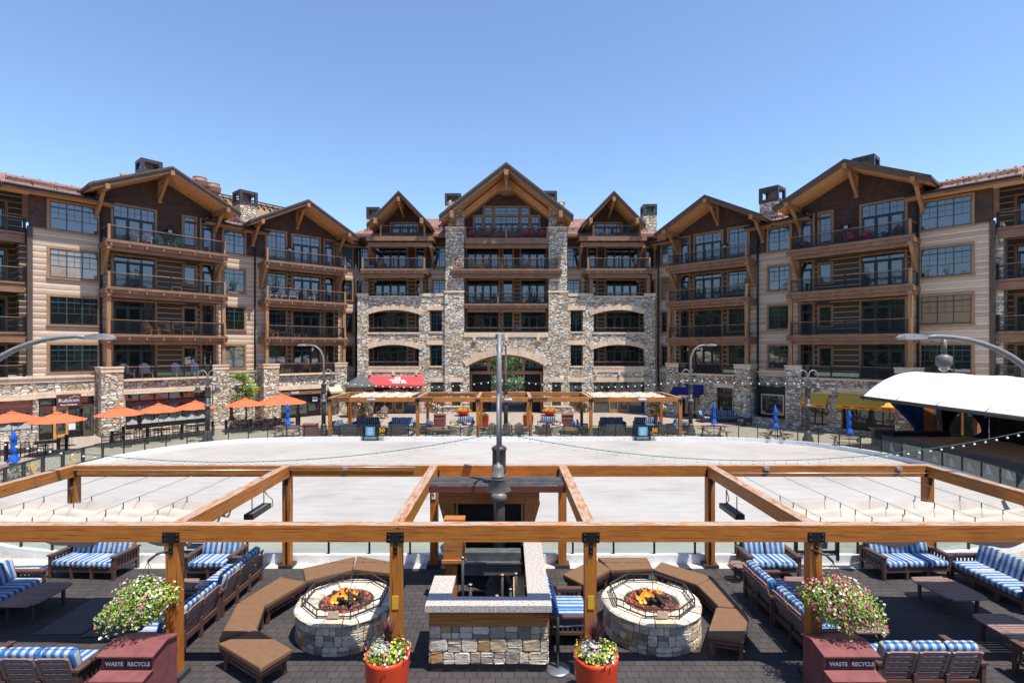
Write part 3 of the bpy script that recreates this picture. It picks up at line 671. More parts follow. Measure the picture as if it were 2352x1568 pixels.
def wing(side):
    rt = side == 'right'
    if not rt: F1 = FR((-31.2, 34.1), (-22.5, 44.5)); F2 = FR((-22.5, 44.5), (-15.05, 51.3))
    else: F1 = FR((30.4, 32.7), (21.0, 43.6), True, -.08); F2 = FR((21.0, 43.6), (13.9, 50.7), True, .9)
    o0 = F1.M.to_translation()
    B = thing('lodge_wing', ('left' if not rt else 'right')+(' hotel wing ' + ('with a pizza restaurant and a rink bar at its foot' if not rt else 'with yellow and navy awnings, behind the stage canopy')), 'building', (o0.x, o0.y, 0), 0, 'timber and stone hotel wings')
    # ---- walls
    w = MB(); F1.bx(w, -.15, 14.5, -.5, 0, 4.3, 14.05); w.build('board_wall', 'log_siding', B, F1.M)
    w = MB(); F1.bx(w, -.10, 14.5, -.5, -.02, 14.05, 16.6); w.vprism([F1.p(2.6, 0, 16.6)[::2], F1.p(11.9, 0, 16.6)[::2], F1.p(11.6, 0, 16.95)[::2], F1.p(7.24, 0, 19.1)[::2], F1.p(2.9, 0, 16.95)[::2]], .02, .5); w.build('shingle_wall', 'shingle_wall', B, F1.M)
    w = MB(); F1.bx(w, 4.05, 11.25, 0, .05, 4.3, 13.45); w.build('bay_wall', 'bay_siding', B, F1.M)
    w = MB(); F1.bx(w, -.22, .04, -.3, .06, 4.3, 14.1); w.build('corner_post', 'barge_dark', B, F1.M)
    w = MB(); F2.bx(w, .6, 10.25, -.5, 0, 4.3, 14.05); w.build('board_wall', 'log_siding', B, F2.M)
    w = MB(); F2.bx(w, .6, 10.25, -.5, -.02, 14.05, 16.5); w.vprism([F2.p(.7, 0, 16.5)[::2], F2.p(9.0, 0, 16.5)[::2], F2.p(8.6, 0, 16.9)[::2], F2.p(4.6, 0, 19.0)[::2], F2.p(.9, 0, 17.0)[::2]], .02, .5); w.build('shingle_wall', 'shingle_wall', B, F2.M)
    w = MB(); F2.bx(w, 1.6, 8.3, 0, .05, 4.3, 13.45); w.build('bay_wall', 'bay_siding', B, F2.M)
    # shingles under the soffit get a band board
    for F, a, b in ((F1, -.1, 14.4), (F2, .7, 10.2)):
        w = MB(); F.bx(w, a, b, -.02, .035, 14.0, 14.09); w.build('band_board', 'fascia_wood', B, F.M)
    # ---- roofs
    def mroof(F, u0, u1, nE, zE, nR, zR, mat='shingle_roof', nm='roof', guards=True, hipo=0):
        m = MB(); P = [F.p(u0, nE, zE), F.p(u1, nE, zE), F.p(u1, nR, zR), F.p(u0+hipo, nR, zR)]; m.hull6([(x, y, z-.16) for x, y, z in P]+P)
        Q = [F.p(u0, nR, zR), F.p(u1, nR, zR), F.p(u1, nR-6, zR-2), F.p(u0, nR-6, zR-2)]; m.hull6([(x, y, z-.16) for x, y, z in Q]+Q); r = m.build(nm, mat, B, F.M)
        m = MB(); F.bx(m, u0, u1, nE-.02, nE+.05, zE-.30, zE-.02, 1); m.tube([F.p(u0, nE+.12, zE-.08), F.p(u1, nE+.12, zE-.08)], .09, 6, 0); P = [F.p(u0, nE-.05, zE-.28), F.p(u1, nE-.05, zE-.28), F.p(u1, -.5, zE-.2), F.p(u0, -.5, zE-.2)]; m.hull6([(x, y, z-.04) for x, y, z in P]+P, 2)
        m.build('eaves', ('drain_metal', 'fascia_wood', 'soffit_wood'), B, F.M)
        if guards: snowguards(B, F, u0+.3, u1-.3, nE, zE, nR, zR)
    mroof(F1, -1.5, 4.2, .95, 16.45, -5, 18.45)
    mroof(F1, -9.5, -1.55, -1.6, 16.7, -5, 18.7)
    mroof(F1, 10.2, 14.6, .75, 16.4, -5, 18.3)
    mroof(F2, -.3, 1.8, .7, 16.3, -5, 18.1, guards=False)
    mroof(F2, 7.7, 10.6, .75, 16.3, -5, 17.6, guards=False)
    gable(B, F1, 7.24, 4.8, 16.85, 19.2, -5, 2.8, outl=(0, .80))
    gable(B, F2, 4.4 if not rt else 4.35, 4.72, 16.45, 19.0, -5, 2.7, outl=(0, .80))
    if not rt:
        m = MB(); P = [F1.p(7, -5, 18.2), F1.p(24, -5, 18.2), F1.p(24, -9.5, 21.5), F1.p(7, -9.5, 21.5)]; m.hull6([(x, y, z-.2) for x, y, z in P]+P); m.build('rear_roof', 'shingle_roof_brown', B, F1.M)
        m = MB()
        for i in range(22):
            u = 9+i*.62
            for t in (.86, .72): m.beam(F1.p(u, -5-4.5*t, 18.3+3.3*t), F1.p(u, -5-4.5*(t-.1), 18.3+3.3*(t-.1)+.02), .05, .25)
        m.tube([F1.p(8.5, -9.0, 21.4), F1.p(23.5, -9.0, 21.4)], .06, 6); m.tube([F1.p(8.5, -8.3, 20.9), F1.p(23.5, -8.3, 20.9)], .06, 6); m.build('roof_rack', 'black_metal', B, F1.M)
        m = MB()
        for u, zz in ((12.1, 20.0), (13.2, 19.7)): m.lathe([(.45, -1.5), (.40, .5), (.62, .8), (.68, 1.2), (.58, 1.4), (.58, 1.55), (.2, 1.6)], F1.p(u, -5.8, zz), 14, smooth=False)
        m.build('roof_vents', 'terracotta', B, F1.M)
        chimney(B, F1, 7.0, -1.6, 18.0, 20.6, 1.3, 1.45, 1.0); chimney(B, F1, 14.4, -1.9, 16.5, 20.0, 1.5, 1.55, 1.2)
    else:
        chimney(B, F1, 7.1, -1.6, 18.0, 20.4, 1.3, 1.45, 1.0); chimney(B, F1, 14.0, -1.9, 16.5, 19.8, 1.5, 1.6, 1.25)
    gl = ['window_glass', 'window_glass_blind', 'window_glass_blind', 'window_glass_sky']
    # ---- windows, doors, balconies floor by floor
    for k in range(4):
        top = k == 3; g = gl[k]; zb, zt = WB[k], WT[k]; d = DK[k]
        window(B, F1, .88, 3.48, 0, zb, zt, 3, .2, 1, glass=g)
        window(B, F1, 11.85, 13.5, 0, zb, zt, 2, .2, 1, glass=g)
        g2 = 'window_glass_sky' if top else 'window_glass'
        window(B, F1, 4.35, 6.92, .05 if not top else 0, d+.02, 16.45 if top else d+2.45, 3, .30 if top else .16, 2 if top else 0, True, g2, name='french_door')
        window(B, F1, 8.88, 9.68, .05 if not top else 0, d+(.6 if top else .75), 16.45 if top else d+2.2, 1, 0, 1 if top else 0, False, g2)
        window(B, F1, 10.18, 11.02, .05 if not top else 0, d+.02, 16.45 if top else d+2.5, 1, .22, 2 if top else 0, True, g2, name='balcony_door')
        window(B, F2, 1.77, 3.37, .05 if not top else 0, d+(.5 if top else .55), 16.47 if top else d+2.45, 2, .16, 1, glass=g2)
        window(B, F2, 4.0, 6.46, .05 if not top else 0, d+.02, 16.4 if top else d+2.45, 3, .28 if top else .16, 2 if top else 0, True, g2, name='french_door')
        window(B, F2, 7.0, 7.8, .05 if not top else 0, d+.02, 16.35 if top else d+2.5, 1, .22, 2 if top else 0, True, g2, name='balcony_door')
        window(B, F2, 8.65, 9.72, 0, zb, zt, 2, .2, 1, glass=g)
        for F, a, b, ps in ((F1, 3.7, 11.2, 4), (F2, 1.25, 8.15, 4)):
            if k:
                deck(B, F, a-.12, b+.12, 0, 1.95, d, 8)
                railing(B, F, a, b, 1.82, d+.02, 1.0, 'cable', ps, True, 1.6)
                m = MB()
                for u in (a+.02, b-.02):
                    if k < 3: F.bx(m, u-.13, u+.13, 1.5, 1.76, DK[k-1]+(.0 if k > 1 else .8), d-.4)
                    else:
                        m.beam(F.p(u, .05, d-2.1), F.p(u, 1.55, d-.5), .2, .26); F.bx(m, u-.13, u+.13, 0, .3, d-2.3, d-.4)
                    F.bx(m, u-.14, u+.14, 0, 1.9, d-.62, d-.40)
                m.build('balcony_posts', 'trim_wood', B, F.M)
            else:
                railing(B, F, a+1.0, b-.9, 1.5, d, .85, 'cable', 3 if F is F1 else 3, False)
        m = MB(); F1.bx(m, 9.0, 9.9, .05, .09, d+2.42, d+2.6); m.build('wall_vent', 'barge_dark', B, F1.M)
    lamp_wall(B, F1, 7.9, 0, 15.1); lamp_wall(B, F2, 3.7, 0, 15.0)
    downpipe(B, F1, 3.62, 0, 4.4, 16.5); downpipe(B, F1, 14.35, 0, 2.6, 16.4); downpipe(B, F2, 9.95, .25, 2.5, 16.2)
    # ---- stone ground floor
    ms = {F1: MB(), F2: MB()}; cs = {F1: MB(), F2: MB()}
    H1 = [(.33, 3.25, -.1, 2.8)]
    wall_holes(ms[F1], F1, -9, 14.5, 0, 4.0, -.3, .08, H1)
    F1.bx(cs[F1], -9, 3.25, -.3, .14, 3.84, 4.12); F1.bx(cs[F1], -9, 3.25, -.3, .22, 4.12, 4.24)
    F1.bx(cs[F1], 11.6, 14.4, -.3, .14, 3.84, 4.12); F1.bx(cs[F1], 11.6, 14.4, -.3, .2, 4.12, 4.22)
    F2.bx(ms[F2], .6, 10.2, -.3, .08, 0, 4.0); F2.bx(cs[F2], 8.4, 10.2, -.3, .14, 3.9, 4.3)
    FH = {0: [(4.75, 10.35, .28, 2.85)], 1: [(2.5, 6.1, -.1, 2.5), (6.6, 7.2, .9, 2.3)]} if not rt else {0: [(4.6, 7.8, .3, 2.9), (8.7, 10.2, .4, 2.75)], 1: [(2.55, 3.9, .5, 2.8), (5.4, 7.2, -.1, 2.55)]}
    for i, (F, a, b) in enumerate(((F1, 3.3, 11.55), (F2, 1.0, 8.4))):
        m = ms[F]; cp = cs[F]
        wall_holes(m, F, a+1.2, b-1.1, 0, 3.78, .9, 1.4, FH[i]); F.bx(m, a, a+.4, 0, .9, 0, 3.78); F.bx(m, b-.4, b, 0, .9, 0, 3.78); F.bx(m, a+.4, b-.4, 0, .9, 3.3, 3.78)
        F.bx(cp, a+1.2, b-1.1, .85, 1.62, 3.79, 3.93)
        for u0, u1 in ((a, a+1.25), (b-1.15, b)):
            F.bx(m, u0, u1, .2, 1.72, 0, 4.45); F.bx(cp, u0-.03, u1+.03, .18, 1.76, 4.45, 4.72); F.bx(cp, u0-.07, u1+.07, .14, 1.80, 4.72, 4.82)
        for h in FH[i]: F.bx(cp, h[0]-.25, h[1]+.25, 1.36, 1.46, h[3], h[3]+.36)
    for h in H1: F1.bx(cs[F1], h[0]-.3, h[1]+.05, .04, .14, h[3], h[3]+.4)
    for F in (F1, F2): ms[F].build('stone_base', 'stone_wall', B, F.M); cs[F].build('stone_coping', 'limestone', B, F.M)
    # ---- recessed balconies at the outer end of the wing
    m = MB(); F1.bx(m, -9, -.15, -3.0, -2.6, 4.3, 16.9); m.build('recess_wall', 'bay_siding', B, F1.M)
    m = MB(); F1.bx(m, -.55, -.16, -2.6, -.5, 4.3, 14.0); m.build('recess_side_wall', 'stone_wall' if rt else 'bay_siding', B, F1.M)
    for k in range(4):
        d = DK[k]
        if k:
            m = MB(); F1.bx(m, -9, -.3, -2.6, -.35, d-.12, d); F1.bx(m, -9, -.3, -.5, -.32, d-.6, d-.12); F1.bx(m, -9, -.3, -.36, -.25, d-.05, d+.08); m.build('balcony_deck', 'fascia_wood', B, F1.M)
        railing(B, F1, -9, -.3, -.5, d+.05, 1.0, 'cable', 5, False)
        window(B, F1, -3.6, -1.0, -2.6, d+.05, d+2.35, 3, .16, 0, True, name='french_door')
    # ---- shop fronts
    def shop(F, h, n, cols, glass='shop_glass', panel=.5, transom=.62, band=True, doors=None):
        m = MB(); u0, u1, z0, z1 = h; z0 = max(z0, 0); D = n
        F.bx(m, u0, u1, D-.08, D, z1-.08, z1); F.bx(m, u0, u0+.08, D-.08, D, z0, z1-.08); F.bx(m, u1-.08, u1, D-.08, D, z0, z1-.08); F.bx(m, u0+.08, u1-.08, D-.08, D, z0, z0+.08)
        for c in range(1, cols): u = u0+(u1-u0)*c/cols; F.bx(m, u-.035, u+.035, D-.08, D+.01, z0+.08, z1-.08)
        if transom: F.bx(m, u0+.08, u1-.08, D-.06, D+.02, z1-transom-.04, z1-transom+.04)
        if panel: F.bx(m, u0+.08, u1-.08, D-.05, D+.005, z0+.08, z0+panel)
        o = m.build('shop_front', 'black_metal', B, F.M)
        g = MB(); F.bx(g, u0+.05, u1-.05, D-.06, D-.04, z0+.05, z1-.05); g.build('glass', glass, o, F.M)
        if band: g = MB(); F.bx(g, u0+.05, u1-.05, D+.02, D+.07, z1-transom-.36, z1-transom-.04); g.build('lintel_board', 'sign_maroon', o, F.M)
        return o
    def mountains(F, u0, u1, n, z):
        g = MB(); u = u0; k = 0
        while u < u1-.5:
            w = .75; s = F.s; zz = z+.32*random.uniform(.75, 1); g.vprism([(s*u, z-.08), (s*(u+w), z-.08), (s*(u+w), z+.1), (s*(u+w*.62), zz-.1), (s*(u+w*.45), zz), (s*(u+w*.2), z+.12), (s*u, z+.08)], -n-.02, -n); u += w+.02; k += 1
        g.build('frosted_mountains', 'frosting', B, F.M)
    def door(F, u0, u1, n, z1, mat, leafs=2, glass='shop_glass'):
        fr = MB(); gg = MB(); W_ = (u1-u0)/leafs
        for i in range(leafs):
            a = u0+i*W_; F.bx(fr, a+.01, a+.14, n, n+.06, .03, z1); F.bx(fr, a+W_-.14, a+W_-.01, n, n+.06, .03, z1); F.bx(fr, a+.14, a+W_-.14, n, n+.06, z1-.16, z1); F.bx(fr, a+.14, a+W_-.14, n, n+.06, .03, .3); F.bx(gg, a+.14, a+W_-.14, n+.01, n+.03, .3, z1-.16)
        o = fr.build('shop_door', mat, B, F.M); gg.build('glass', glass, o, F.M)
        m = MB(); F.bx(m, (u0+u1)/2-.12, (u0+u1)/2-.09, n+.06, n+.11, .9, 1.35); m.build('handle', 'steel', o, F.M)
    def sign(F, u0, u1, n, z0, z1, mat='sign_maroon'):
        m = MB(); F.bx(m, u0, u1, n, n+.08, z0, z1); return m.build('sign_board', mat, B, F.M)
    def awning(F, u0, u1, n, z1, z0, out, mat, val=None, vh=.3, txt=()):
        s = F.s; m = MB(); P = [(u0, n+.02, z1), (u1, n+.02, z1), (u1, n+out, z0), (u0, n+out, z0)]; P = [F.p(*q) for q in P]; m.hull6([(x, y, z-.03) for x, y, z in P]+P)
        for u in (u0, u1): q = [F.p(u, n+.02, z1-.03), F.p(u, n+out, z0-.03), F.p(u, n+.02, z0-.03)]; m.add(q, [(0, 1, 2)])
        a = m.build('awning', mat, B, F.M)
        v = MB(); N = max(4, int((u1-u0)/.22))
        for i in range(N): c = u0+(u1-u0)*i/N; d = u0+(u1-u0)*(i+1)/N; F.bx(v, c, d, n+out-.02, n+out+.01, z0-vh+.03*(i % 2), z0-.005)
        vo = v.build('valance', val or mat, a, F.M)
        for tx, u, sz, mt in txt: text(tx, sz, mt, vo, F.at(u, n+out+.02, z0-vh/2), .004, bold=.03)
        return a
    if not rt:
        shop(F1, (.33, 3.25, 0, 2.8), -.1, 4, panel=.45, transom=.5)
        door(F1, 1.05, 1.85, .0, 2.2, 'door_orange', 1); door(F1, 2.6, 3.2, .1, 2.15, 'barge_dark', 1)
        sb = sign(F1, 1.2, 2.5, .12, 2.16, 2.98); text('Rubicon', .34, 'lettering_white', sb, F1.at(1.85, .21, 2.57), .006); text('Pizza Company', .145, 'lettering_white', sb, F1.at(1.85, .21, 2.28), .006, bold=.02)
        m = MB(); pts = [(1.85, 2.72), (1.98, 2.79), (2.05, 2.76), (2.15, 2.9), (2.24, 2.8), (2.3, 2.83), (2.42, 2.74)]
        for p, q in zip(pts, pts[1:]): m.beam(F1.p(p[0], .205, p[1]), F1.p(q[0], .205, q[1]), .02, .02)
        m.build('emblem', 'lettering_white', sb, F1.M)
        shop(F1, (4.75, 10.35, .28, 2.85), 1.05, 6, panel=.35, transom=.55); mountains(F1, 4.9, 10.2, 1.07, .72)
        wl = MB(); F1.bx(wl, -9, .0, .08, .09, .9, 2.7); wl.build('shop_window', 'shop_glass', B, F1.M)
        wl = MB(); F1.bx(wl, -9, .0, .09, .14, 1.95, 2.3); F1.bx(wl, -.06, .02, .08, .15, .8, 2.8); wl.build('lintel_board', 'sign_maroon', B, F1.M); mountains(F1, -3, 0, .10, .98)
        wl = MB(); F1.bx(wl, -9, .2, .09, .2, 2.75, 3.1); wl.build('lintel_stone', 'limestone', B, F1.M)
        shop(F2, (2.5, 6.1, 0, 2.5), 1.1, 3, panel=.5, transom=0, band=False); door(F2, 3.1, 5.0, 1.12, 2.0, 'black_metal', 2)
        sb = sign(F2, 2.55, 6.1, 1.3, 2.04, 2.4, 'fascia_wood'); text('RINK', .30, 'lettering_white', sb, F2.at(3.75, 1.40, 2.22), .006, bold=.01); text('BAR', .30, 'lettering_brown', sb, F2.at(4.95, 1.40, 2.22), .006, bold=.01)
        s2 = MB(); F2.bx(s2, 5.2, 5.95, 1.13, 1.16, 1.1, 1.9); s2 = s2.build('window_decal', 'black_metal', B, F2.M); text('RINK', .22, 'lettering_white', s2, F2.at(5.58, 1.18, 1.66), .004, bold=.04); text('BAR', .24, 'lettering_white', s2, F2.at(5.58, 1.18, 1.42), .004, bold=.04)
        awning(F2, 6.5, 7.7, 1.72, 2.75, 2.25, .7, 'awning_cream', vh=.2)
    else:
        shop(F1, (4.6, 7.8, .3, 2.9), 1.0, 4, transom=0, band=False, panel=.5); shop(F1, (8.7, 10.2, .4, 2.75), 1.0, 3, transom=0, band=False, panel=0)
        shop(F1, (.33, 3.25, 0, 2.8), -.1, 3, transom=0, band=False); door(F1, .5, 1.4, .0, 2.2, 'door_orange', 1); door(F1, 2.2, 3.1, .0, 2.2, 'door_orange', 1)
        awning(F1, 4.45, 7.95, 1.42, 2.9, 2.15, .8, 'awning_yellow', 'awning_amber', .30, [('Candy', 7.3, .22, 'sign_red'), ('Frozen Yogurt', 6.1, .22, 'sign_red'), ('Candy', 4.9, .22, 'sign_red')])
        awning(F1, 8.6, 10.3, 1.42, 2.8, 2.05, .8, 'awning_yellow', 'awning_amber', .28, [('Gelato', 10.0, .2, 'sign_red'), ('Gelato', 8.95, .2, 'sign_red')])
        m = MB(); F1.bx(m, 11.75, 14.2, .1, .5, 0, 3.0); m.build('fireplace_surround', 'black_metal', B, F1.M)
        m = MB(); F1.bx(m, 12.1, 13.9, .5, .54, .75, 2.4); m.build('screen_frame', 'aluminium', B, F1.M); m = MB(); F1.bx(m, 12.2, 13.8, .54, .56, .85, 2.3); m.build('screen', 'shop_glass', B, F1.M)
        m = MB(); F1.bx(m, 11.3, 14.5, .5, 1.9, 0, .5); m.build('hearth', 'stone_wall', B, F1.M)
        shop(F2, (2.55, 3.9, .5, 2.8), 1.05, 2, transom=.45, panel=0); shop(F2, (5.4, 7.2, 0, 2.55), 1.05, 3, transom=0, band=False, panel=.1)
        awning(F2, 5.0, 7.7, 1.42, 2.95, 2.15, .9, 'awning_navy', 'awning_dark', .36, [('patagonia', 6.3, .30, 'lettering_white')])
    return B
plain('frosting', C(.42, .45, .46), .8, 0, .1)
wing('left'); wing('right')

# ---- centre building
FC = FR((-.17, 49.4), (10, 49.4))
B = thing('lodge_centre', 'central stone hotel block with tall gable, two towers and arched passage', 'building', (-.17, 49.4, 0))
def pair(fn):
    for s in (-1, 1): fn(s)
def sx(mb, s, a, b, n0, n1, z0, z1, mi=0): mb.box(s*a, s*b, -n0, -n1, z0, z1, mi)
def arch_z(c, hw, zs, rise, x): t = (x-c)/hw; return zs+rise*(1-t*t)
ARCH = [(s*10.72, 2.43, z0, zs, .42) for s in (-1, 1) for z0, zs in ((7.66, 9.38), (4.43, 6.08))] + [(0, 3.5, -.1, 4.6, .95)]
st = MB(); cp = MB(); arch = []
holes = []
for c, hw, z0, zs, ri in ARCH: holes.append((c-hw, c+hw, z0, zs+ri))
for s in (-1, 1):
    for a, b, z0, z1 in ((6.1, 7.28, 7.72, 9.78), (6.1, 7.28, 4.46, 6.49), (4.32, 5.17, .6, 2.96), (6.0, 7.18, .6, 2.96), (8.3, 13.1, -.1, 2.96)):
        holes.append((min(s*a, s*b), max(s*a, s*b), z0, z1))
wall_holes(st, FC, -5.8, 5.8, 0, 11.5, -.35, .25, [h for h in holes if abs(h[0]+h[1]) < 11] + [(-4.0, 4.0, 7.3, 12)])
for s in (-1, 1):
    lo, hi = (5.8, 14.1) if s > 0 else (-14.1, -5.8)
    wall_holes(st, FC, lo, hi, 0, 11.0, -.35, 0, [h for h in holes if lo < (h[0]+h[1])/2 < hi])
    sx(st, s, 13.1, 14.1, -.34, .12, 0, 11.05); sx(st, s, 5.9, 8.2, -.35, .0, 11.0, 11.1)
    sx(st, s, 4.02, 5.75, -.95, .18, 11.5, 17.5); sx(st, s, 4.1, 5.65, -2.4, -.6, 17.5, 20.2)
    sx(cp, s, 3.95, 5.88, -.4, .3, 11.42, 11.6); sx(cp, s, 3.95, 5.8, -1.0, .24, 17.46, 17.64)
    sx(cp, s, 5.85, 8.25, -.4, .05, 11.1, 11.36); sx(cp, s, 13.05, 14.15, -.4, .17, 11.05, 11.36); sx(cp, s, 8.25, 13.05, -.4, .06, 11.0, 11.12)
    for a, b, z in ((6.1, 7.28, 9.78), (6.1, 7.28, 6.49), (4.32, 5.17, 2.96), (6.0, 7.18, 2.96), (8.3, 13.1, 2.96)):
        q = .28 if z < 5.17 and a < 5 else .04; sx(cp, s, a-.28, b+.28, -.1, q+.03 if a < 5 else .05, z, z+.42)
        if z > 3: sx(cp, s, a-.05, b+.05, -.3, .06, {9.78: 7.62, 6.49: 4.36}[z], {9.78: 7.74, 6.49: 4.48}[z])
    for z in (7.66, 4.43): sx(cp, s, 8.2, 13.25, -.35, .07, z-.14, z+.02)
    sx(cp, s, 8.2, 13.25, -.3, .045, 3.9, 4.29)
    sx(cp, s, 3.95, 5.9, -.35, .34, 0, .12); sx(st, s, 3.6, 5.95, .2, .4, 0, .62) ; sx(cp, s, 3.55, 6.0, .2, .46, .62, .72)
    for x in (8.5, 10.7, 12.9): sx(cp, s, x-.1, x+.12, .0, .18, 3.62, 3.9)
sx(cp, 1, -3.98, 3.98, -.4, .32, 7.22, 7.66); sx(cp, 1, -.15, .15, 0, .45, 6.85, 7.22)
for x in (-3, 3): sx(cp, 1, x-.15, x+.15, .2, .42, 6.85, 7.22)
for c, hw, z0, zs, ri in ARCH:
    big = abs(c) < 1; n0 = .25 if big else 0; N = 14 if big else 12; vt = .62 if big else .40
    for i in range(N):
        a = c-hw+2*hw*i/N; b = c-hw+2*hw*(i+1)/N; za, zb_ = arch_z(c, hw, zs, ri, a), arch_z(c, hw, zs, ri, b)
        st.vprism([(a, za), (b, zb_), (b, zs+ri), (a, zs+ri)], -n0, .35)
    N = 11 if big else 13; e = .55
    for i in range(N):
        a = c-hw-e/2+(2*hw+e)*i/N; b = c-hw-e/2+(2*hw+e)*(i+1)/N-.02; k = (vt*1.35 if i % 2 == (N//2) % 2 else vt)
        def nz(x):
            sl = -2*ri*(x-c)/hw**2*1.25; L = math.hypot(1, sl); return -sl/L, 1/L
        (ax, az), (bx_, bz) = nz(a), nz(b); za, zb_ = [arch_z(c, hw, zs, ri, x) for x in (a, b)]
        arch.append(([(a, za), (b, zb_), (b+bx_*k, zb_+bz*k), (a+ax*k, za+az*k)], n0))
vs = MB()
for P, n0 in arch: vs.vprism(P, -n0-.07, -n0+.3)
st.build('stone_wall', 'stone_wall', B, FC.M); cp.build('stone_coping', 'limestone', B, FC.M); vs.build('arch_stones', 'limestone', B, FC.M)
# rear wall of the recesses, with the passage cut through it
bw = MB(); sh = MB(); wall_holes(bw, FC, -15.6, 15.6, 0, 14.05, -2.4, -1.9, [(-1.7, 2.0, -.1, 4.4), (-3.4, 3.4, 3.3, 5.6)]); sx(sh, 1, -15.6, 15.6, -2.4, -1.88, 14.05, 17.2); sh.vprism([(-5.8, 17.2), (5.8, 17.2), (5.6, 18.4), (0, 22.9), (-5.6, 18.4)], 1.9, 2.4)
for s in (-1, 1): sh.vprism([(s*9.98+a, z) for a, z in ((-2.8, 17.2), (2.8, 17.2), (2.7, 17.6), (0, 20.3), (-2.7, 17.6))], 1.4, 1.8)
bw.build('board_wall', 'log_siding', B, FC.M); sh.build('shingle_wall', 'shingle_wall', B, FC.M)
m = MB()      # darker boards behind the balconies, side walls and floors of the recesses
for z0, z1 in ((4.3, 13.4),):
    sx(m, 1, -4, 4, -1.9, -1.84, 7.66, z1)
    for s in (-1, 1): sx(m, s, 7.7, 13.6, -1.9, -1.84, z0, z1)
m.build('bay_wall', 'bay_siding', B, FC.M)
m = MB()
for s in (-1, 1):
    for x in (5.85, 7.6, 13.7): sx(m, s, x-.12, x+.12, -1.85, -.36, 0, 11.0)
    for z in (3.7, 7.2): sx(m, s, 5.9, 13.6, -1.85, -.36, z-.1, z)
    sx(m, s, 5.97, 13.6, -1.85, -.36, 10.35, 10.45)
m.build('recess_floors', 'stone_wall', B, FC.M)
# passage: dark side walls, timber arch frame, ceiling
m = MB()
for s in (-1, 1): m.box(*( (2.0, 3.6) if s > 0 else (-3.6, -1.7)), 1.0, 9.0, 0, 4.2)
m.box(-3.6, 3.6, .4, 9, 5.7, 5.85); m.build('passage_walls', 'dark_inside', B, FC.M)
m = MB(); m.box(-3.5, 3.5, .9, 1.15, 3.66, 3.95); m.box(-3.5, -3.3, .9, 1.1, 0, 3.66); m.box(3.3, 3.5, .9, 1.1, 0, 3.66)
for x in (-1.7, -.15, 1.65): m.box(x-.13, x+.13, .92, 1.12, 3.95, 5.45)
for i in range(14):
    a = -3.5+7*i/14; b = a+.5; za, zb_ = [arch_z(0, 3.5, 4.6, .95, x) for x in (a, b)]; m.vprism([(a, za-.22), (b, zb_-.22), (b, zb_), (a, za)], .5, .9)
for s in (-1, 1): m.box(s*2.9-.35, s*2.9+.35, 1.2, 1.6, .2, 3.0)
m.build('passage_frame', 'trim_wood', B, FC.M); text('1001', .22, 'trim_wood', B, FC.at(0.3, -.88, 3.8), .01)
# window and door sets
def wc(a, b, z0, z1, cols, tr, grid, heavy, g='window_glass', n=-1.84, name='window', trim=True): window(B, FC, a, b, n, z0, z1, cols, tr, grid, heavy, g, trim, name)
for z, g in ((7.3, 'window_glass'), (10.42, 'window_glass'), (13.6, 'window_glass')):
    wc(-3.85, -.75, z, z+2.4, 4, .16, 1, True, g, name='french_door'); wc(-.3, .6, z+.3, z+2.4, 1, .16, 1, False, g); wc(1.45, 3.85, z, z+2.4, 3, .16, 1, True, g, name='french_door')
    for s in (-1, 1):
        a, b = sorted((s*9.8, s*13.0)); wc(a, b, z, z+2.4, 4, .16, 1, True, g, name='french_door'); a, b = sorted((s*8.05, s*8.85)); wc(a, b, z, z+2.4, 1, .2, 1, True, g, name='balcony_door')
for s in (-1, 1):
    a, b = sorted((s*9.8, s*13.0)); wc(a, b, 4.0, 6.4, 4, .2, 1, True, name='french_door'); a, b = sorted((s*8.2, s*9.0)); wc(a, b, 4.0, 6.3, 1, 0, 0, True, name='balcony_door')
    for z0, z1 in ((14.15, 16.0), (11.5, 12.8)): a, b = sorted((s*6.0, s*7.2)); wc(a, b, z0, z1, 2, .2, 1, False)
    for z0, z1 in ((14.15, 16.0), (10.95, 12.8), (7.72, 9.6), (4.5, 6.4)): wc(*sorted((s*13.75 if s > 0 else -14.75, s*14.5 if s > 0 else -13.6)), z0, z1, 2, .2, 1, False)
    for z0, z1 in ((7.75, 9.72), (4.5, 6.44)): a, b = sorted((s*6.15, s*7.23)); wc(a, b, z0, z1, 2, .2, 1, False, n=-.6)
    for a, b in ((4.34, 5.15), (6.02, 7.16)): a, b = sorted((s*a, s*b)); wc(a, b, .62, 2.94, 1, .3, 0, False, 'shop_glass', n=.05 if a*s < 5.3 else -.2, name='shop_window', trim=False)
    m = MB(); sx(m, s, 8.3, 13.1, -.5, -.42, 0, .7); sx(m, s, 8.3, 13.1, -.5, -.4, 2.86, 2.96)
    for x in (8.34, 9.85, 10.45, 11.05, 11.8, 13.06): sx(m, s, x-.04, x+.04, -.5, -.38, 0, 2.9)
    o = m.build('shop_front', 'slate', B, FC.M); m = MB(); sx(m, s, 8.3, 13.1, -.53, -.5, .5, 2.9); m.build('glass', 'shop_glass', o, FC.M)
    m = MB()
    for x in (10.25, 11.25):
        for q in (-.45, .33): sx(m, s, x+q, x+q+.12, -.44, -.34, .03, 2.2)
        sx(m, s, x-.33, x+.33, -.44, -.34, 2.08, 2.2); sx(m, s, x-.33, x+.33, -.44, -.34, .03, .35)
    m.build('shop_door', 'door_orange' if s < 0 else 'trim_wood', B, FC.M)
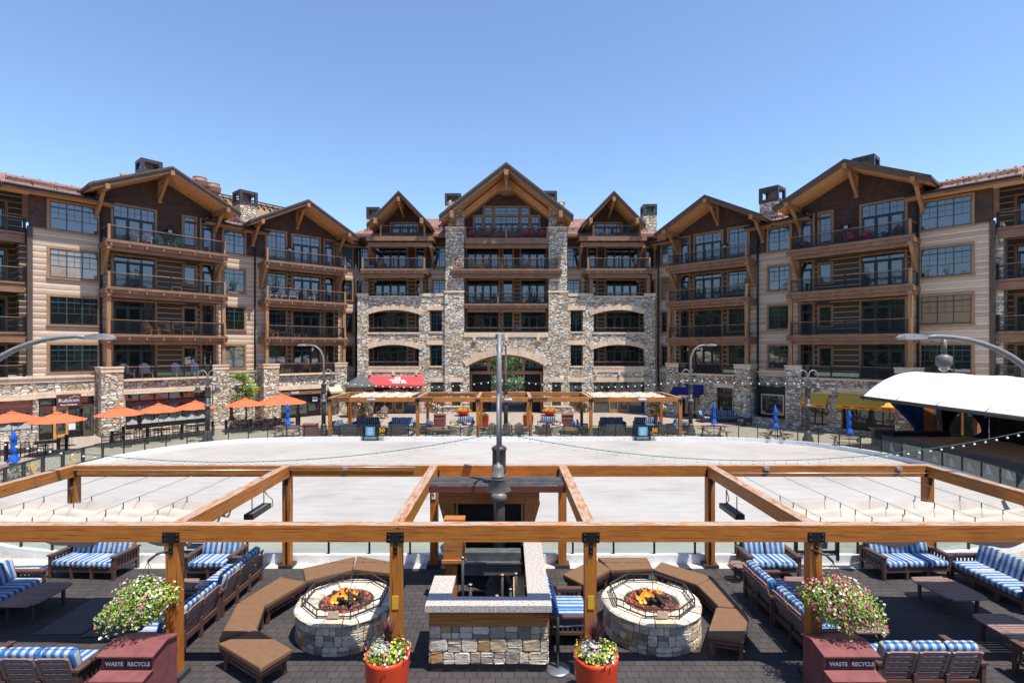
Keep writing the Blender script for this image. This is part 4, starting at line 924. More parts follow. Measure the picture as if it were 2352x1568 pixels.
# top floor glazing under the big gable
T = 16.62
wc(-1.15, 1.2, 19.27, 20.0, 2, 0, 1, False, 'window_glass_sky', name='gable_window'); wc(-1.15, 1.2, T, 19.1, 4, .28, 2, True, 'window_glass_sky', name='french_door')
for a, b in ((-2.15, -1.4), (1.45, 2.2)): wc(a, b, 19.27, 20.0, 1, 0, 1, False, 'window_glass_sky', name='gable_window'); wc(a, b, T, 19.1, 1, .28, 2, True, 'window_glass_sky', name='balcony_door')
for a, b in ((-3.15, -2.4), (2.45, 3.2)): wc(a, b, T, 19.1, 1, .28, 2, True, 'window_glass_sky', name='balcony_door')
for s in (-1, 1): a, b = sorted((s*8.7, s*11.2)); wc(a, b, T, 18.3, 3, .2, 1, True, 'window_glass_sky', n=-1.4, name='french_door')
# balconies
deck(B, FC, -3.98, 3.98, -1.9, .12, 10.36, 10, .7); deck(B, FC, -5.15, 5.15, -1.9, .62, 13.56, 13, .75); m = MB()
m.box(-3.98, 3.98, -.1, 1.9, T-.3, T); m.box(-3.98, 3.98, -.12, .1, T-.55, T-.1); m.box(-3.98, 3.98, .15, .4, T-.95, T-.5)
for s in (-1, 1):
    m.box(s*9.98-3.1, s*9.98+3.1, -.75, 1.9, T-.22, T-.04); m.box(s*9.98-3.15, s*9.98+3.15, -.8, -.6, T-.42, T); m.box(s*9.98-3.0, s*9.98+3.0, -.55, -.35, T-.95, T-.55)
    for x in (-2.9, 2.9): m.beam((s*9.98+x, 1.8, T-2.6), (s*9.98+x, -.5, T-.9), .2, .24); m.box(s*9.98+x-.14, s*9.98+x+.14, -.7, 1.8, T-1.05, T-.8)
    for i in range(7): x = s*9.98-2.6+i*.87; m.box(x-.06, x+.06, -.6, 1.8, T-.5, T-.3)
m.build('balcony_deck', 'fascia_wood', B, FC.M)
railing(B, FC, -3.95, 3.95, .05, 10.38, 1.02, 'bar', 5, False, woodmid=True); railing(B, FC, -4.95, 4.95, .5, 13.58, 1.02, 'bar', 6, True); railing(B, FC, -3.9, 3.9, .0, T, 1.0, 'bar', 6, True, woodmid=True); railing(B, FC, -3.95, 3.95, .1, 7.66, .46, 'bar', 5, False)
for s in (-1, 1):
    c = s*9.98
    deck(B, FC, c-2.5 if s > 0 else c-3.6, c+3.6 if s > 0 else c+2.5, -1.9, .75, 13.56, 8, .75)
    a, b = (c-2.3, c+3.45) if s > 0 else (c-3.45, c+2.3)
    railing(B, FC, a, b, .62, 13.58, 1.02, 'bar', 4, True, 1.5)
    railing(B, FC, c-1.8, c+2.6 if s > 0 else c+2.3, .5, T, 1.05, 'bar', 4, True); railing(B, FC, min(s*8.3, s*13.0), max(s*8.3, s*13.0), -.1, 11.1, .32, 'bar', 3, False)
    for z in (7.66, 4.43): railing(B, FC, min(s*8.3, s*13.15), max(s*8.3, s*13.15), -.12, z, .46, 'bar', 3, False)
    m = MB(); u0, u1 = (8.05, 13.45); sx(m, s, u0-.16, u0+.16, -.1, .2, 11.36, 12.9); sx(m, s, u1-.16, u1+.16, -.1, .2, 11.36, 12.9); m.build('balcony_posts', 'fascia_wood', B, FC.M)
# roofs
gable(B, FC, 0, 6.17, 18.28, 23.1, -8, 1.6, barge=.5, braces=False); 
for s in (-1, 1):
    gable(B, FC, s*9.98, 2.95, 17.55, 20.6, -6, 1.2, barge=.34, braces=False)
    m = MB()
    for x in (-2.15, 2.15): m.box(s*9.98+x-.15, s*9.98+x+.15, -1.35, 1.4, 17.7, 18.2)
    m.box(s*9.98-.13, s*9.98+.13, -1.3, 1.4, 19.75, 20.15); m.beam((s*9.98, -1.0, 19.8), (s*9.98, 1.3, 18.9), .2, .2); m.build('roof_brackets', 'trim_wood', B, FC.M)
m = MB()
for x in (-5.0, 5.0): m.box(x-.17, x+.17, -1.8, 2, 18.15, 18.75)
m.box(-.2, .2, -1.75, 2, 22.05, 22.5); m.box(-.12, .12, -.9, -.6, 20.9, 22.1); m.box(-.45, .45, -.5, 1.2, 20.95, 21.4)
m.build('roof_brackets', 'trim_wood', B, FC.M)
m = MB()      # inner ring of boarding below the soffit
for s in (-1, 1): m.vprism([(s*5.5, 18.35), (s*4.6, 18.35), (s*.9, 21.3), (s*0, 21.3), (0, 22.75)], .9, 1.9)
m.build('inner_soffit', 'soffit_wood', B, FC.M)
m = MB(); P = [(-14.9, 1.0, 17.25), (14.9, 1.0, 17.25), (11.8, 6.4, 20.05), (-11.9, 6.4, 20.05)]; m.hull6([(x, y, z-.2) for x, y, z in P]+P); P = [(-11.9, 6.4, 20.05), (11.8, 6.4, 20.05), (13, 12, 17.5), (-13, 12, 17.5)]; m.hull6([(x, y, z-.2) for x, y, z in P]+P)
m.build('roof', 'shingle_roof', B, FC.M); m = MB(); m.box(-14.9, 14.9, .85, .98, 16.95, 17.2); m.box(-14.9, 14.9, .98, 1.9, 16.98, 17.02, 1); m.build('eaves', ('fascia_wood', 'soffit_wood'), B, FC.M)
snowguards(B, FC, -13.8, 13.8, -1.0, 17.25, -6.4, 20.05, 7, .8)
for u, n, z0, z1, w in ((-13.8, -5, 16.5, 20.75, 1.3), (14.85, -5, 16.5, 21.05, 1.35), (-5.35, -3.4, 18, 21.65, 1.55), (4.3, -3.4, 18, 21.9, 1.5)): chimney(B, FC, u, n, z0, z1, w, w+.05, 1.1)
# slim awning over the left shop
F = FC
def cawn(u0, u1, n, z1, z0, out, mat):
    m = MB(); P = [FC.p(u0, n+.02, z1), FC.p(u1, n+.02, z1), FC.p(u1+.15, n+out, z0), FC.p(u0-.15, n+out, z0)]; m.hull6([(x, y, z-.04) for x, y, z in P]+P)
    for u in (u0, u1): m.add([FC.p(u, n+.02, z1-.03), FC.p(u, n+out, z0-.03), FC.p(u, n+.02, z0-.03)], [(0, 1, 2)])
    m.box(u0-.15, u1+.15, -n-out-.02, -n-out, z0-.22, z0); return m.build('awning', mat, B, FC.M)
aw = cawn(-12.9, -7.9, 0, 3.55, 2.75, 1.0, 'awning_red'); sl_ = math.atan2(.8, 1.0)
def awt(s, x, t, sz): text(s, sz, 'lettering_white', aw, FC.M @ Matrix.Translation((x, -(.02+.98*t)-.03, 3.55-.8*t+.06)) @ Matrix.Rotation(-(PI/2-sl_), 4, 'X'), .004, bold=.05)
awt('THE', -10.25, .32, .3); awt('NORTH', -10.4, .55, .3); awt('FACE', -10.3, .78, .3)
m = MB(); a0 = [(0, 0)]
for r0, r1 in ((.05, .16), (.22, .33), (.39, .48)):
    P = [(math.cos(t)*r1, math.sin(t)*r1) for t in [i*PI/16 for i in range(9)]]+[(math.cos(t)*r0, math.sin(t)*r0) for t in [i*PI/16 for i in range(8, -1, -1)]]; m.vprism(P, -.01, 0)
m.build('emblem', 'lettering_white', aw, FC.M @ Matrix.Translation((-9.8, -(.02+.98*.88)-.04, 3.55-.8*.88+.06)) @ Matrix.Rotation(-(PI/2-sl_), 4, 'X'))
for x in (-14.4, 14.2): downpipe(B, FC, x, -1.85, 4.4, 17.0)
# ================================================================ furniture builders
PROTO = {}
def place(key, fn, label, cat, loc, rz=0, group=None, **kw):
    M = XF(loc, rz)
    if key in PROTO: return copy_tree(PROTO[key], M, label, group)
    t = thing(kw.pop('name', key.split('|')[0]), label, cat, loc, rz, group); fn(t, **kw); PROTO[key] = t; return t
def sofa(t, n=3, fabric='striped_fabric', p=.58, mat='plastic_lumber'):
    M = W(t); w = n*p; X = w/2+.05; m = MB()
    for s in (-1, 1):
        m = MB(); x = s*X
        m.box(x-.065, x+.065, -.46, .44, .585, .62); m.box(x-.035, x+.035, -.44, -.36, 0, .585); m.box(x-.035, x+.035, .34, .42, 0, .585); m.box(x-.03, x+.03, -.36, .34, .24, .30); m.box(x-.03, x+.03, -.36, .34, .52, .57)
        for i in range(7): y = -.30+i*.098; m.box(x-.012, x+.012, y-.024, y+.024, .30, .52)
        m.build('arm', mat, t)
    m = MB(); m.box(-X+.035, X-.035, -.44, -.40, .20, .31); m.box(-X+.035, X-.035, .36, .40, .20, .31)
    for i in range(9): y = -.36+i*.09; m.box(-X+.04, X-.04, y-.03, y+.03, .27, .295)
    m.build('seat_frame', mat, t)
    for i in range(1, n):
        x = -w/2+i*p; MB().box(x-.035, x+.035, -.442, -.37, 0, .30).build('leg', mat, t); MB().box(x-.035, x+.035, .345, .42, 0, .42).build('leg', mat, t)
    for i in range(n):
        x = -w/2+(i+.5)*p; T = Matrix.Translation((x, .30, .30)) @ Matrix.Rotation(R(-17), 4, 'X'); b = MB()
        b.box(-p/2+.02, -p/2+.07, .0, .035, 0, .56, T=T); b.box(p/2-.07, p/2-.02, .0, .035, 0, .56, T=T)
        for k in range(5): b.box(-p/2+.07, p/2-.07, .003, .03, .05+k*.115, .11+k*.115, T=T)
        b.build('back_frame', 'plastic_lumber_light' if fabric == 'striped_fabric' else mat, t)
        MB().rbox(x-p/2+.008, x+p/2-.008, -.47, .24, .31, .475, .05).build('seat_cushion', fabric, t)
        T = Matrix.Translation((x, .29, .42)) @ Matrix.Rotation(R(-17), 4, 'X'); MB().rbox(-p/2+.012, p/2-.012, -.17, -.005, .0, .50, .05, T=T).build('back_cushion', fabric, t)
def coffee_table(t, L=1.2, w=.84, z=.42, mat='plastic_lumber_light'):
    m = MB(); N = int(L/.085); q = L/N
    for i in range(N):
        y = -L/2+(i+.5)*q; e = min(i, N-1-i); dx = (.10, .035, .01)[e] if e < 3 else 0
        m.box(-w/2+dx, w/2-dx, y-q/2+.009, y+q/2-.009, z-.03, z)
    m.build('tabletop', mat, t)
    for x in (-w/2+.14, w/2-.14):
        for y in (-L/2+.22, L/2-.22): MB().box(x-.028, x+.028, y-.028, y+.028, 0, z-.03).build('leg', 'plastic_lumber', t)
    b = MB().box(-w/2+.12, w/2-.12, -L/2+.19, -L/2+.25, z-.10, z-.032).box(-w/2+.12, w/2-.12, L/2-.25, L/2-.19, z-.10, z-.032).box(-.03, .03, -L/2+.25, L/2-.25, z-.09, z-.032).build('apron', 'plastic_lumber', t)
def side_table(t, w=.46, z=.44):
    coffee_table(t, w, w, z)
def SOFA(n, label, x, y, rz=0, dark=False, grp='striped cushion sofas round the near fire pits', p=.58):
    return place('patio_sofa|%d%s%.2f' % (n, dark, p), sofa, label, 'sofa', (x, y, .004), rz, grp, n=n, fabric='striped_fabric_shaded' if dark else 'striped_fabric', p=p)
# centre of each sofa; rz=0 faces the camera (-y)
SOFA(3, 'three seat striped sofa facing the camera, furthest left at the rink fence', -11.1, 14.0, R(-4), p=.55)
SOFA(2, 'two seat striped sofa facing the camera, left side beside the CLOSED sign', -7.8, 13.95, 0, p=.52)
SOFA(3, 'three seat striped sofa seen from behind, far one of the left diagonal row', -6.80, 12.60, R(-90))
SOFA(3, 'three seat striped sofa seen from behind, near one of the left diagonal row', -6.80, 10.58, R(-90))
SOFA(3, 'striped sofa seen from behind in the bottom left corner by the waste bin', -8.20, 9.15, R(180), p=.60)
SOFA(3, 'striped sofa cut by the left edge, facing right over a long table', -11.75, 11.75, R(90), p=.6)
SOFA(2, 'two seat striped sofa facing the camera, right side beside a small side table', 6.95, 13.95, 0, p=.58)
SOFA(2, 'two seat striped sofa seen from behind, far one of the right diagonal row', 6.15, 12.0, R(90), p=.6)
SOFA(2, 'two seat striped sofa seen from behind, near one of the right diagonal row', 6.17, 10.62, R(90), p=.6)
SOFA(3, 'three seat striped sofa facing the camera, right of the right CLOSED sign', 10.65, 14.0, R(4), p=.57)
SOFA(3, 'long striped sofa along the right edge, facing left over a table', 12.1, 12.75, R(-90), p=.62)
SOFA(3, 'striped sofa seen from behind in the bottom right, beside the right waste bin', 7.28, 9.35, R(180), p=.56)
SOFA(3, 'sofa in the extreme bottom right corner with only its dark arm in view', 10.25, 9.2, R(180), p=.56)
SOFA(2, 'two seat striped sofa facing right beside the stone bar', 1.2, 11.15, R(90), p=.58)
G = 'long slatted coffee tables on the deck'
for lb, x, y, L, w, rz in (('slatted coffee table at the left edge in front of the sofa', -10.78, 11.9, 1.2, .86, 0), ('slatted coffee table half hidden behind the left flower basket', -7.85, 12.1, 1.2, .86, 0),
                           ('slatted coffee table behind the right flower basket, upper end showing', 7.1, 12.2, 1.2, .84, 0), ('slatted coffee table below the right flower basket, one corner showing', 7.2, 10.85, 1.2, .84, 0),
                           ('sunlit slatted coffee table standing free between the right hand sofas', 10.3, 12.2, 1.2, .98, R(3)), ('half shaded slatted coffee table cut by the right edge', 10.15, 10.4, 1.2, .9, 0)):
    place('coffee_table|%.2f' % w, coffee_table, lb, 'table', (x, y, .004), rz, G, L=L, w=w)
for lb, x, y in (('small square side table between the two leftmost sofas', -11.9, 13.0), ('small square side table left of the right two seat sofa', 5.98, 13.5)):
    place('side_table', side_table, lb, 'side table', (x, y, .004), 0, 'small side tables')
# ---------------------------------------------------------------- fire pits
def fire_pit(t, lit=True, stonem='stone_pit'):
    m = MB(); N = 40
    m.lathe([(.985, 0), (.975, .60)], n=N, mi=8); m.lathe([(.56, .44), (.56, .60)], n=N, mi=8); z = 0
    for h in (.18, .22, .18):
        a = random.uniform(0, .4); end = a+2*PI
        while a < end-.05:
            w = min(random.uniform(.10, .32), end-a); 
            if end-a-w < .1: w = end-a
            am = a+w/2; n_ = Vector((math.cos(am), math.sin(am), 0)); L_ = 2*math.tan(w/2)*.985; p_ = n_*.985-Vector((-n_.y, n_.x, 0))*L_/2; s_ = h*(random.uniform(.35, .65) if random.random() < .55 else 1); rock_course(m, p_, n_, L_, z, s_, random.randrange(8)); a += w
            if s_ < h: rock_course(m, p_, n_, L_, z+s_, h-s_, random.randrange(8))
        z += h
    m.build('stone_ring', ROCK+('mortar',), t)
    m = MB(); a = 0
    while a < 2*PI-.04:
        w = min(random.uniform(.26, .46), 2*PI-a)
        if 2*PI-a-w < .15: w = 2*PI-a
        b0, b1 = a+.012, a+w-.012; zt = .64+random.uniform(-.006, .012); r1 = 1.03+random.uniform(-.02, .02); r0 = .57; V = []
        for q in (b0, (b0+b1)/2, b1):
            for r, z in ((r0, .585), (r1, .585), (r1+.008, .61), (r1-.02, zt), (r0+.02, zt), (r0, .62)): V.append((r*math.cos(q), r*math.sin(q), z))
        m.add(V, [(k*6+i, k*6+(i+1) % 6, (k+1)*6+(i+1) % 6, (k+1)*6+i) for k in range(2) for i in range(6)]+[(5, 4, 3, 2, 1, 0), (12, 13, 14, 15, 16, 17)], random.choice((0, 2, 3, 3, 6, 1))); a += w
    m.lathe([(1.0, .58), (1.0, .625), (.58, .625), (.58, .58)], n=N, mi=8); m.build('coping', ROCK+('mortar',), t)
    m = MB()
    for i in range(420):
        a = random.uniform(0, 2*PI); r = .54*math.sqrt(random.random()); z = .565+random.uniform(0, .05); q = random.uniform(.022, .042)
        c = Vector((r*math.cos(a), r*math.sin(a), z)); m.add([c+Vector((random.uniform(.7, 1)*q*x, random.uniform(.7, 1)*q*y, random.uniform(.7, 1)*q*zz)) for x, y, zz in ((1, 0, 0), (-1, 0, 0), (0, 1, 0), (0, -1, 0), (0, 0, 1), (0, 0, -1))], [(0, 2, 4), (2, 1, 4), (1, 3, 4), (3, 0, 4), (2, 0, 5), (1, 2, 5), (3, 1, 5), (0, 3, 5)])
    m.lathe([(.001, .57), (.555, .56)], n=24); m.build('lava_rocks', 'lava_rock', t)['kind'] = 'stuff'
    rnd = random.Random(3)
    for i in range(11):
        a = rnd.uniform(0, 2*PI); L = rnd.uniform(.14, .24); c = Vector((rnd.uniform(-.17, .17), rnd.uniform(-.15, .15), .64+.02*i*.6)); d = Vector((math.cos(a), math.sin(a), rnd.uniform(-.25, .5)))*L
        m = MB(); P = [c-d, c-d*.3+Vector((0, 0, .02)), c+d*.4, c+d]; m.tube(P, [rnd.uniform(.03, .05) for _ in P], 8, smooth=False); m.build('log', 'charred_log', t)
    if lit:
        for i in range(16):
            x, y = rnd.gauss(0, .14), rnd.gauss(0, .08); h = rnd.uniform(.14, .42)*(1.1-1.6*abs(x)); ph = rnd.uniform(0, 6); pr = [(.001, 0), (.026, .06), (.036, .16), (.030, .35), (.017, .6), (.008, .82), (.001, 1)]
            m = MB(); P = []; Rr = []
            for r, q in pr: P.append((x+.05*math.sin(ph+q*5.2)*q*1.6, y+.03*math.cos(ph+q*5)*q, .62+q*h)); Rr.append(r*1.05+.001)
            m.tube(P, Rr, 7); m.build('flame', 'flame', t)
    rl = MB(); Z = (.70, .84); P = [[(.88*math.cos(R(22.5+45*k)), .88*math.sin(R(22.5+45*k)), z) for k in range(9)] for z in Z]
    for k in range(8):
        for q in P: rl.beam(q[k], q[k+1], .022, .022)
        for j in range(4):
            a, b = Vector(P[0][k]), Vector(P[0][k+1]); c = a+(b-a)*j/4; rl.beam(c, c+Vector((0, 0, .14)), .012, .012)
        rl.beam((P[0][k][0], P[0][k][1], .64), P[1][k], .02, .02)
    rl.build('guard_rail', 'dark_metal', t)
    MB().box(-.11, .11, -.855, -.84, .69, .81).build('name_plate', 'awning_cream', t)
for lb, x in (('burning round stone fire pit on the left, partly behind a pergola post', -3.46), ('burning round stone fire pit right of the stone bar', 3.06)):
    place('fire_pit', fire_pit, lb, 'fire pit', (x, 11.14, .004), 0, 'burning fire pits on the near deck')
# ---------------------------------------------------------------- cushioned benches round the pits (tops measured as quadrilaterals)
def bench(label, pts, grp):
    P = [Vector((p[0], p[1])) for p in pts]; c = sum(P, Vector((0, 0)))/len(P)
    t = thing('fire_pit_bench', label, 'bench', (c.x, c.y, .004), 0, grp); Q = [p-c for p in P]
    def ins(k): return [(q.x*(1-k), q.y*(1-k)) for q in Q]
    m = MB(); n = len(Q)
    rings = [(.03, .385), (0, .40), (0, .455), (.012, .475), (.04, .485)]
    v = [(x, y, z) for k, z in rings for x, y in ins(k)]; f = [tuple(range(n-1, -1, -1)), tuple((len(rings)-1)*n+i for i in range(n))]+[(r*n+i, r*n+(i+1) % n, (r+1)*n+(i+1) % n, (r+1)*n+i) for r in range(len(rings)-1) for i in range(n)]
    m.add(v, f); m.build('cushion', 'cushion_brown', t)
    m = MB(); m.prism(ins(.05), .30, .345); m.prism(ins(.02), .345, .38); m.build('bench_top', 'plastic_lumber', t)
    for x, y in ins(.22): MB().box(x-.035, x+.035, y-.035, y+.035, 0, .30).build('leg', 'plastic_lumber', t)
    m = MB(); I = ins(.24)
    for i in range(n): m.beam((I[i][0], I[i][1], .2), (I[(i+1) % n][0], I[(i+1) % n][1], .2), .03, .05)
    m.build('stretcher', 'plastic_lumber', t)
def q2(*pts): return [(574.2+.34095*x, 1033.6+.34095*y) for x, y in pts]
def q3(*pts): return [(1148.4+.34095*x, 1033.6+.34095*y) for x, y in pts]
def q1(*pts): return [(.34095*x, 1033.6+.34095*y) for x, y in pts]
def g3(L, z=.48): return [gpx(x, y, z) for x, y in L]
GB = 'cushioned benches curving round the two lit fire pits'
for lb, q in (('brown cushioned bench behind the left pit, left of its pair', q2((357, 795), (708, 716), (688, 803), (372, 880))),
              ('brown cushioned bench behind the left pit, nearest the pergola post', q2((722, 712), (1010, 760), (1010, 836), (690, 800))),
              ('brown cushioned bench left of the left pit, second from its far end', q2((205, 852), (378, 884), (108, 1042), (-72, 1025))),
              ('long brown cushioned bench on the far left, joined to the pointed end bench', q1((1600, 1028), (1788, 1034), (1728, 1205), (1478, 1262))),
              ('pointed brown bench at the bottom left, crossed by a beam shadow', q1((1728, 1205), (1966, 1338), (1752, 1468), (1470, 1300))),
              ('brown cushioned bench behind the right pit, partly behind a pergola post', q3((425, 835), (640, 728), (745, 802), (562, 905))),
              ('rectangular brown bench straight behind the right pit', q3((660, 723), (992, 722), (1030, 795), (748, 808))),
              ('long brown bench right of the right pit, third from the post', q3((1085, 753), (1432, 852), (1325, 905), (1030, 803))),
              ('long brown bench running down the right side of the right pit', q3((1435, 857), (1620, 1060), (1470, 1050), (1327, 907))),
              ('brown end bench at the lower right of the right pit', q3((1455, 1058), (1640, 1068), (1675, 1130), (1640, 1272), (1395, 1240)))):
    bench(lb, g3(q), GB)
# ---------------------------------------------------------------- pergolas
PX = [-12.0, -6.1, -2.04, 1.5, 5.58, 11.6]
def pergola(name, label, y0, y1, grp):
    t = thing(name, label, 'pergola', (0, y0, 0), 0, grp); w = .11; rng = random.Random(1)
    for y in (y0, y1): t_ = MB().box(PX[0]-w, PX[-1]+w, y-w, y+w, 2.51, 2.81); t_.build('beam', 'pergola_wood', t, Matrix.Identity(4))
    for x in PX:
        MB().box(x-w, x+w, y0+w, y1-w, 2.513, 2.807).build('cross_beam', 'pergola_wood', t, Matrix.Identity(4))
        for y in (y0, y1):
            MB().box(x-.105, x+.105, y-.105, y+.105, .1, 2.51).build('post', 'pergola_wood', t, Matrix.Identity(4))
            MB().box(x-.19, x+.19, y-.17, y+.17, 0, .10).build('post_plinth', 'dark_metal', t, Matrix.Identity(4))
            yy = y-w; m = MB(); m.box(x-.155, x+.155, yy-.012, yy, 2.50, 2.69); m.box(x-.155, x+.155, y+w, y+w+.012, 2.50, 2.69)
            m.box(x-.035, x+.035, yy-.01, yy+.004, 2.28, 2.50)
            for dx in (-.115, .115):
                for z in (2.55, 2.64): m.lathe([(.022, -.012), (.022, .012), (.001, .014)], T=Matrix.Translation((x+dx, yy-.012, z)) @ Matrix.Rotation(R(90), 4, 'X'), n=6)
            for z in (2.33, 2.42): m.lathe([(.02, -.012), (.02, .014), (.001, .016)], T=Matrix.Translation((x, yy-.01, z)) @ Matrix.Rotation(R(90), 4, 'X'), n=6)
            m.build('bracket_plate', 'black_metal', t, Matrix.Identity(4))
    m = MB(); m.tube([(PX[0]+.1, y1-.16, 2.70), (PX[1]-.1, y1-.16, 2.70)], .016, 5); m.tube([(PX[4]+.1, y1-.16, 2.62), (PX[5]-.1, y1-.16, 2.62)], .016, 5); m.tube([(PX[1]+.1, y1-.15, 2.78), (PX[2]-.5, y1-.15, 2.78)], .014, 5)
    m.build('conduit', 'aluminium', t, Matrix.Identity(4))
    m = MB(); m.tube([(PX[1]+.03, y1-.13, 2.5), (PX[1]+.03, y1-.13, .1)], .018, 5); m.tube([(PX[4]-.03, y1-.13, 2.5), (PX[4]-.03, y1-.13, .1)], .018, 5); m.tube([(PX[0]+.03, y1-.13, 2.5), (PX[0]+.03, y1-.13, .1)], .018, 5)
    m.build('downpipe', 'black_metal', t, Matrix.Identity(4))
    m = MB()
    for x in (PX[1]+1.65, PX[5]-.9, PX[4]+1.5): m.box(x-.07, x+.07, y1-.19, y1-.11, 2.70, 2.78)
    m.build('junction_box', 'aluminium', t, Matrix.Identity(4))
    return t
pergola('pergola', 'near orange timber pergola over the deck, its front beam crossing the whole view', 9.53, 14.4, 'orange timber pergolas')
pf = pergola('pergola', 'far orange timber pergola on the plaza beyond the rink', 35.1, 39.5, 'orange timber pergolas')
m = MB()
for x in (-9.2, 0, 9.0): m.rbox(x-.28, x+.28, 34.86, 34.99, 2.58, 2.74, .04)
m.build('flood_light', 'aluminium', pf, Matrix.Identity(4))
m = MB()
for x in (-11.2, -5.6, 2.1, 6.2): m.box(x-.55, x+.55, 34.8, 34.98, 2.74, 2.79); m.box(x-.3, x-.27, 34.85, 34.95, 2.79, 2.86); m.box(x+.27, x+.3, 34.85, 34.95, 2.79, 2.86)
m.build('tube_heater', 'dark_metal', pf, Matrix.Identity(4))
for x, lb in ((-2.04, 'left'), (1.5, 'right')):
    m = MB().box(x-.058, x+.058, 9.41, 9.421, 1.30, 1.54); g = tag(m.build('notice_plate', 'sign_yellow'), 'yellow notice plate on the near pergola post '+lb+' of the stone bar', 'sign', 'yellow notice plates on the posts')
    for i in range(7): q = MB().box(x-.035, x+.035, 9.407, 9.41, 1.34+i*.025, 1.348+i*.025)
e = tag(MB().box(-2.10, -1.99, 14.27, 14.29, 1.9, 2.09).build('extinguisher_sign', 'white_paint'), 'small white fire extinguisher sign on the far post above the bar', 'sign')
MB().rbox(-2.06, -2.03, 14.262, 14.27, 1.97, 2.05, .005).build('red_symbol', 'sign_red', e)
# draped shade cloths on wires
def shade(label, x0, x1, ys, z, amp, y1w, grp, flat=False):
    t = thing('shade_cloth', label, 'shade cloth', ((x0+x1)/2, ys[0], 0), 0, grp); I = Matrix.Identity(4); m = MB(); NX = 64; NY = 10*(len(ys)-1); V = []
    pit = (x1-x0)/5
    for j in range(NY+1):
        tt = j/10; k = min(int(tt), len(ys)-2); f = tt-k; y = ys[k]+(ys[k+1]-ys[k])*f; dr = math.sin(PI*f) if f > 0 else 0
        for i in range(NX+1):
            x = x0+(x1-x0)*i/NX; ph = abs(math.sin(PI*(x-x0)/pit+ (k % 2)*.3)); zz = z-amp*dr*(1+.25*math.sin(x*3.1+k))-.07*(1-dr)*ph-.02*math.sin(x*9+y*5)*dr
            V.append((x, y+.03*math.sin(x*2.2+k), zz))
    F_ = [(j*(NX+1)+i, j*(NX+1)+i+1, (j+1)*(NX+1)+i+1, (j+1)*(NX+1)+i) for j in range(NY) for i in range(NX)]
    m.add(V, F_, 0, True); m.build('cloth', 'shade_cloth', t, I)
    m = MB()
    for i in range(6):
        x = x0+pit*i; m.tube([(x, 9.6 if ys[0] < 20 else 35.2, z+.09), (x, y1w, z+.09)], .006, 4)
    o = m.build('wires', 'steel', t, I)
    m = MB()
    for y in ys:
        for i in range(6): x = x0+pit*i; m.box(x-.008, x+.008, y-.006, y+.006, z-.02, z+.10)
    m.build('hooks', 'bark', t, I)
ONEMESH |= {'wires', 'hooks', 'cloth', 'coping', 'stone_ring'}
GS = 'cream shade cloths folded on wires'
shade('cream shade cloth folded on wires over the left bay of the near pergola', -11.8, -6.3, [12.0, 11.5, 11.0, 10.5, 10.05], 2.52, .34, 14.25, GS)
shade('cream shade cloth folded on wires over the right bay of the near pergola', 6.3, 11.5, [12.05, 11.5, 11.0, 10.5, 10.05], 2.52, .34, 14.25, GS)
shade('cream shade cloth spread over the left bay of the far pergola', -10.9, -6.7, [39.3, 38.3, 37.3, 36.3, 35.3], 2.84, .09, 39.4, GS)
shade('cream shade cloth spread over the right bay of the far pergola', 5.9, 10.9, [39.3, 38.3, 37.3, 36.3, 35.3], 2.84, .09, 39.4, GS)
# hanging heaters
def heater(t, L=.95):
    MB().box(-.11, .11, -L/2, L/2, 0, .12).build('casing', 'black_metal', t); MB().box(-.09, .09, -L/2+.04, L/2-.04, .121, .13).build('top_plate', 'slate', t)
    m = MB(); m.tube([(0, -.3, .12), (0, -.3, .5)], .012, 5).tube([(0, .3, .12), (0, .3, .5)], .012, 5).build('hanger', 'black_metal', t)
    MB().tube([(0, L/2, .08), (.1, L/2+.1, .0), (.14, L/2, .2), (.05, .34, .38), (0, .3, .5)], .014, 5).build('gas_hose', 'hose_yellow', t)
place('patio_heater', heater, 'black patio heater hung from the near pergola beam left of centre', 'heater', (-6.1, 12.7, 2.0), 0, 'patio heaters hung from the near pergola')
place('patio_heater', heater, 'black patio heater hung from the near pergola beam right of centre', 'heater', (5.45, 12.7, 2.0), R(0), 'patio heaters hung from the near pergola')
# ---------------------------------------------------------------- bar
b = thing('stone_bar', 'stone faced bar counter with U shaped pale granite top at bottom centre', 'bar counter', (-.33, 9.7, .004))
I = Matrix.Identity(4)
m = MB(); m.box(-1.45, .74, 9.66, 9.9, .16, .86); m.box(-1.45, -1.2, 9.9, 10.75, .16, .86); m.box(.45, .74, 9.9, 12.6, .16, .86)
m.mi = [8]*len(m.mi); ROWS = [(.165, .22), (.385, .25), (.635, .225)]
for P0, N0, L0 in ((Vector((-1.45, 9.66, 0)), Vector((0, -1, 0)), 2.19), (Vector((.74, 9.66, 0)), Vector((1, 0, 0)), 2.94), (Vector((-1.45, 10.75, 0)), Vector((-1, 0, 0)), 1.09)):
    for z, h in ROWS:
        u = 0; T0 = Vector((-N0.y, N0.x, 0))
        while u < L0-.02:
            w = min(random.uniform(.10, .34), L0-u)
            if L0-u-w < .1: w = L0-u
            k = random.random()
            if k < .5: s_ = h*random.uniform(.35, .65); rock_course(m, P0+T0*u, N0, w, z, s_, random.randrange(8)); rock_course(m, P0+T0*u, N0, w, z+s_, h-s_, random.randrange(8))
            else: rock_course(m, P0+T0*u, N0, w, z, h, random.randrange(8))
            u += w
ONEMESH |= {'stone_facing'}
m.build('stone_facing', ROCK+('mortar',), b, I)
m = MB(); m.box(-1.44, .73, 9.68, 9.9, 0, .16); m.box(.46, .73, 9.9, 12.6, 0, .16); m.box(-1.44, -1.2, 9.9, 10.75, 0, .16); m.build('plinth', 'dark_metal', b, I)
m = MB()
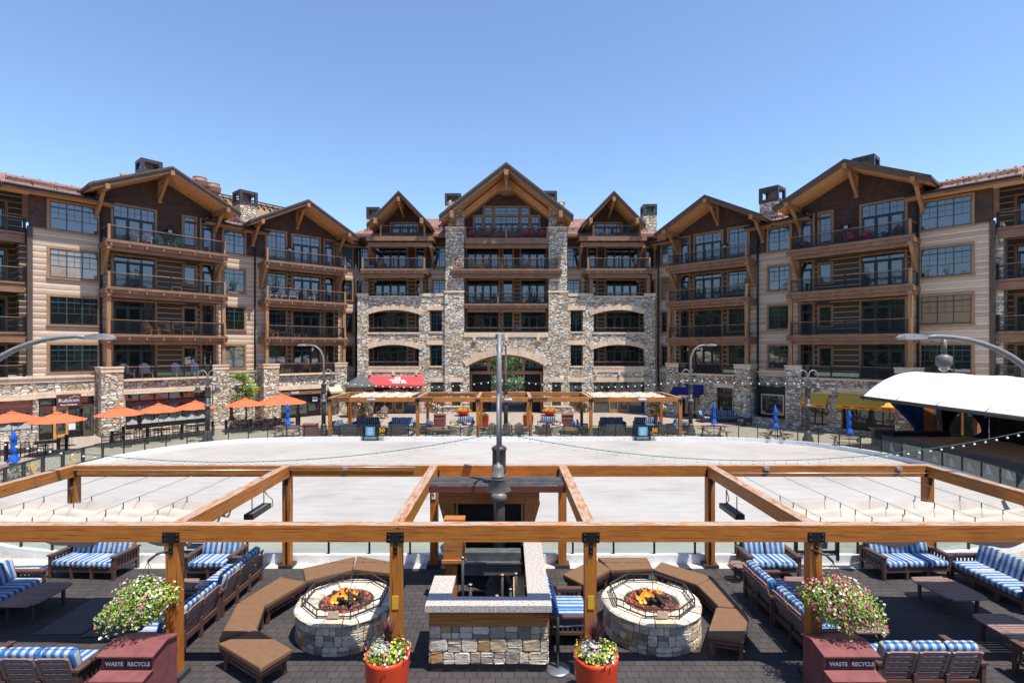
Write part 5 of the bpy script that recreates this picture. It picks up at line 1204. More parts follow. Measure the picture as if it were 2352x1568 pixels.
for k in range(3): m.box(-1.47+.004*k, .76-.004*k, 9.645, 9.68, .865+k*.112, .972+k*.112)
m.box(-1.45, .74, 9.68, 9.9, .86, 1.2); m.box(-1.45, -1.2, 9.9, 10.75, .86, 1.2); m.box(.45, .74, 9.9, 12.6, .86, 1.2); m.box(-1.5, .79, 9.60, 9.645, 1.14, 1.2); m.build('timber_cladding', 'bar_wood', b, I)
m = MB(); m.box(-1.52, .80, 9.50, 9.86, 1.2, 1.32); m.box(-1.52, -1.08, 9.86, 10.78, 1.201, 1.319); m.box(.37, .80, 9.86, 12.9, 1.201, 1.319); m.build('granite_top', 'granite', b, I)
MB().box(-1.08, .37, 9.86, 9.92, 1.06, 1.26).build('steel_edge', 'slate', b, I)
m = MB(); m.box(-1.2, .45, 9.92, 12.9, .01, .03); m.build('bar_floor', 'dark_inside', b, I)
m = MB().box(.12, .37, 11.0, 12.4, .62, .66); m.build('shelf', 'plywood', b, I)
h = thing('serving_hut', 'timber serving hut with half open roller shutter behind the stone bar', 'kiosk', (-.5, 13.2, .004))
m = MB(); m.box(-1.78, .80, 13.30, 13.5, 2.06, 2.24); m.box(-1.78, .80, 13.31, 13.5, 2.245, 2.40); m.box(-1.62, -1.38, 13.35, 14.25, 0, 2.06); m.box(.42, .66, 13.35, 14.25, 0, 2.06); m.box(-1.78, .80, 13.5, 14.25, 2.06, 2.42)
for s, x in ((1, -1.62), (-1, .66)): m.vprism([(x, 1.5), (x, 2.06), (x-s*.16, 2.06)], 13.34, 13.52)
m.box(-1.52, -1.02, 12.25, 12.55, 1.05, 2.0); m.box(-1.56, -.98, 12.2, 12.58, .98, 1.05); m.box(-1.34, -1.2, 12.3, 12.45, 0, .98); m.build('timber_frame', 'bar_wood', h, I)
m = MB()
for i in range(22): m.box(-1.38, .42, 13.56, 13.58, .9+i*.055, .945+i*.055)
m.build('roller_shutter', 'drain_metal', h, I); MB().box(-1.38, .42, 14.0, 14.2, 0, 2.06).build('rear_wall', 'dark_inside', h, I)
m = MB(); m.box(-1.36, -1.30, 13.5, 13.56, .9, 2.06); m.box(.34, .40, 13.5, 13.56, .9, 2.06); m.build('shutter_guide', 'plywood', h, I)
m = MB(); m.box(-1.94, 1.40, 12.72, 13.46, 2.68, 2.71)
for i in range(9): m.box(-1.93, 1.39, 12.76+i*.08, 12.78+i*.08, 2.71, 2.72)
m.build('roof_sheet', 'slate', h, I); MB().box(-1.93, 1.39, 12.66, 12.72, 2.52, 2.675).build('roof_fascia', 'sign_maroon', h, I)
m = MB(); m.box(-1.1, .32, 12.2, 12.62, .95, 1.0); m.vprism([(-1.1, 1.0), (.32, 1.0), (.30, 1.2), (-1.08, 1.2)], 12.3, 12.6); m.box(-1.12, .34, 12.17, 12.2, .98, 1.02, 1); m.box(-1.1, .32, 12.22, 12.6, .70, .95); tag(m.build('grill_hood', ('slate', 'steel')), 'dark steel grill hood inside the stone bar', 'grill')
m = MB(); m.tube([(PX[2]+.1, 9.55, 1.62), (PX[2]+.75, 9.9, 1.62)], .02, 6)
for i, (x, y, hh, r) in enumerate(((-.75, 10.35, 1.28, .035), (-.12, 10.75, 1.30, .028), (.05, 10.5, 1.12, .03), (-.22, 10.3, 1.08, .028), (.16, 10.7, 1.35, .03), (.22, 10.25, 1.0, .03), (-.95, 10.9, 1.6, .03))):
    p = thing('stored_pole', 'closed metal pole standing in the open middle of the stone bar', 'pole', (x, y, .03), 0, 'poles stored inside the stone bar')
    MB().tube([(0, 0, 0), (0, 0, hh)], r, 8).build('shaft', 'dark_metal', p); MB().tube([(0, 0, hh), (0, 0, hh+.03)], r*1.25, 8).build('cap', 'copper' if i % 2 else 'steel', p)
s_ = thing('stanchion', 'dark stanchion post with round steel base right of the stone bar', 'stanchion', (.93, 9.75, .004)); MB().lathe([(.24, 0), (.24, .02), (.2, .035), (.03, .05)], n=20).build('base', 'steel', s_); MB().tube([(0, 0, .04), (0, 0, .98)], .035, 8).build('pole', 'black_metal', s_); MB().tube([(-.08, 0, .80), (.62, .05, .80)], .018, 6).build('crossbar', 'steel', s_)
# ---------------------------------------------------------------- plants
def leafball(m, c, r, n, size, sq=(1, 1, 1), mi=0, shell=.45):
    it = []
    for i in range(n):
        d = Vector((random.gauss(0, 1), random.gauss(0, 1), random.gauss(0, 1))).normalized(); k = r*(shell+(1-shell)*random.random()**.5)
        p = Vector(c)+Vector((d.x*k*sq[0], d.y*k*sq[1], d.z*k*sq[2])); it.append((p, size*random.uniform(.7, 1.5), size*random.uniform(.35, .7), (d+Vector((random.uniform(-1, 1), random.uniform(-1, 1), random.uniform(0, 1)))*.8)))
    m.quads(it, mi)
def petals(m, c, r, n, size, sq, mis, lump=None):
    for i in range(n):
        d = Vector((random.gauss(0, 1), random.gauss(0, 1)-.2, random.gauss(0, 1)+.35)).normalized(); k = r*random.uniform(.93, 1.10)
        p = Vector(c)+Vector((d.x*k*sq[0], d.y*k*sq[1], d.z*k*sq[2])); nrm = (d+Vector((0, -.3, .4))).normalized(); a = nrm.cross(ZV).normalized(); b_ = nrm.cross(a); s = size*random.uniform(.7, 1.15)
        v = [p]+[p+(a*math.cos(q*PI*2/5)+b_*math.sin(q*PI*2/5))*s*.5+nrm*s*.12 for q in range(5)]; m.add(v, [(0, q, q % 5+1) for q in range(1, 6)], mis[int(random.random()*len(mis))])
def basket(t, rc=(-.12, 0, 0), wt=0, R0=.52, near=True, arm=None):
    L = MB(); Fm = MB(); q = 1 if near else .12; s = .05 if near else .11; rnd = random.Random(int(wt*7)+3); mis = (0, 1, 1, 0, 2, 2, 2) if wt > 0 else (0, 0, 0, 1, 0, 1)
    lobes = [(Vector((0, 0, -.02)), .42), (Vector((wt*.16, -.05, .06)), .36), (Vector((wt*.30, -.12, -.16)), .32), (Vector((-wt*.28, .02, .02)), .30), (Vector((wt*.42, -.14, -.30)), .22), (Vector((wt*.10, -.12, -.30)), .26), (Vector((-wt*.1, -.1, -.22)), .3), (Vector((wt*.02, 0, .22)), .22)]
    for c, r in lobes:
        r = r*R0/.52; c = c*R0/.52
        leafball(L, c, r, int(2600*q*r*r*2), s, (1.05, 1, .8), 0, .45); leafball(L, c, r*1.12, int(500*q*r*r*2), s*.8, (1.05, 1, .85), 1, .75)
        petals(Fm, c, r, int((290 if wt > 0 else 190)*q*r*r*2)+2, .044 if near else .13, (1.08, 1.02, .85), mis)
    for i in range(70 if near else 0):
        a = rnd.uniform(0, 2*PI); st = Vector((math.cos(a)*.36+wt*.16, math.sin(a)*.3-.08, rnd.uniform(-.3, .1))); d = Vector((math.cos(a)*.5+wt*.25, math.sin(a)*.4, rnd.uniform(-.2, .3))); P = [st+d*q*.38-ZV*(q*q*.22) for q in (0, .25, .5, .75, 1)]
        L.tube(P, .003, 3, 1)
        for q in P: L.quads([(q+Vector((rnd.uniform(-.02, .02), rnd.uniform(-.02, .02), rnd.uniform(-.02, .02))), .045, .02, Vector((rnd.uniform(-1, 1), -.6, rnd.uniform(0, 1)))) for _ in range(4)], 0)
        if rnd.random() < .5: petals(Fm, P[-1], .02, 1, .055, (1, 1, 1), mis)
    L.build('foliage', ('leaf_lime', 'leaf_green'), t); Fm.build('flowers', ('petal_white', 'petal_pink', 'petal_magenta'), t)
    MB().lathe([(.12, -.26), (.24, -.1), (.27, .05)], n=12).build('pot', 'bark', t)
    m = MB()
    for k in range(3): a = k*2*PI/3; m.tube([(.26*math.cos(a), .26*math.sin(a), .05), (0, 0, .62)], .006, 4)
    m.build('chain', 'black_metal', t)
    if arm: MB().tube([arm, (arm[0]*.3, arm[1]*.3, arm[2]*.6+.25), (0, 0, .62)], .022, 6).build('bracket_arm', 'dark_metal', t)
def hang(label, x, y, z, wt, arm, near=True, grp=None, key='a', R0=.52): return place('hanging_basket|'+key, basket, label, 'hanging basket', (x, y, z), 0, grp, wt=wt, arm=arm, near=near, R0=R0)
hang('trailing basket of white and pale pink petunias hung on the left pergola post', -6.42, 9.28, 1.60, -1, (.35, .2, .78), key='a', R0=.49)
hang('trailing basket of magenta and white petunias hung on the right pergola post', 5.78, 9.25, 1.60, 1, (-.3, .2, .78), key='b', R0=.53)
def planter(t, R0=.37, h=.80, near=True, seed=1, yellow=True):
    MB().lathe([(R0*.62, 0), (R0*.86, h*.25), (R0*.99, h*.6), (R0, h*.92), (R0*1.03, h), (R0*.94, h), (R0*.9, h-.06)], n=28).build('pot', 'planter_orange', t)
    MB().lathe([(.001, h-.05), (R0*.9, h-.06)], n=16).build('soil', 'bark', t)
    random.seed(seed); L = MB(); n = 650 if near else 90; s = .06 if near else .12
    leafball(L, (0, 0, h+.06), R0*1.02, n, s, (1, 1, .36), 0, .3); leafball(L, (-.1, -.08, h+.12), R0*.5, n//3, s, (1, 1, .8), 1, .3); leafball(L, (.18, -.02, h+.1), R0*.5, n//4, s, (1, 1, .6), 2, .3)
    L.build('foliage', ('leaf_lime', 'leaf_silver', 'leaf_green'), t)
    Fm = MB(); petals(Fm, (0, -.02, h+.08), R0*1.04, 70 if near else 20, .045 if near else .11, (1, 1, .36), (0, 0, 1, 2, 0)); Fm.build('flowers', ('petal_yellow', 'petal_pink', 'petal_white'), t)
    g = MB()
    for i in range(150 if near else 30):
        a = random.uniform(0, 2*PI); q = random.uniform(.02, .30); c = Vector((0, .06, h)); tip = c+Vector((math.cos(a)*q, math.sin(a)*q, random.uniform(.36, .64))); md = (c+tip)/2+Vector((-math.cos(a)*q*.2, -math.sin(a)*q*.2, .06)); w = .006 if near else .02; px = Vector((-math.sin(a), math.cos(a), 0))*w
        g.add([c-px, c+px, md+px, md-px], [(0, 1, 2, 3)]); g.add([md-px, md+px, tip], [(0, 1, 2)])
    g.build('grass_blades', 'grass_purple', t)
place('orange_planter|a', planter, 'round orange planter of yellow flowers left of the stone bar', 'planter', (-2.06, 8.88, .004), 0, 'orange planters at the near pergola posts', seed=5)
place('orange_planter|b', planter, 'round orange planter of pale flowers and grass right of the stone bar', 'planter', (1.50, 8.88, .004), 0, 'orange planters at the near pergola posts', seed=9)
# ---------------------------------------------------------------- waste bins
def bin_(t, letters=True, w=.88):
    h = w/2; MB().box(-h, h, -.02, .58, 0, .87).build('cabinet', 'bin_red', t); MB().box(-h+.01, h-.03, -.26, -.02, 0, .58).build('front_box', 'bin_red', t)
    m = MB(); P = [(-h-.03, -.10, .87), (h+.03, -.10, .87), (h+.03, .28, .955), (-h-.03, .28, .955)]; m.hull6(P+[(x, y, z+.025) for x, y, z in P]); P = [(-h-.03, .28, .955), (h+.03, .28, .955), (h+.03, .62, .87), (-h-.03, .62, .87)]; m.hull6(P+[(x, y, z+.025) for x, y, z in P])
    for x in (-h, h-.02): m.add([(x, -.02, .86), (x, .58, .86), (x, .28, .955), (x+.02, -.02, .86), (x+.02, .58, .86), (x+.02, .28, .955)], [(0, 1, 2), (3, 5, 4), (0, 2, 5, 3), (1, 4, 5, 2)])
    m.build('roof', 'bin_red', t)
    m = MB(); P = [(-h-.01, -.29, .58), (h-.01, -.29, .58), (h-.01, -.02, .62), (-h-.01, -.02, .62)]; m.hull6(P+[(x, y, z+.02) for x, y, z in P]); m.build('ledge', 'bin_red', t)
    for s, tx in ((-1, 'WASTE'), (1, 'RECYCLE')):
        fl = MB().box(s*.205-.18, s*.205+.18, -.045, -.02, .645, .855).build('flap', 'bin_panel', t); MB().box(s*.205-.06, s*.205+.06, -.052, -.045, .82, .845).build('slot', 'black_metal', fl)
        if letters: text(tx, .092, 'lettering_white', fl, W(t) @ Matrix.Translation((s*.205, -.05, .74)), .003, bold=.025)
    MB().box(-h+.12, h-.12, -.275, -.26, .06, .50).build('front_door', 'bin_red', t); MB().box(-.05, .05, -.295, -.275, .36, .46).build('latch', 'steel', t)
place('waste_bin', bin_, 'dark red waste and recycle bin below the left flower basket', 'waste bin', (-6.37, 8.74, .004), 0, 'dark red waste and recycle bins')
place('waste_bin', bin_, 'dark red waste and recycle bin below the right flower basket', 'waste bin', (5.72, 8.74, .004), R(0), 'dark red waste and recycle bins')
# floor grates and lights
gt = MB(); 
for i in range(31): x = -9.97+i*.033; gt.box(x, x+.008, 10.95, 12.6, .010, .026)
for i in range(50): y = 10.96+i*.033; gt.box(-9.97, -8.98, y, y+.008, .010, .027)
ONEMESH |= {'floor_grate'}
tag(gt.build('floor_grate', 'grate_steel'), 'left steel floor grate in the dark paving near the flower basket', 'floor grate', 'steel floor grates in the deck')
gt = MB()
for i in range(25): x = -8.9+i*.033; gt.box(x, x+.008, 10.85, 12.1, .010, .026)
for i in range(38): y = 10.86+i*.033; gt.box(-8.9, -8.1, y, y+.008, .010, .027)
tag(gt.build('floor_grate', 'grate_steel'), 'right steel floor grate half hidden under the flower basket', 'floor grate', 'steel floor grates in the deck')
# gravel/dark boxes beside the sofa
tag(MB().rbox(-8.95, -8.6, 14.3, 14.55, 0.01, .2, .02).box(-8.6, -8.35, 14.32, 14.5, .01, .26).build('electrical_box', 'aluminium'), 'grey electrical box on the gravel strip behind the left sofas', 'electrical box')
# ================================================================ street lamps
def arc_head(m, p, d, drop=.12):      # cobra head pointing along d from p
    d = Vector(d).normalized(); a = d.cross(ZV)
    V = []
    for k, (q, w, z0, z1) in enumerate(((0, .05, -.03, .05), (.18, .09, -.05, .08), (.4, .15, -.05, .10), (.62, .14, -.05, .07), (.74, .06, -.04, .0))):
        c = Vector(p)+d*q
        V += [c-a*w+ZV*z0, c+a*w+ZV*z0, c+a*w*.75+ZV*z1, c-a*w*.75+ZV*z1]
    f = [(3, 2, 1, 0), (16, 17, 18, 19)]+[(k*4+i, k*4+(i+1) % 4, (k+1)*4+(i+1) % 4, (k+1)*4+i) for k in range(4) for i in range(4)]
    m.add(V, f)
def pendant_parts(t, p, sc=1.0):
    M = W(t); m = MB(); m.lathe([(.02, .62), (.035, .46), (.09, .44), (.125, .37), (.13, .21), (.152, .20), (.152, .17), (.13, .165), (.152, .14), (.152, .11), (.12, .10), (.30, -.12), (.295, -.13), (.1, .05)], n=24); T = M @ Matrix.Translation(p) @ Matrix.Scale(sc, 4); m.build('lamp_shade', 'lamp_metal', t, T)
def base_parts(t):
    MB().lathe([(.36, 0), (.36, .12), (.30, .16), (.32, .28), (.25, .42), (.20, .62), (.17, .8)], n=16).build('lamp_base', 'dark_metal', t)
    MB().lathe([(.145, .5), (.14, 3.05)], n=12).build('lower_pole', 'dark_metal', t)
    m = MB(); m.lathe([(.165, 2.98), (.18, 3.02), (.165, 3.06), (.165, 3.50), (.185, 3.53), (.185, 3.58), (.14, 3.62), (.09, 3.64)], n=14); m.build('collar', 'dark_metal', t)
    m = MB(); m.lathe([(.15, 2.3), (.21, 2.34), (.21, 2.44), (.15, 2.5)], n=12); m.tube([(-.5, 0, 2.55), (.5, 0, 2.55)], .018, 5); m.tube([(-.38, 0, .95), (.38, 0, .95)], .018, 5); m.tube([(-.38, 0, 1.6), (.38, 0, 1.6)], .018, 5); m.build('cross_rods', 'lamp_metal', t)
def lamp_tall(t, ax=(-1, 0), reach=.55, px=1, pr=.5, R1=.9, cam_=False, psc=.8, drop=.35):
    base_parts(t); ax = Vector((ax[0], ax[1], 0)); H = 6.32; P = [Vector((0, 0, 3.6)), Vector((0, 0, H-R1*1.3))]
    for k in range(1, 9): a = k/8*PI/2; P.append(Vector((0, 0, H-R1*1.3))+ax*(R1*(1-math.cos(a)))+ZV*(R1*1.3*math.sin(a)))
    P.append(P[-1]+ax*reach*.4)
    MB().tube(P, [.068]*2+[.068-.002*k for k in range(1, 10)], 8).build('arc_arm', 'lamp_arm', t)
    m = MB(); arc_head(m, P[-1]-ax*.02, ax); m.build('lamp_head', 'lamp_arm', t)
    if px:
        d = ax*(-1 if px > 0 else 1); Q = [Vector((0, 0, 3.6))+d*.07, Vector((0, 0, 4.35))+d*.07]
        for k in range(1, 9): a = k/8*PI; Q.append(Vector((0, 0, 4.35))+d*(.07+pr/2*(1-math.cos(a)))+ZV*(pr/2*math.sin(a)))
        Q.append(Q[-1]-ZV*drop); MB().tube(Q, .035, 7).build('pendant_arm', 'lamp_arm', t); pendant_parts(t, Q[-1]-ZV*.5, psc)
    m = MB(); b = P[-1]-ax*.35-ZV*.05; m.tube([b, b-ZV*.2], .03, 6); m.lathe([(.001, -.42), (.08, -.36), (.09, -.22), (.06, -.18)], b, 10); m.build('camera_dome', 'lamp_metal', t)
def lamp_double(t):
    base_parts(t)
    for s in (-1, 1):
        Q = [Vector((s*.05, 0, 3.6)), Vector((s*.05, 0, 4.35))]
        for k in range(1, 9): a = k/8*PI; Q.append(Vector((s*(.05+.29*(1-math.cos(a))), 0, 4.35+.33*math.sin(a))))
        Q.append(Q[-1]-ZV*.45); MB().tube(Q, .04, 7).build('pendant_arm', 'lamp_arm', t); pendant_parts(t, Q[-1]-ZV*.5, .95)
GL = 'tall arc street lamps round the rink'
def LT(label, x, y, ax, **k):
    t = thing('street_lamp', label, 'street lamp', (x, y, .012), 0, GL); lamp_tall(t, ax, **k); return t
LT('tall arc lamp rising behind the near pergola at the very centre', -.22, 12.75, (0, 1), px=1, pr=1.15, R1=.9, psc=.98, drop=.85)
LT('tall arc lamp on the far left of the far pergola, head pointing left', -12.97, 36.6, (-1, 0))
LT('tall arc lamp behind the central pole, standing in front of the arched passage', -.16, 36.4, (0, -1), px=0)
LT('tall arc lamp on the right of the far pergola, head pointing right', 12.9, 36.8, (1, 0))
def long_arm(t, s):
    base_parts(t); P = [Vector((0, 0, 3.6)), Vector((0, 0, 4.0))]
    for k in range(1, 13): a = k/12*PI/2; P.append(Vector((s*3.0*(1-math.cos(a)), 0, 4.0+2.32*math.sin(a)))) 
    P.append(P[-1]+Vector((s*.25, 0, -.03))); MB().tube(P, [.10, .10]+[.10-.004*k for k in range(1, 14)], 9).build('arc_arm', 'lamp_arm', t); m = MB(); arc_head(m, P[-1]-Vector((s*.03, 0, 0)), (s, 0, 0)); m.build('lamp_head', 'lamp_arm', t)
    if s < 0:
        b = P[-1]+Vector((.45, 0, -.05)); m = MB(); m.box(b.x-.28, b.x+.28, b.y-.05, b.y+.05, b.z-.06, b.z-.03); m.tube([b, b-ZV*.35], .06, 8); m.lathe([(.06, -.36), (.17, -.42), (.17, -.62), (.12, -.66)], b, 14); m.build('camera_housing', 'lamp_metal', t); m = MB(); m.lathe([(.12, -.66), (.11, -.73), (.06, -.78), (.001, -.80)], b, 12); m.build('camera_dome', 'bulb_glass', t)
t = thing('street_lamp', 'grey arc lamp reaching in from the left edge of the view', 'street lamp', (-13.7, 12.9, 0), 0, GL); long_arm(t, 1)
t = thing('street_lamp', 'grey arc lamp with dome camera reaching in from the right edge', 'street lamp', (13.6, 12.9, 0), 0, GL); long_arm(t, -1)
for lb, x, y in (('double pendant street lamp before the orange umbrellas on the left', -19.4, 33.6), ('double pendant street lamp before the yellow awnings on the right', 19.35, 33.6)):
    place('street_lamp_double', lamp_double, lb, 'street lamp', (x, y, 0), 0, 'double pendant street lamps', name='street_lamp')
# ---------------------------------------------------------------- string lights
def strand(label, p, q, sag, nb, r=.024, grp='string lights', rise=None):
    p, q = Vector(p), Vector(q); t = thing('string_lights', label, 'string lights', tuple(p), 0, grp); P = []
    for i in range(49): k = i/48; P.append(p+(q-p)*k-ZV*sag*4*k*(1-k))
    I = Matrix.Identity(4); MB().tube(P, .008 if nb < 60 else .01, 4).build('cord', 'teal_cord', t, I)
    for i in range(nb):
        k = (i+.5)/nb; c = p+(q-p)*k-ZV*(sag*4*k*(1-k)+.05)
        put(BULB[r], 'bulb', t, Matrix.Translation(c))
plain('teal_cord', C(.03, .10, .10), .6)
BULB = {}
for r in (.024, .045): BULB[r] = MB().lathe([(.001, -r*1.6), (r*.8, -r*1.4), (r*1.2, -r*.6), (r*.8, 0), (r*.35, r*.5)], n=8).lathe([(r*.45, r*.4), (r*.4, r*1.3)], n=6, mi=1).mesh('bulb', ('bulb_white', 'black_metal'))
strand('near string of clear bulbs sagging from the central lamp to the left lamp', (-13.7, 12.9, 3.95), (-.3, 12.75, 3.95), .72, 48)
strand('near string of clear bulbs sagging from the central lamp to the right lamp', (-.15, 12.75, 3.95), (13.6, 12.9, 4.15), .78, 50)
FLP = [(-19.4, 33.6), (-12.97, 36.6), (-.16, 36.4), (12.9, 36.8), (19.35, 33.6)]
for (a, b, lb, sg, n_) in ((0, 1, 'short far string of bulbs between the two left lamps', .2, 14), (1, 2, 'far string of bulbs over the left half of the far pergola', .5, 26), (2, 3, 'far string of bulbs over the right half of the far pergola', .5, 28), (3, 4, 'short far string of bulbs between the two right lamps', .15, 14)):
    strand(lb, (*FLP[a], 3.95), (*FLP[b], 3.95), sg, n_, .045)
# ================================================================ umbrellas, tables, chairs of the plaza
def umbrella(t, mat='umbrella_orange', r=1.38, H=2.42, seed=0):
    MB().tube([(0, 0, 0), (0, 0, H)], .022, 6).build('pole', 'aluminium', t); MB().lathe([(.28, 0), (.28, .05), (.06, .08), (.04, .3)], n=12).build('umbrella_base', 'black_metal', t)
    m = MB(); n = 8; V = []
    for k, (q, z) in enumerate(((.02, H), (.22, H-.10), (.6, H-.30), (1.0, H-.50))):
        for i in range(n*4):
            a = 2*PI*i/(n*4); e = 1-.06*q*abs(math.sin(a*n/2)); V.append((r*q*e*math.cos(a), r*q*e*math.sin(a), z-(.04*q*(abs(math.sin(a*n/2))-.5))))
    N = n*4; m.add(V, [(k*N+i, k*N+(i+1) % N, (k+1)*N+(i+1) % N, (k+1)*N+i) for k in range(3) for i in range(N)]); 
    m.build('canopy', mat, t); m = MB(); m.lathe([(.30, H-.10), (.16, H-.015), (.001, H+.02)], n=16); m.build('vent_cap', mat, t)
    m = MB(); m.lathe([(.001, H+.12), (.03, H+.09), (.025, H+.03), (.02, H)], n=8); m.build('finial', 'steel', t)
    m = MB()
    for i in range(8): a = 2*PI*i/8; m.tube([(0, 0, H-.08), (r*math.cos(a)*.97, r*math.sin(a)*.97, H-.52)], .01, 4)
    m.build('ribs', 'aluminium', t)
def closed_umbrella(t, mat='umbrella_blue', z0=.75, H=2.28):
    MB().tube([(0, 0, z0-.75), (0, 0, H)], .022, 6).build('pole', 'black_metal', t); m = MB(); V = []; N = 24
    pr = [(.03, H), (.06, H-.10), (.14, H-.38), (.095, H-.46), (.10, H-.75), (.13, H-.95), (.075, H-1.02), (.11, H-1.12), (.21, H-1.38), (.20, H-1.42)]
    for k, (q, z) in enumerate(pr):
        for i in range(N): a = 2*PI*i/N; e = q*(1+.25*math.sin(a*6+k*.5)); V.append((e*math.cos(a), e*math.sin(a), z+(.05*math.sin(a*3) if k in (2, 8, 9) else 0)))
    m.add(V, [(k*N+i, k*N+(i+1) % N, (k+1)*N+(i+1) % N, (k+1)*N+i) for k in range(len(pr)-1) for i in range(N)], 0, True); m.build('folded_canopy', mat, t); m = MB(); m.lathe([(.001, H+.09), (.035, H+.05), (.03, H)], n=8); m.build('finial', 'steel', t)
GU = 'orange parasols of the restaurant terrace'
UM = [(-28.8, 30.2, 'at the left edge of the view, overlapping the next one'), (-25.9, 29.9, 'second from the left edge, before the restaurant door'), (-24.5, 32.9, 'third from left, right of the restaurant door'), (-23.3, 34.7, 'fourth from left, before the long window'), (-22.0, 36.6, 'right of the long window, crossed by a lamp shadow'), (-19.5, 38.6, 'below the small green tree'), (-17.9, 39.6, 'squeezed between two others near the small tree'), (-18.4, 42.2, 'rearmost, behind the others near the bar sign'), (-16.9, 40.0, 'rightmost, before the bar doors')]
for x, y, lb in UM: place('orange_parasol', umbrella, 'open orange parasol '+lb, 'parasol', (x, y, 0), 0, GU, name='parasol')
for x, y, z, lb in ((-22.7, 23.9, .0, 'at the left edge over a round table'), (-15.2, 35.9, 0, 'left of the far left lamp, over a picnic table'), (14.35, 36.3, 0, 'over the picnic table nearest the far pergola'), (17.6, 34.3, 0, 'over the round picnic table right of centre'), (20.9, 31.9, 0, 'furthest right, over the picnic table by the stage')):
    place('blue_parasol', closed_umbrella, 'closed bright blue parasol '+lb, 'parasol', (x, y, z), 0, 'closed blue parasols', name='closed_parasol')
for x, y, lb in ((-24.0, 33.9, 'closed brown parasol left of the long restaurant window'), (-20.2, 38.0, 'closed brown parasol right of the long restaurant window')):
    place('brown_parasol', closed_umbrella, lb, 'parasol', (x, y, 0), 0, 'closed brown parasols', name='closed_parasol', mat='umbrella_brown')
def metal_chair(t, mat='black_metal', seat=.46):
    m = MB(); m.rbox(-.22, .22, -.22, .22, seat-.03, seat, .02); m.build('seat', mat, t)
    for x in (-.2, .2):
        MB().tube([(x, -.22, 0), (x, -.2, seat), (x, -.2, seat+.2), (x, .2, seat+.2)], .014, 5).build('leg', mat, t); MB().tube([(x, .24, 0), (x, .2, seat), (x*.9, .28, seat+.45)], .014, 5).build('leg', mat, t)
    m = MB()
    for i in range(6): z = seat+.12+i*.06; m.box(-.19, .19, .215+i*.012, .225+i*.012, z, z+.03)
    m.build('backrest', mat, t)
def dining_table(t, w=.9, h=.74, mat='slate'):
    MB().rbox(-w/2, w/2, -w/2, w/2, h-.035, h, .03).build('tabletop', mat, t); MB().tube([(0, 0, .03), (0, 0, h-.03)], .04, 8).build('pedestal', 'black_metal', t); MB().box(-.28, .28, -.03, .03, 0, .03).box(-.03, .03, -.28, .28, .0, .032).build('foot', 'black_metal', t)
    MB().lathe([(.05, h), (.05, h+.1)], (0.1, 0, 0), 8).build('condiments', 'plastic_white', t) if w < 1 else None
sitn = 0
TB = [(-26.6, 29.6), (-24.35, 32.5), (-23.15, 34.4), (-21.85, 36.2), (-19.4, 38.2), (-17.7, 39.2)]
wh = ['left of the restaurant door', 'under the third orange parasol', 'under the fourth orange parasol', 'under the parasol right of the long window', 'below the small green tree', 'before the rink bar']
for (x, y), lb in zip(TB, wh):
    if lb.startswith('left'): mats = None
    place('dining_table', dining_table, 'square grey terrace table '+lb, 'table', (x+.2, y+.1, 0), R(40), 'grey terrace tables', w=1.0)
    for k in range(4):
        a = R(40)+k*PI/2; place('metal_chair', metal_chair, 'black metal mesh chair at the table '+lb, 'chair', (x+.2-.85*math.sin(-a), y+.1+.85*math.cos(a), 0), a, 'black chairs at the table '+lb)
# bar stools by the small gazebo
def stool(t): metal_chair(t, seat=.76)
for i, (x, y) in enumerate(((-13.0, 43.0), (-12.5, 42.6), (-11.2, 42.8), (-10.7, 43.4))): place('bar_stool', stool, 'tall black bar stool standing left behind the far pergola', 'bar stool', (x, y, 0), R(30*i), 'tall black bar stools behind the far pergola')
t = place('high_table', lambda t: dining_table(t, .7, 1.05, 'dark_metal'), 'small high table among the bar stools', 'table', (-11.9, 43.0, 0), 0)
# terrace railing
def iron_fence(label, P, grp):
    t = thing('terrace_railing', label, 'railing', (P[0][0], P[0][1], 0), 0, grp); I = Matrix.Identity(4); m = MB()
    for a, b in zip(P, P[1:]):
        a, b = Vector((*a, 0)), Vector((*b, 0)); L = (b-a).length; m.beam(a+ZV*.95, b+ZV*.95, .04, .03); m.beam(a+ZV*.12, b+ZV*.12, .03, .02); n = int(L/.16)
        for i in range(n): c = a+(b-a)*(i+.5)/n; m.box(c.x-.009, c.x+.009, c.y-.009, c.y+.009, .12, .95)
    m.build('railing', 'black_metal', t, I)
    for p in P: MB().box(p[0]-.06, p[0]+.06, p[1]-.06, p[1]+.06, 0, 1.05).build('post', 'black_metal', t, I)
iron_fence('black iron terrace railing round the tables at the left edge', [(-28.5, 27.6), (-27.0, 28.0), (-25.3, 29.3), (-25.8, 30.4)], 'black iron terrace railings')
iron_fence('black iron terrace railing along the tables before the long window', [(-24.9, 33.7), (-24.2, 31.8), (-23.0, 33.2), (-21.8, 34.8), (-20.6, 36.3)], 'black iron terrace railings')
iron_fence('black iron terrace railing before the small green tree', [(-20.0, 36.9), (-18.6, 37.6), (-17.2, 38.5), (-16.0, 39.4), (-16.4, 40.9)], 'black iron terrace railings')
s_ = thing('menu_stand', 'white menu board on a black stand beside the orange restaurant door', 'menu stand', (-27.4, 32.7, 0), R(50)); MB().lathe([(.2, 0), (.2, .03), (.02, .05)], n=12).build('base', 'black_metal', s_); MB().tube([(0, 0, .03), (0, 0, 1.2)], .015, 5).build('pole', 'black_metal', s_); MB().box(-.17, .17, -.03, -.01, 1.0, 1.4).build('board', 'white_paint', s_)
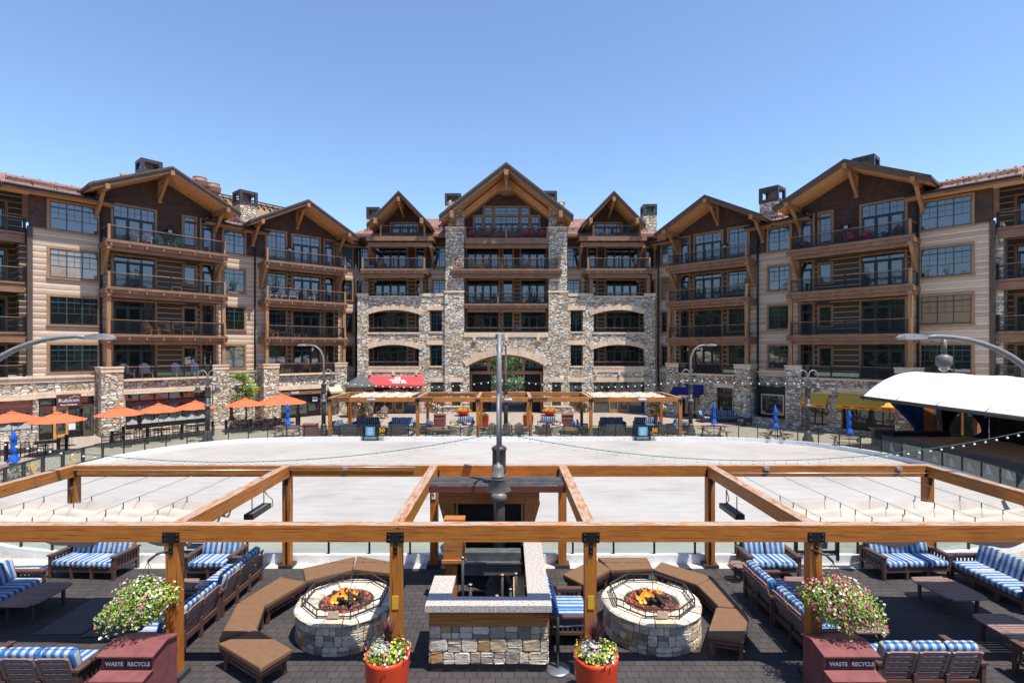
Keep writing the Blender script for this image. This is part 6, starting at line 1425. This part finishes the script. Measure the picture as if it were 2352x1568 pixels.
def picnic(t, rnd=True):
    m = MB()
    if rnd:
        m.lathe([(.001, .74), (.58, .74), (.58, .70), (.001, .70)], n=8, smooth=False, a0=R(22.5)); m.build('tabletop', 'plastic_lumber_light', t)
        for k in range(4):
            a = k*PI/2; T = Matrix.Rotation(a, 4, 'Z'); MB().box(-.45, .45, -1.02, -.76, .42, .46, T=T).build('bench_seat', 'plastic_lumber_light', t); MB().beam((0, -.3, .7), (0, -.8, .0), .08, .08, T=T).beam((0, .0, .34), (0, -.98, .38), .07, .07, T=T).build('leg', 'plastic_lumber_light', t)
    else:
        m.box(-.85, .85, -.36, .36, .70, .74); m.build('tabletop', 'plastic_lumber_light', t)
        for s in (-1, 1):
            MB().box(-.85, .85, s*.80-.13, s*.80+.13, .42, .46).build('bench_seat', 'plastic_lumber_light', t)
            MB().beam((s*.6, -.25, .70), (s*.6, -.75, 0), .07, .09).beam((s*.6, .25, .70), (s*.6, .75, 0), .07, .09).box(s*.6-.04, s*.6+.04, -.85, .85, .36, .42).build('leg', 'plastic_lumber_light', t)
for lb, x, y, rz, rn in (('brown picnic table beyond the glass fence left of the far left lamp', -15.2, 35.9, 0, 0), ('brown picnic table beyond the fence nearest the far pergola on the right', 14.35, 36.2, 0, 0), ('round brown picnic table with four benches right of the far pergola', 17.6, 34.2, R(20), 1), ('brown picnic table beyond the fence closest to the stage', 20.8, 31.9, R(-25), 0), ('round brown picnic table at the left edge under a closed blue parasol', -22.7, 23.9, R(30), 1)):
    place('picnic_table|%d' % rn, picnic, lb, 'picnic table', (x, y, 0), rz, 'brown picnic tables round the rink', rnd=bool(rn))
def adirondack(t, mat='plastic_lumber_light', sc=1.0):
    m = MB(); T = Matrix.Scale(sc, 4)
    for i in range(6): x = -.25+i*.1; h = .95-.05*abs(i-2.5)**1.3; m.beam((x, .12, .30), (x*1.1, .42, h+.12), .085, .02, T=T, up=Vector((0, 1, 0)))
    m.build('backrest', mat, t); m = MB()
    for i in range(5): y = -.38+i*.11; m.box(-.28, .28, y, y+.09, .38-.022*i, .40-.022*i, T=T)
    m.build('seat', mat, t)
    for s in (-1, 1):
        MB().box(s*.36-.07, s*.36+.07, -.46, .26, .56, .59, T=T).build('arm', mat, t); MB().box(s*.33-.02, s*.33+.02, -.42, -.32, 0, .56, T=T).build('leg', mat, t); MB().beam((s*.30, -.38, .36), (s*.30, .48, .04), .03, .10, T=T).build('leg', mat, t); MB().box(s*.35-.015, s*.35+.015, .16, .24, .2, .56, T=T).build('leg', mat, t)
def AD(label, x, y, z, rz, mat='plastic_lumber_light', grp=None, sc=1.0): return place('adirondack_chair|'+mat, adirondack, label, 'chair', (x, y, z), rz, grp, mat=mat)
AD('mauve slatted garden chair on the plaza left, the left one of two', -12.3, 45.6, 0, R(-10), grp='mauve garden chairs by the red awning'); AD('mauve slatted garden chair on the plaza left, the right one of two', -11.0, 45.7, 0, R(-10), grp='mauve garden chairs by the red awning')
for x, lb in ((-1.1, 'leftmost of three'), (-.05, 'middle of three, behind the lamp pole'), (.75, 'rightmost of three')): AD('mauve slatted chair seen from behind at centre, '+lb, x, 35.9, 0, PI, grp='mauve chairs behind the glass at the centre')
# far pergola furniture
GF = 'striped sofas under the far pergola'
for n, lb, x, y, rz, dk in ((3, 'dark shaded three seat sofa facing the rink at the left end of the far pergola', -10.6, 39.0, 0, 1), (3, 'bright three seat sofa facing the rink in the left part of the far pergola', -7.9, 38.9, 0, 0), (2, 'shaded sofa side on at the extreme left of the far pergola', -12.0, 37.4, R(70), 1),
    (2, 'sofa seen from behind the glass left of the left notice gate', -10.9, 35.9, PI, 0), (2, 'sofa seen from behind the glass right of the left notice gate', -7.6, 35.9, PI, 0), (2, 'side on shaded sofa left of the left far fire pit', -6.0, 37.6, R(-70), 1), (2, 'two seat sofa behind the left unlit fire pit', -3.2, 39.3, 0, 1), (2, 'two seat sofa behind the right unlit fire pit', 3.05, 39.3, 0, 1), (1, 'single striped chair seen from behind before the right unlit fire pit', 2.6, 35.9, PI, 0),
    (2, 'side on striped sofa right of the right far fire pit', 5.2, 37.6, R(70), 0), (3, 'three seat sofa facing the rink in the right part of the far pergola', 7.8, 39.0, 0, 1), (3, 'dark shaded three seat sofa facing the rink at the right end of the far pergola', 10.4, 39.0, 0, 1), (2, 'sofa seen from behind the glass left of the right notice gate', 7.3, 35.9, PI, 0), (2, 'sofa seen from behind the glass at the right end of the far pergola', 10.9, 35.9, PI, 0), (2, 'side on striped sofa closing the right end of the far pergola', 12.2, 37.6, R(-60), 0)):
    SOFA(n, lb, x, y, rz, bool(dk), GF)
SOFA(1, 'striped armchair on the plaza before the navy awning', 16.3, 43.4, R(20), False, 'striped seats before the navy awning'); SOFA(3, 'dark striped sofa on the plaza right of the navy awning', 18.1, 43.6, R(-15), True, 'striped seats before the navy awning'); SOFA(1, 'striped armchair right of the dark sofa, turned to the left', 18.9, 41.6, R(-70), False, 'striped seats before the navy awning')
for lb, x, y in (('low slatted table between the left far sofas', -7.6, 37.3), ('low slatted table between the right far sofas', 9.0, 37.3)): place('coffee_table|0.86', coffee_table, lb, 'table', (x, y, 0), R(90), 'low tables under the far pergola', L=1.2, w=.86)
for lb, x in (('unlit stone fire pit left of centre under the far pergola', -3.35), ('unlit stone fire pit right of centre under the far pergola', 2.95)):
    place('fire_pit_unlit', lambda t: fire_pit(t, False), lb, 'fire pit', (x, 37.5, 0), 0, 'unlit fire pits under the far pergola', name='fire_pit')
for lb, x, y, rz in (('left of the left far pit', -5.2, 37.0, R(20)), ('right of the left far pit', -1.5, 37.2, R(-20)), ('left of the right far pit', 1.0, 37.2, R(20)), ('right of the right far pit', 4.3, 37.0, R(-20)), ('before the pit at the left far pit', -4.6, 36.0, R(-10)), ('before the pit at the right far pit', 4.1, 36.1, R(10))):
    c, s = math.cos(rz), math.sin(rz); bench('brown cushioned bench '+lb, [(x+a*c-b_*s, y+a*s+b_*c) for a, b_ in ((-.7, -.3), (.7, -.3), (.5, .3), (-.5, .3))], 'benches round the unlit far pits')
for lb, x, y in (('plain maroon bin seen from behind left of the far pergola', -13.6, 36.1), ('dark red bin behind the far pergola left of centre', -5.4, 41.0), ('dark red bin behind the far pergola right of centre', 4.7, 41.0)): copy_tree(PROTO['waste_bin'], XF((x, y, 0), PI if x < -10 else 0), lb, 'dark red bins round the far pergola')
def bowl(t):
    MB().lathe([(.30, 0), (.55, .28), (.72, .46), (.76, .5), (.70, .5), (.62, .42)], n=20).build('bowl', 'planter_orange', t); L = MB(); leafball(L, (0, 0, .55), .6, 150, .14, (1, 1, .55), 0, .3); L.build('foliage', 'leaf_lime', t); Fm = MB(); petals(Fm, (0, 0, .55), .62, 26, .12, (1, 1, .55), (0, 1)); Fm.build('flowers', ('petal_yellow', 'petal_pink'), t)
for lb, x in (('low orange bowl of yellow flowers left of the arched passage', -4.1), ('low orange bowl of yellow flowers right of the arched passage', 3.8)): place('flower_bowl', bowl, lb, 'planter', (x, 47.6, 0), 0, 'orange flower bowls by the passage')
for lb, x in (('leftmost tall', -11.3), ('left inner', -1.9), ('right inner', 1.55), ('rightmost tall', 11.2)): place('orange_planter|far', lambda t: planter(t, .42, .95, False, 4), 'orange planter with green stems at the back of the far pergola, '+lb, 'planter', (x, 40.3, 0), 0, 'orange planters behind the far pergola')
for lb, x in (('leftmost', -11.35), ('second from left', -5.75), ('third from left', 5.5), ('rightmost', 11.3)): hang('petunia basket on the back posts of the far pergola, '+lb, x, 39.9, 1.75, 1, None, False, 'petunia baskets on the far pergola', 'far', .62)
# ---------------------------------------------------------------- balcony furniture (small, by what stands on each balcony)
def low_table(t, mat='teak', w=.5, h=.4):
    MB().box(-w/2, w/2, -w/2, w/2, h-.03, h).build('tabletop', mat, t)
    for x in (-1, 1):
        for y in (-1, 1): MB().box(x*(w/2-.04)-.02, x*(w/2-.04)+.02, y*(w/2-.04)-.02, y*(w/2-.04)+.02, 0, h-.03).build('leg', mat, t)
LF1 = FR((-31.2, 34.1), (-22.5, 44.5)); LF2 = FR((-22.5, 44.5), (-15.05, 51.3)); RF1 = FR((30.4, 32.7), (21.0, 43.6), True, -.08); RF2 = FR((21.0, 43.6), (13.9, 50.7), True, .9)
def on(F, u, n, z, rz=0): v = F.M @ Vector(F.p(u, n, z)); return (v.x, v.y, v.z), F.M.to_euler().z+rz
GBL = 'chairs on the hotel balconies'
for F, u, n, z, rz, mat, lb in ((LF1, 5.6, .9, 13.6, .5, 'plastic_white', 'cream chair on the top balcony under the big left gable, left one'), (LF1, 6.2, .8, 13.6, -.4, 'plastic_white', 'cream chair on the top balcony under the big left gable, right one'), (LF1, 7.1, .9, 13.6, .2, 'plastic_green', 'pale green chair on the big left gable balcony, left one'), (LF1, 8.0, .9, 13.6, -.9, 'plastic_green', 'pale green chair on the big left gable balcony, right one'),
    (LF1, 6.4, .9, 7.1, .5, 'teak', 'teak folding chair on the second left wing balcony, left one'), (LF1, 7.5, .9, 7.1, -.7, 'teak', 'teak folding chair on the second left wing balcony, right one'), (LF2, 1.9, .9, 7.1, .6, 'teak', 'teak chair with navy cushion on the small gable wing balcony'), (LF2, 2.9, .6, 3.97, .4, 'teak', 'teak chair on the terrace above the rink bar, left one'), (LF2, 5.0, .6, 3.97, -.3, 'teak', 'teak chair on the terrace above the rink bar, middle one'), (LF2, 6.8, .6, 3.97, -.8, 'teak', 'teak chair on the terrace above the rink bar, right one'),
    (LF1, 5.0, .6, 3.97, .2, 'plastic_white', 'pale chair on the terrace above the long window, first from left'), (LF1, 6.2, .6, 3.97, .0, 'plastic_white', 'pale chair on the terrace above the long window, second from left'), (LF1, 8.3, .6, 3.97, .2, 'plastic_white', 'pale chair on the terrace above the long window, third from left'), (LF1, 9.6, .6, 3.97, .1, 'plastic_white', 'pale chair on the terrace above the long window, rightmost'),
    (LF2, 1.8, .9, 10.36, .3, 'plastic_white', 'white chair on the third left wing balcony, leftmost'), (LF2, 2.9, .9, 10.36, .1, 'plastic_white', 'white chair on the third left wing balcony, second'), (LF2, 3.7, .9, 10.36, -.2, 'plastic_white', 'white chair on the third left wing balcony, third'), (LF2, 5.1, .9, 10.36, .4, 'plastic_white', 'white chair on the third left wing balcony, rightmost'),
    (RF1, 7.4, .9, 13.6, .6, 'plastic_red', 'small red chair on the top right wing balcony, left one'), (RF1, 6.5, .9, 13.6, -.2, 'plastic_red', 'small red chair on the top right wing balcony, right one'), (RF1, 4.9, .9, 13.6, -.7, 'umbrella_brown', 'brown reclining chair on the top right wing balcony, near its right end'), (RF1, 10.6, .9, 13.6, .7, 'umbrella_brown', 'brown reclining chair on the top right wing balcony, near its left end'),
    (FC, -3.2, -.8, 13.62, .2, 'teak', 'teak chair on the wide central balcony, leftmost'), (FC, -2.3, -.6, 13.62, -.8, 'teak', 'teak chair on the wide central balcony, second from left'), (FC, -.4, -.6, 13.62, .7, 'teak', 'teak chair on the wide central balcony, left of its low table'), (FC, 1.9, -.6, 13.62, -.7, 'teak', 'teak chair on the wide central balcony, rightmost'),
    (FC, -3.3, -.8, 16.64, 0, 'plastic_red', 'red chair on the top central balcony, first from left'), (FC, -1.9, -.8, 16.64, 0, 'plastic_red', 'red chair on the top central balcony, second from left'), (FC, 1.9, -.8, 16.64, 0, 'plastic_red', 'red chair on the top central balcony, third from left'), (FC, 2.5, -.8, 16.64, 0, 'plastic_red', 'red chair on the top central balcony, fourth from left'), (FC, 3.5, -.8, 16.64, 0, 'plastic_red', 'red chair on the top central balcony, rightmost'),
    (FC, -12.0, -.6, 13.62, .6, 'teak', 'teak chair on the left turret balcony beside a blue cooler'), (FC, 8.8, -.4, 16.64, .3, 'plastic_white', 'cream striped seat on the top right turret balcony'), (FC, 9.6, -.4, 16.64, -.2, 'plastic_white', 'cream seat on the top right turret balcony, right one')):
    l, a = on(F, u, n, z, rz); AD(lb, *l, a, mat, GBL)
for F, u, n, z, mat, lb in ((LF1, 10.0, 1.0, 13.6, 'plastic_white', 'small cream table on the big left gable balcony'), (LF1, 8.0, 1.0, 10.36, 'teak', 'low teak table on the third big left balcony'), (LF1, 8.8, .9, 7.1, 'teak', 'low teak table on the second big left balcony'), (LF2, 3.4, 1.0, 7.1, 'teak', 'low teak table on the small gable wing balcony, left one'), (LF2, 4.4, 1.0, 7.1, 'teak', 'low teak table on the small gable wing balcony, right one'), (FC, .8, -.5, 13.62, 'teak', 'low teak table on the wide central balcony'), (LF2, 4.0, .7, 3.97, 'teak', 'teak table on the terrace above the rink bar')):
    l, a = on(F, u, n, z); place('low_table|'+mat, low_table, lb, 'table', l, a, 'small tables on the hotel balconies', mat=mat, w=.7)
l, a = on(FC, -12.9, -.4, 13.62); c_ = thing('cooler', 'blue cool box on the left turret balcony', 'cool box', l); MB().rbox(-.28, .28, -.18, .18, 0, .34, .03).build('body', 'cooler_blue', c_); MB().rbox(-.29, .29, -.19, .19, .345, .42, .03).build('lid', 'plastic_white', c_)
# ---------------------------------------------------------------- gazebo
g = thing('gazebo_kiosk', 'small kiosk with slate hipped roof left of the red awning', 'kiosk', (-13.3, 46.8, 0))
m = MB(); m.lathe([(1.55, 2.75), (1.5, 2.85), (.001, 3.75)], n=6, smooth=False); m.build('roof', 'slate', g); m = MB(); m.lathe([(1.2, 0), (1.2, 1.0)], n=6, smooth=False); m.build('counter', 'fascia_wood', g)
for k in range(6): a = 2*PI*k/6; MB().cbox((1.2*math.cos(a), 1.2*math.sin(a), 1.9), (.14, .14, 1.8)).build('post', 'fascia_wood', g)
m = MB(); m.lathe([(1.22, 2.45), (1.22, 2.75)], n=6, smooth=False); m.build('fascia', 'trim_wood', g); m = MB(); m.lathe([(1.1, 1.0), (1.1, 2.45)], n=6, smooth=False); m.build('glazing', 'shop_glass', g)
# ---------------------------------------------------------------- stage with vaulted canopy
I = Matrix.Identity(4)
s_ = thing('stage', 'raised stage with brown floor and dark panelled front at the right edge', 'stage', (25, 26, 0))
MB().prism([(22.4, 31.0), (30.5, 31.6), (30.5, 18), (22.9, 18), (22.9, 24)], .70, .78).build('stage_floor', 'stage_floor', s_, I)
m = MB()
P = [(22.35, 31.1), (22.85, 24), (22.85, 18)]
for a, b in zip(P, P[1:]): m.beam((*a, .45), (*b, .45), .06, .8)
m.beam((22.35, 31.1, .45), (27.5, 31.5, .45), .06, .8); m.beam((22.35, 31.1, .88), (22.85, 24, .88), .16, .08); m.beam((22.85, 24, .88), (22.85, 18, .88), .16, .08); m.build('front_panel', 'slate', s_, I)
m = MB()
for i in range(12):
    y = 30.5-i*.95; x = 22.35+(31.1-y)*.07 if y > 24 else 22.85; h = random.uniform(.3, .6); m.add([(x-.045, y, .08), (x-.045, y-.42, .08), (x-.045, y-.12, .08+h), (x-.045, y-.06, .08+h*.8)], [(0, 1, 2, 3)])
m.build('peeling_paint', 'white_paint', s_, I)
cn = thing('stage_canopy', 'white vaulted fabric canopy over the stage at the right edge', 'canopy', (25.3, 26, 3))
m = MB(); V = []; NX, NY = 20, 28
def vault(k): q = 2*k-1; return 25.3+3.3*q, 3.1+1.53*(1-abs(q)**2.1)
for j in range(NY+1):
    y = 32.3-(32.3-18.5)*j/NY; dip = .03*(1-abs(math.cos(PI*j/NY*5)))
    for i in range(NX+1): x, z = vault(i/NX); V.append((x, y, z-dip*math.sin(PI*i/NX)))
m.add(V, [(j*(NX+1)+i, j*(NX+1)+i+1, (j+1)*(NX+1)+i+1, (j+1)*(NX+1)+i) for j in range(NY) for i in range(NX)], 0, True); m.build('fabric', 'canopy_white', cn, I)
m = MB()
for j in range(1, 5):
    y = 32.3-13.8*j/5; m.tube([(vault(i/16)[0], y, vault(i/16)[1]+.015) for i in range(17)], .03, 5)
for k in (5, 10, 15): m.tube([(vault(k/20)[0], 32.3-13.8*j/28, vault(k/20)[1]+.008-.03*(1-abs(math.cos(PI*j/28*5)))*math.sin(PI*k/20)) for j in range(29)], .014, 4)
ONEMESH |= {'seams'}
m.build('seams', 'canopy_white', cn, I)
m = MB(); m.tube([(21.98, 32.4, 3.06), (21.98, 18.5, 3.06)], .10, 8); m.tube([(28.6, 32.4, 3.06), (28.6, 18.5, 3.06)], .10, 8)
for j in range(6): y = 32.3-13.8*j/5; m.tube([(vault(i/14)[0], y, vault(i/14)[1]-.22) for i in range(15)], .035, 6); m.tube([(22, y, 3.06), (28.6, y, 3.06)], .05, 6)
m.build('frame', 'dark_metal', cn, I)
for x, y in ((26.4, 33.0), (28.4, 31.5), (28.6, 27), (28.6, 22)): MB().box(x-.4, x+.4, y-.2, y+.2, 0, 3.05).build('timber_post', 'bar_wood', cn, I) if x < 28 else MB().box(x-.12, x+.12, y-.12, y+.12, 0, 3.05).build('timber_post', 'bar_wood', cn, I)
def curtain(label, P, z0, z1, mat, pinch=None, cat='curtain', grp=None):
    t = thing('stage_curtain', label, cat, (P[0][0], P[0][1], z0), 0, grp); m = MB(); V = []; N = 60; K = 12
    a, b = Vector((*P[0], 0)), Vector((*P[1], 0)); d = (b-a); nn = Vector((-d.y, d.x, 0)).normalized()
    for k in range(K+1):
        f = k/K; z = z1+(z0-z1)*f
        for i in range(N+1):
            q = i/N
            if pinch is not None: w = 1-.8*math.sin(min(f/.8, 1)*PI/2)**1.5 if f < .85 else .2+.35*(f-.85)/.15; q = pinch+(q-pinch)*w
            c = a+d*q+nn*(.14*math.sin(i*1.15)*(1 if pinch is None else .8)); V.append((c.x, c.y, z))
    m.add(V, [(k*(N+1)+i, k*(N+1)+i+1, (k+1)*(N+1)+i+1, (k+1)*(N+1)+i) for k in range(K) for i in range(N)], 0, True); m.build('drape', mat, t, I)
ONEMESH |= {'drape', 'cords'}
curtain('blue curtain gathered to its tie at the far left corner of the stage', [(23.5, 32.2), (25.8, 32.4)], .1, 3.05, 'curtain_blue', 1.0, grp='blue stage curtains')
curtain('second blue curtain hanging further right under the stage canopy', [(27.2, 31.6), (28.4, 30.6)], .75, 3.05, 'curtain_blue', .9, grp='blue stage curtains')
curtain('dark curtain beside the timber pillar of the stage', [(26.9, 32.4), (28.3, 32.0)], .4, 3.05, 'curtain_black', .1, grp='black stage curtains')
curtain('long black backdrop curtain along the rear of the stage', [(28.3, 30.6), (28.5, 18.5)], .75, 3.15, 'curtain_black', grp='black stage curtains')
MB_ = MB().box(23.2, 26.6, 31.3, 32.0, .0, 1.05); tag(MB_.build('covered_equipment', 'curtain_black'), 'low black cloth covered equipment at the far corner of the stage', 'equipment')
l_ = thing('lectern_desk', 'small slanted brown desk beside the left stage corner', 'desk', (23.4, 32.6, 0), R(-10)); MB().box(-.6, .6, -.3, .3, 1.0, 1.08).box(-.62, .62, -.32, .3, 1.08, 1.11).build('top', 'plastic_lumber_light', l_); MB().box(-.5, .5, -.2, .2, 0, 1.0).build('body', 'slate', l_)
# ---------------------------------------------------------------- trees
def tree(t, H=9, r=2.6, n=2600, trunk=.16, leaf=.22, mats=('leaf_dark', 'leaf_green'), seed=0, lo=.28, lobes=16):
    rnd = random.Random(seed); random.seed(seed); m = MB(); m.tube([(0, 0, 0), (.05, 0, H*.3), (-.05, .05, H*.6), (0, 0, H*.9)], [trunk, trunk*.8, trunk*.5, .03], 8); br = []
    for i in range(lobes):
        a = rnd.uniform(0, 2*PI); z = H*(lo+(1-lo)*rnd.random()**.8*.85); q = r*rnd.uniform(.25, .8)*(1-.5*(z/H-lo)); c = Vector((q*math.cos(a), q*math.sin(a), z+.08*H*rnd.random())); br.append(c); m.tube([(0, 0, z*.72), c*.6+Vector((0, 0, z*.33)), c], [trunk*.4, trunk*.25, .02], 5)
    m.build('trunk', 'bark', t); L = MB()
    for i, c in enumerate(br): leafball(L, c, r*rnd.uniform(.28, .46), n//lobes, leaf, (1.1, 1.1, .8), i % 2, .25)
    L.build('crown', mats, t)
ONEMESH |= {'trunk'}
t_ = thing('small_tree', 'small bright green tree between the long window and the rink bar', 'tree', (-20.3, 40.3, 0)); tree(t_, 4.3, 1.15, 2600, .06, .16, ('leaf_lime', 'leaf_green'), 3, .42, 12)
p_ = thing('planted_bed', 'low reddish planter bed with purple flowers below the small green tree', 'planter', (-19.6, 40.2, 0)); MB().rbox(-1.6, 1.8, -.7, .7, 0, .55, .05).build('bed_wall', 'stone_wall', p_); L = MB(); leafball(L, (-1, -.3, .75), .5, 160, .1, (1, 1, .6)); leafball(L, (.6, 0, .6), .9, 200, .1, (1.2, .5, .3)); L.build('foliage', 'leaf_green', p_)
TR = [(-4.5, 66, 9, 3, 'left'), (-.5, 70, 10, 3.4, 'centre'), (3.5, 66, 9, 3, 'right'), (7, 74, 11, 3.6, 'far right'), (-9, 75, 11, 3.6, 'far left')]
for i, (x, y, h, r, lb) in enumerate(TR):
    t_ = thing('passage_tree', 'green tree seen through the arched passage, '+lb, 'tree', (x, y, 0), 0, 'trees beyond the arched passage'); tree(t_, h, r, 2200, .2, .34, ('leaf_green', 'leaf_dark'), 20+i, .22)
hb = thing('hedge', 'band of green shrubs far beyond the arched passage', 'hedge', (0, 80, 0)); L = MB()
for i in range(14): leafball(L, (-13+i*2, random.uniform(-1, 1), random.uniform(2, 5)), 2.6, 260, .6, (1, .6, 1), i % 2, .3)
L.build('foliage', ('leaf_dark', 'leaf_green'), hb, XF((0, 80, 0)))
m = MB(); V = []
for k, (y, z) in enumerate(((84, 0), (88, 2.4), (100, 6), (140, 10))):
    for i in range(13): V.append((-60+i*10, y+(i % 2)*1.5, z+(i % 3)*.3*(k > 0)))
m.add(V, [(k*13+i, k*13+i+1, (k+1)*13+i+1, (k+1)*13+i) for k in range(3) for i in range(12)], 0, True); struct(m.build('hillside', 'leaf_dark'))
L = MB()
for i in range(22): leafball(L, (-11+i, 76+random.uniform(-1, 1), random.uniform(.4, 1.4)), 1.3, 260, .32, (1, .7, 1), i % 2, .3)
tag(L.build('shrub_border', ('leaf_dark', 'leaf_green')), 'low sunlit shrub border on the ground beyond the arched passage', 'shrubs', kind='stuff')
for lb, X, Y, D_ in (('dark conifer tip showing above the roof left of the big left gable', 216, 408, 92), ('dark conifer tip showing above the roof right of the big right gable', 2122, 398, 92)):
    H = EYE+(CY-Y)*D_/FPX; t_ = thing('conifer_tree', lb, 'tree', ((X-CX)/FPX*D_, D_, 0), 0, 'conifer tips above the roofs'); MB().tube([(0, 0, 0), (0, 0, H*.97)], [.5, .03], 7).build('trunk', 'bark', t_); L = MB(); rnd = random.Random(int(X))
    for k in range(26):
        f = k/26; zz = H*(.15+.84*f); q = (1-f)*H*.13+.15; n_ = 14; V = [(0, 0, zz+H*.035)]
        for j in range(n_*2): b_ = PI*j/n_+k; qq = q*(1.15 if j % 2 else .45)*rnd.uniform(.7, 1.25); V.append((qq*math.cos(b_), qq*math.sin(b_), zz-(.5 if j % 2 else 0)))
        L.add(V, [(0, j+1, (j+1) % (n_*2)+1) for j in range(n_*2)], 0)
    L.build('crown', 'leaf_dark', t_)
# wooded slope behind the viewer, mirrored in the hotel's windows
plain('forest_floor', C(.035, .042, .02), .95, 0, .4, .3)
m = MB(); V = []; NA = 40
for k, (d, z) in enumerate(((42, 0), (52, 3), (70, 9), (110, 22), (160, 30))):
    for i in range(NA+1): a = -PI*.10+PI*1.20*i/NA; V.append((d*1.2*math.cos(a), -4-d*math.sin(a)*.9, z-.5))
m.add(V, [(k*(NA+1)+i, k*(NA+1)+i+1, (k+1)*(NA+1)+i+1, (k+1)*(NA+1)+i) for k in range(4) for i in range(NA)], 0, True); struct(m.build('hills', 'forest_floor'))
def pines():
    L = MB(); rnd = random.Random(11)
    for i in range(330):
        a = rnd.uniform(-PI*.08, PI*1.08); d = rnd.uniform(44, 95); x, y = d*1.2*math.cos(a), -4-d*math.sin(a)*.9; z0 = max(0, (d-42)*.33)-1; H = rnd.uniform(10, 17); r = H*.17
        L.tube([(x, y, z0), (x, y, z0+H)], [.3, .03], 5, 1)
        for k in range(8):
            f = k/8; zz = z0+H*(.10+.88*f); q = r*(1-f)+.25; V = [(x, y, zz+H*.13)]; N = 8
            for j in range(N*2): b_ = 2*PI*j/(N*2)+k; qq = q*(1.1 if j % 2 else .62)*rnd.uniform(.8, 1.2); V.append((x+qq*math.cos(b_), y+qq*math.sin(b_), zz-(.5 if j % 2 else .1)))
            L.add(V, [(0, j+1, (j+1) % (N*2)+1) for j in range(N*2)], 0)
    return L.build('conifer_wood', ('leaf_dark', 'bark'))
tag(pines(), kind='stuff')
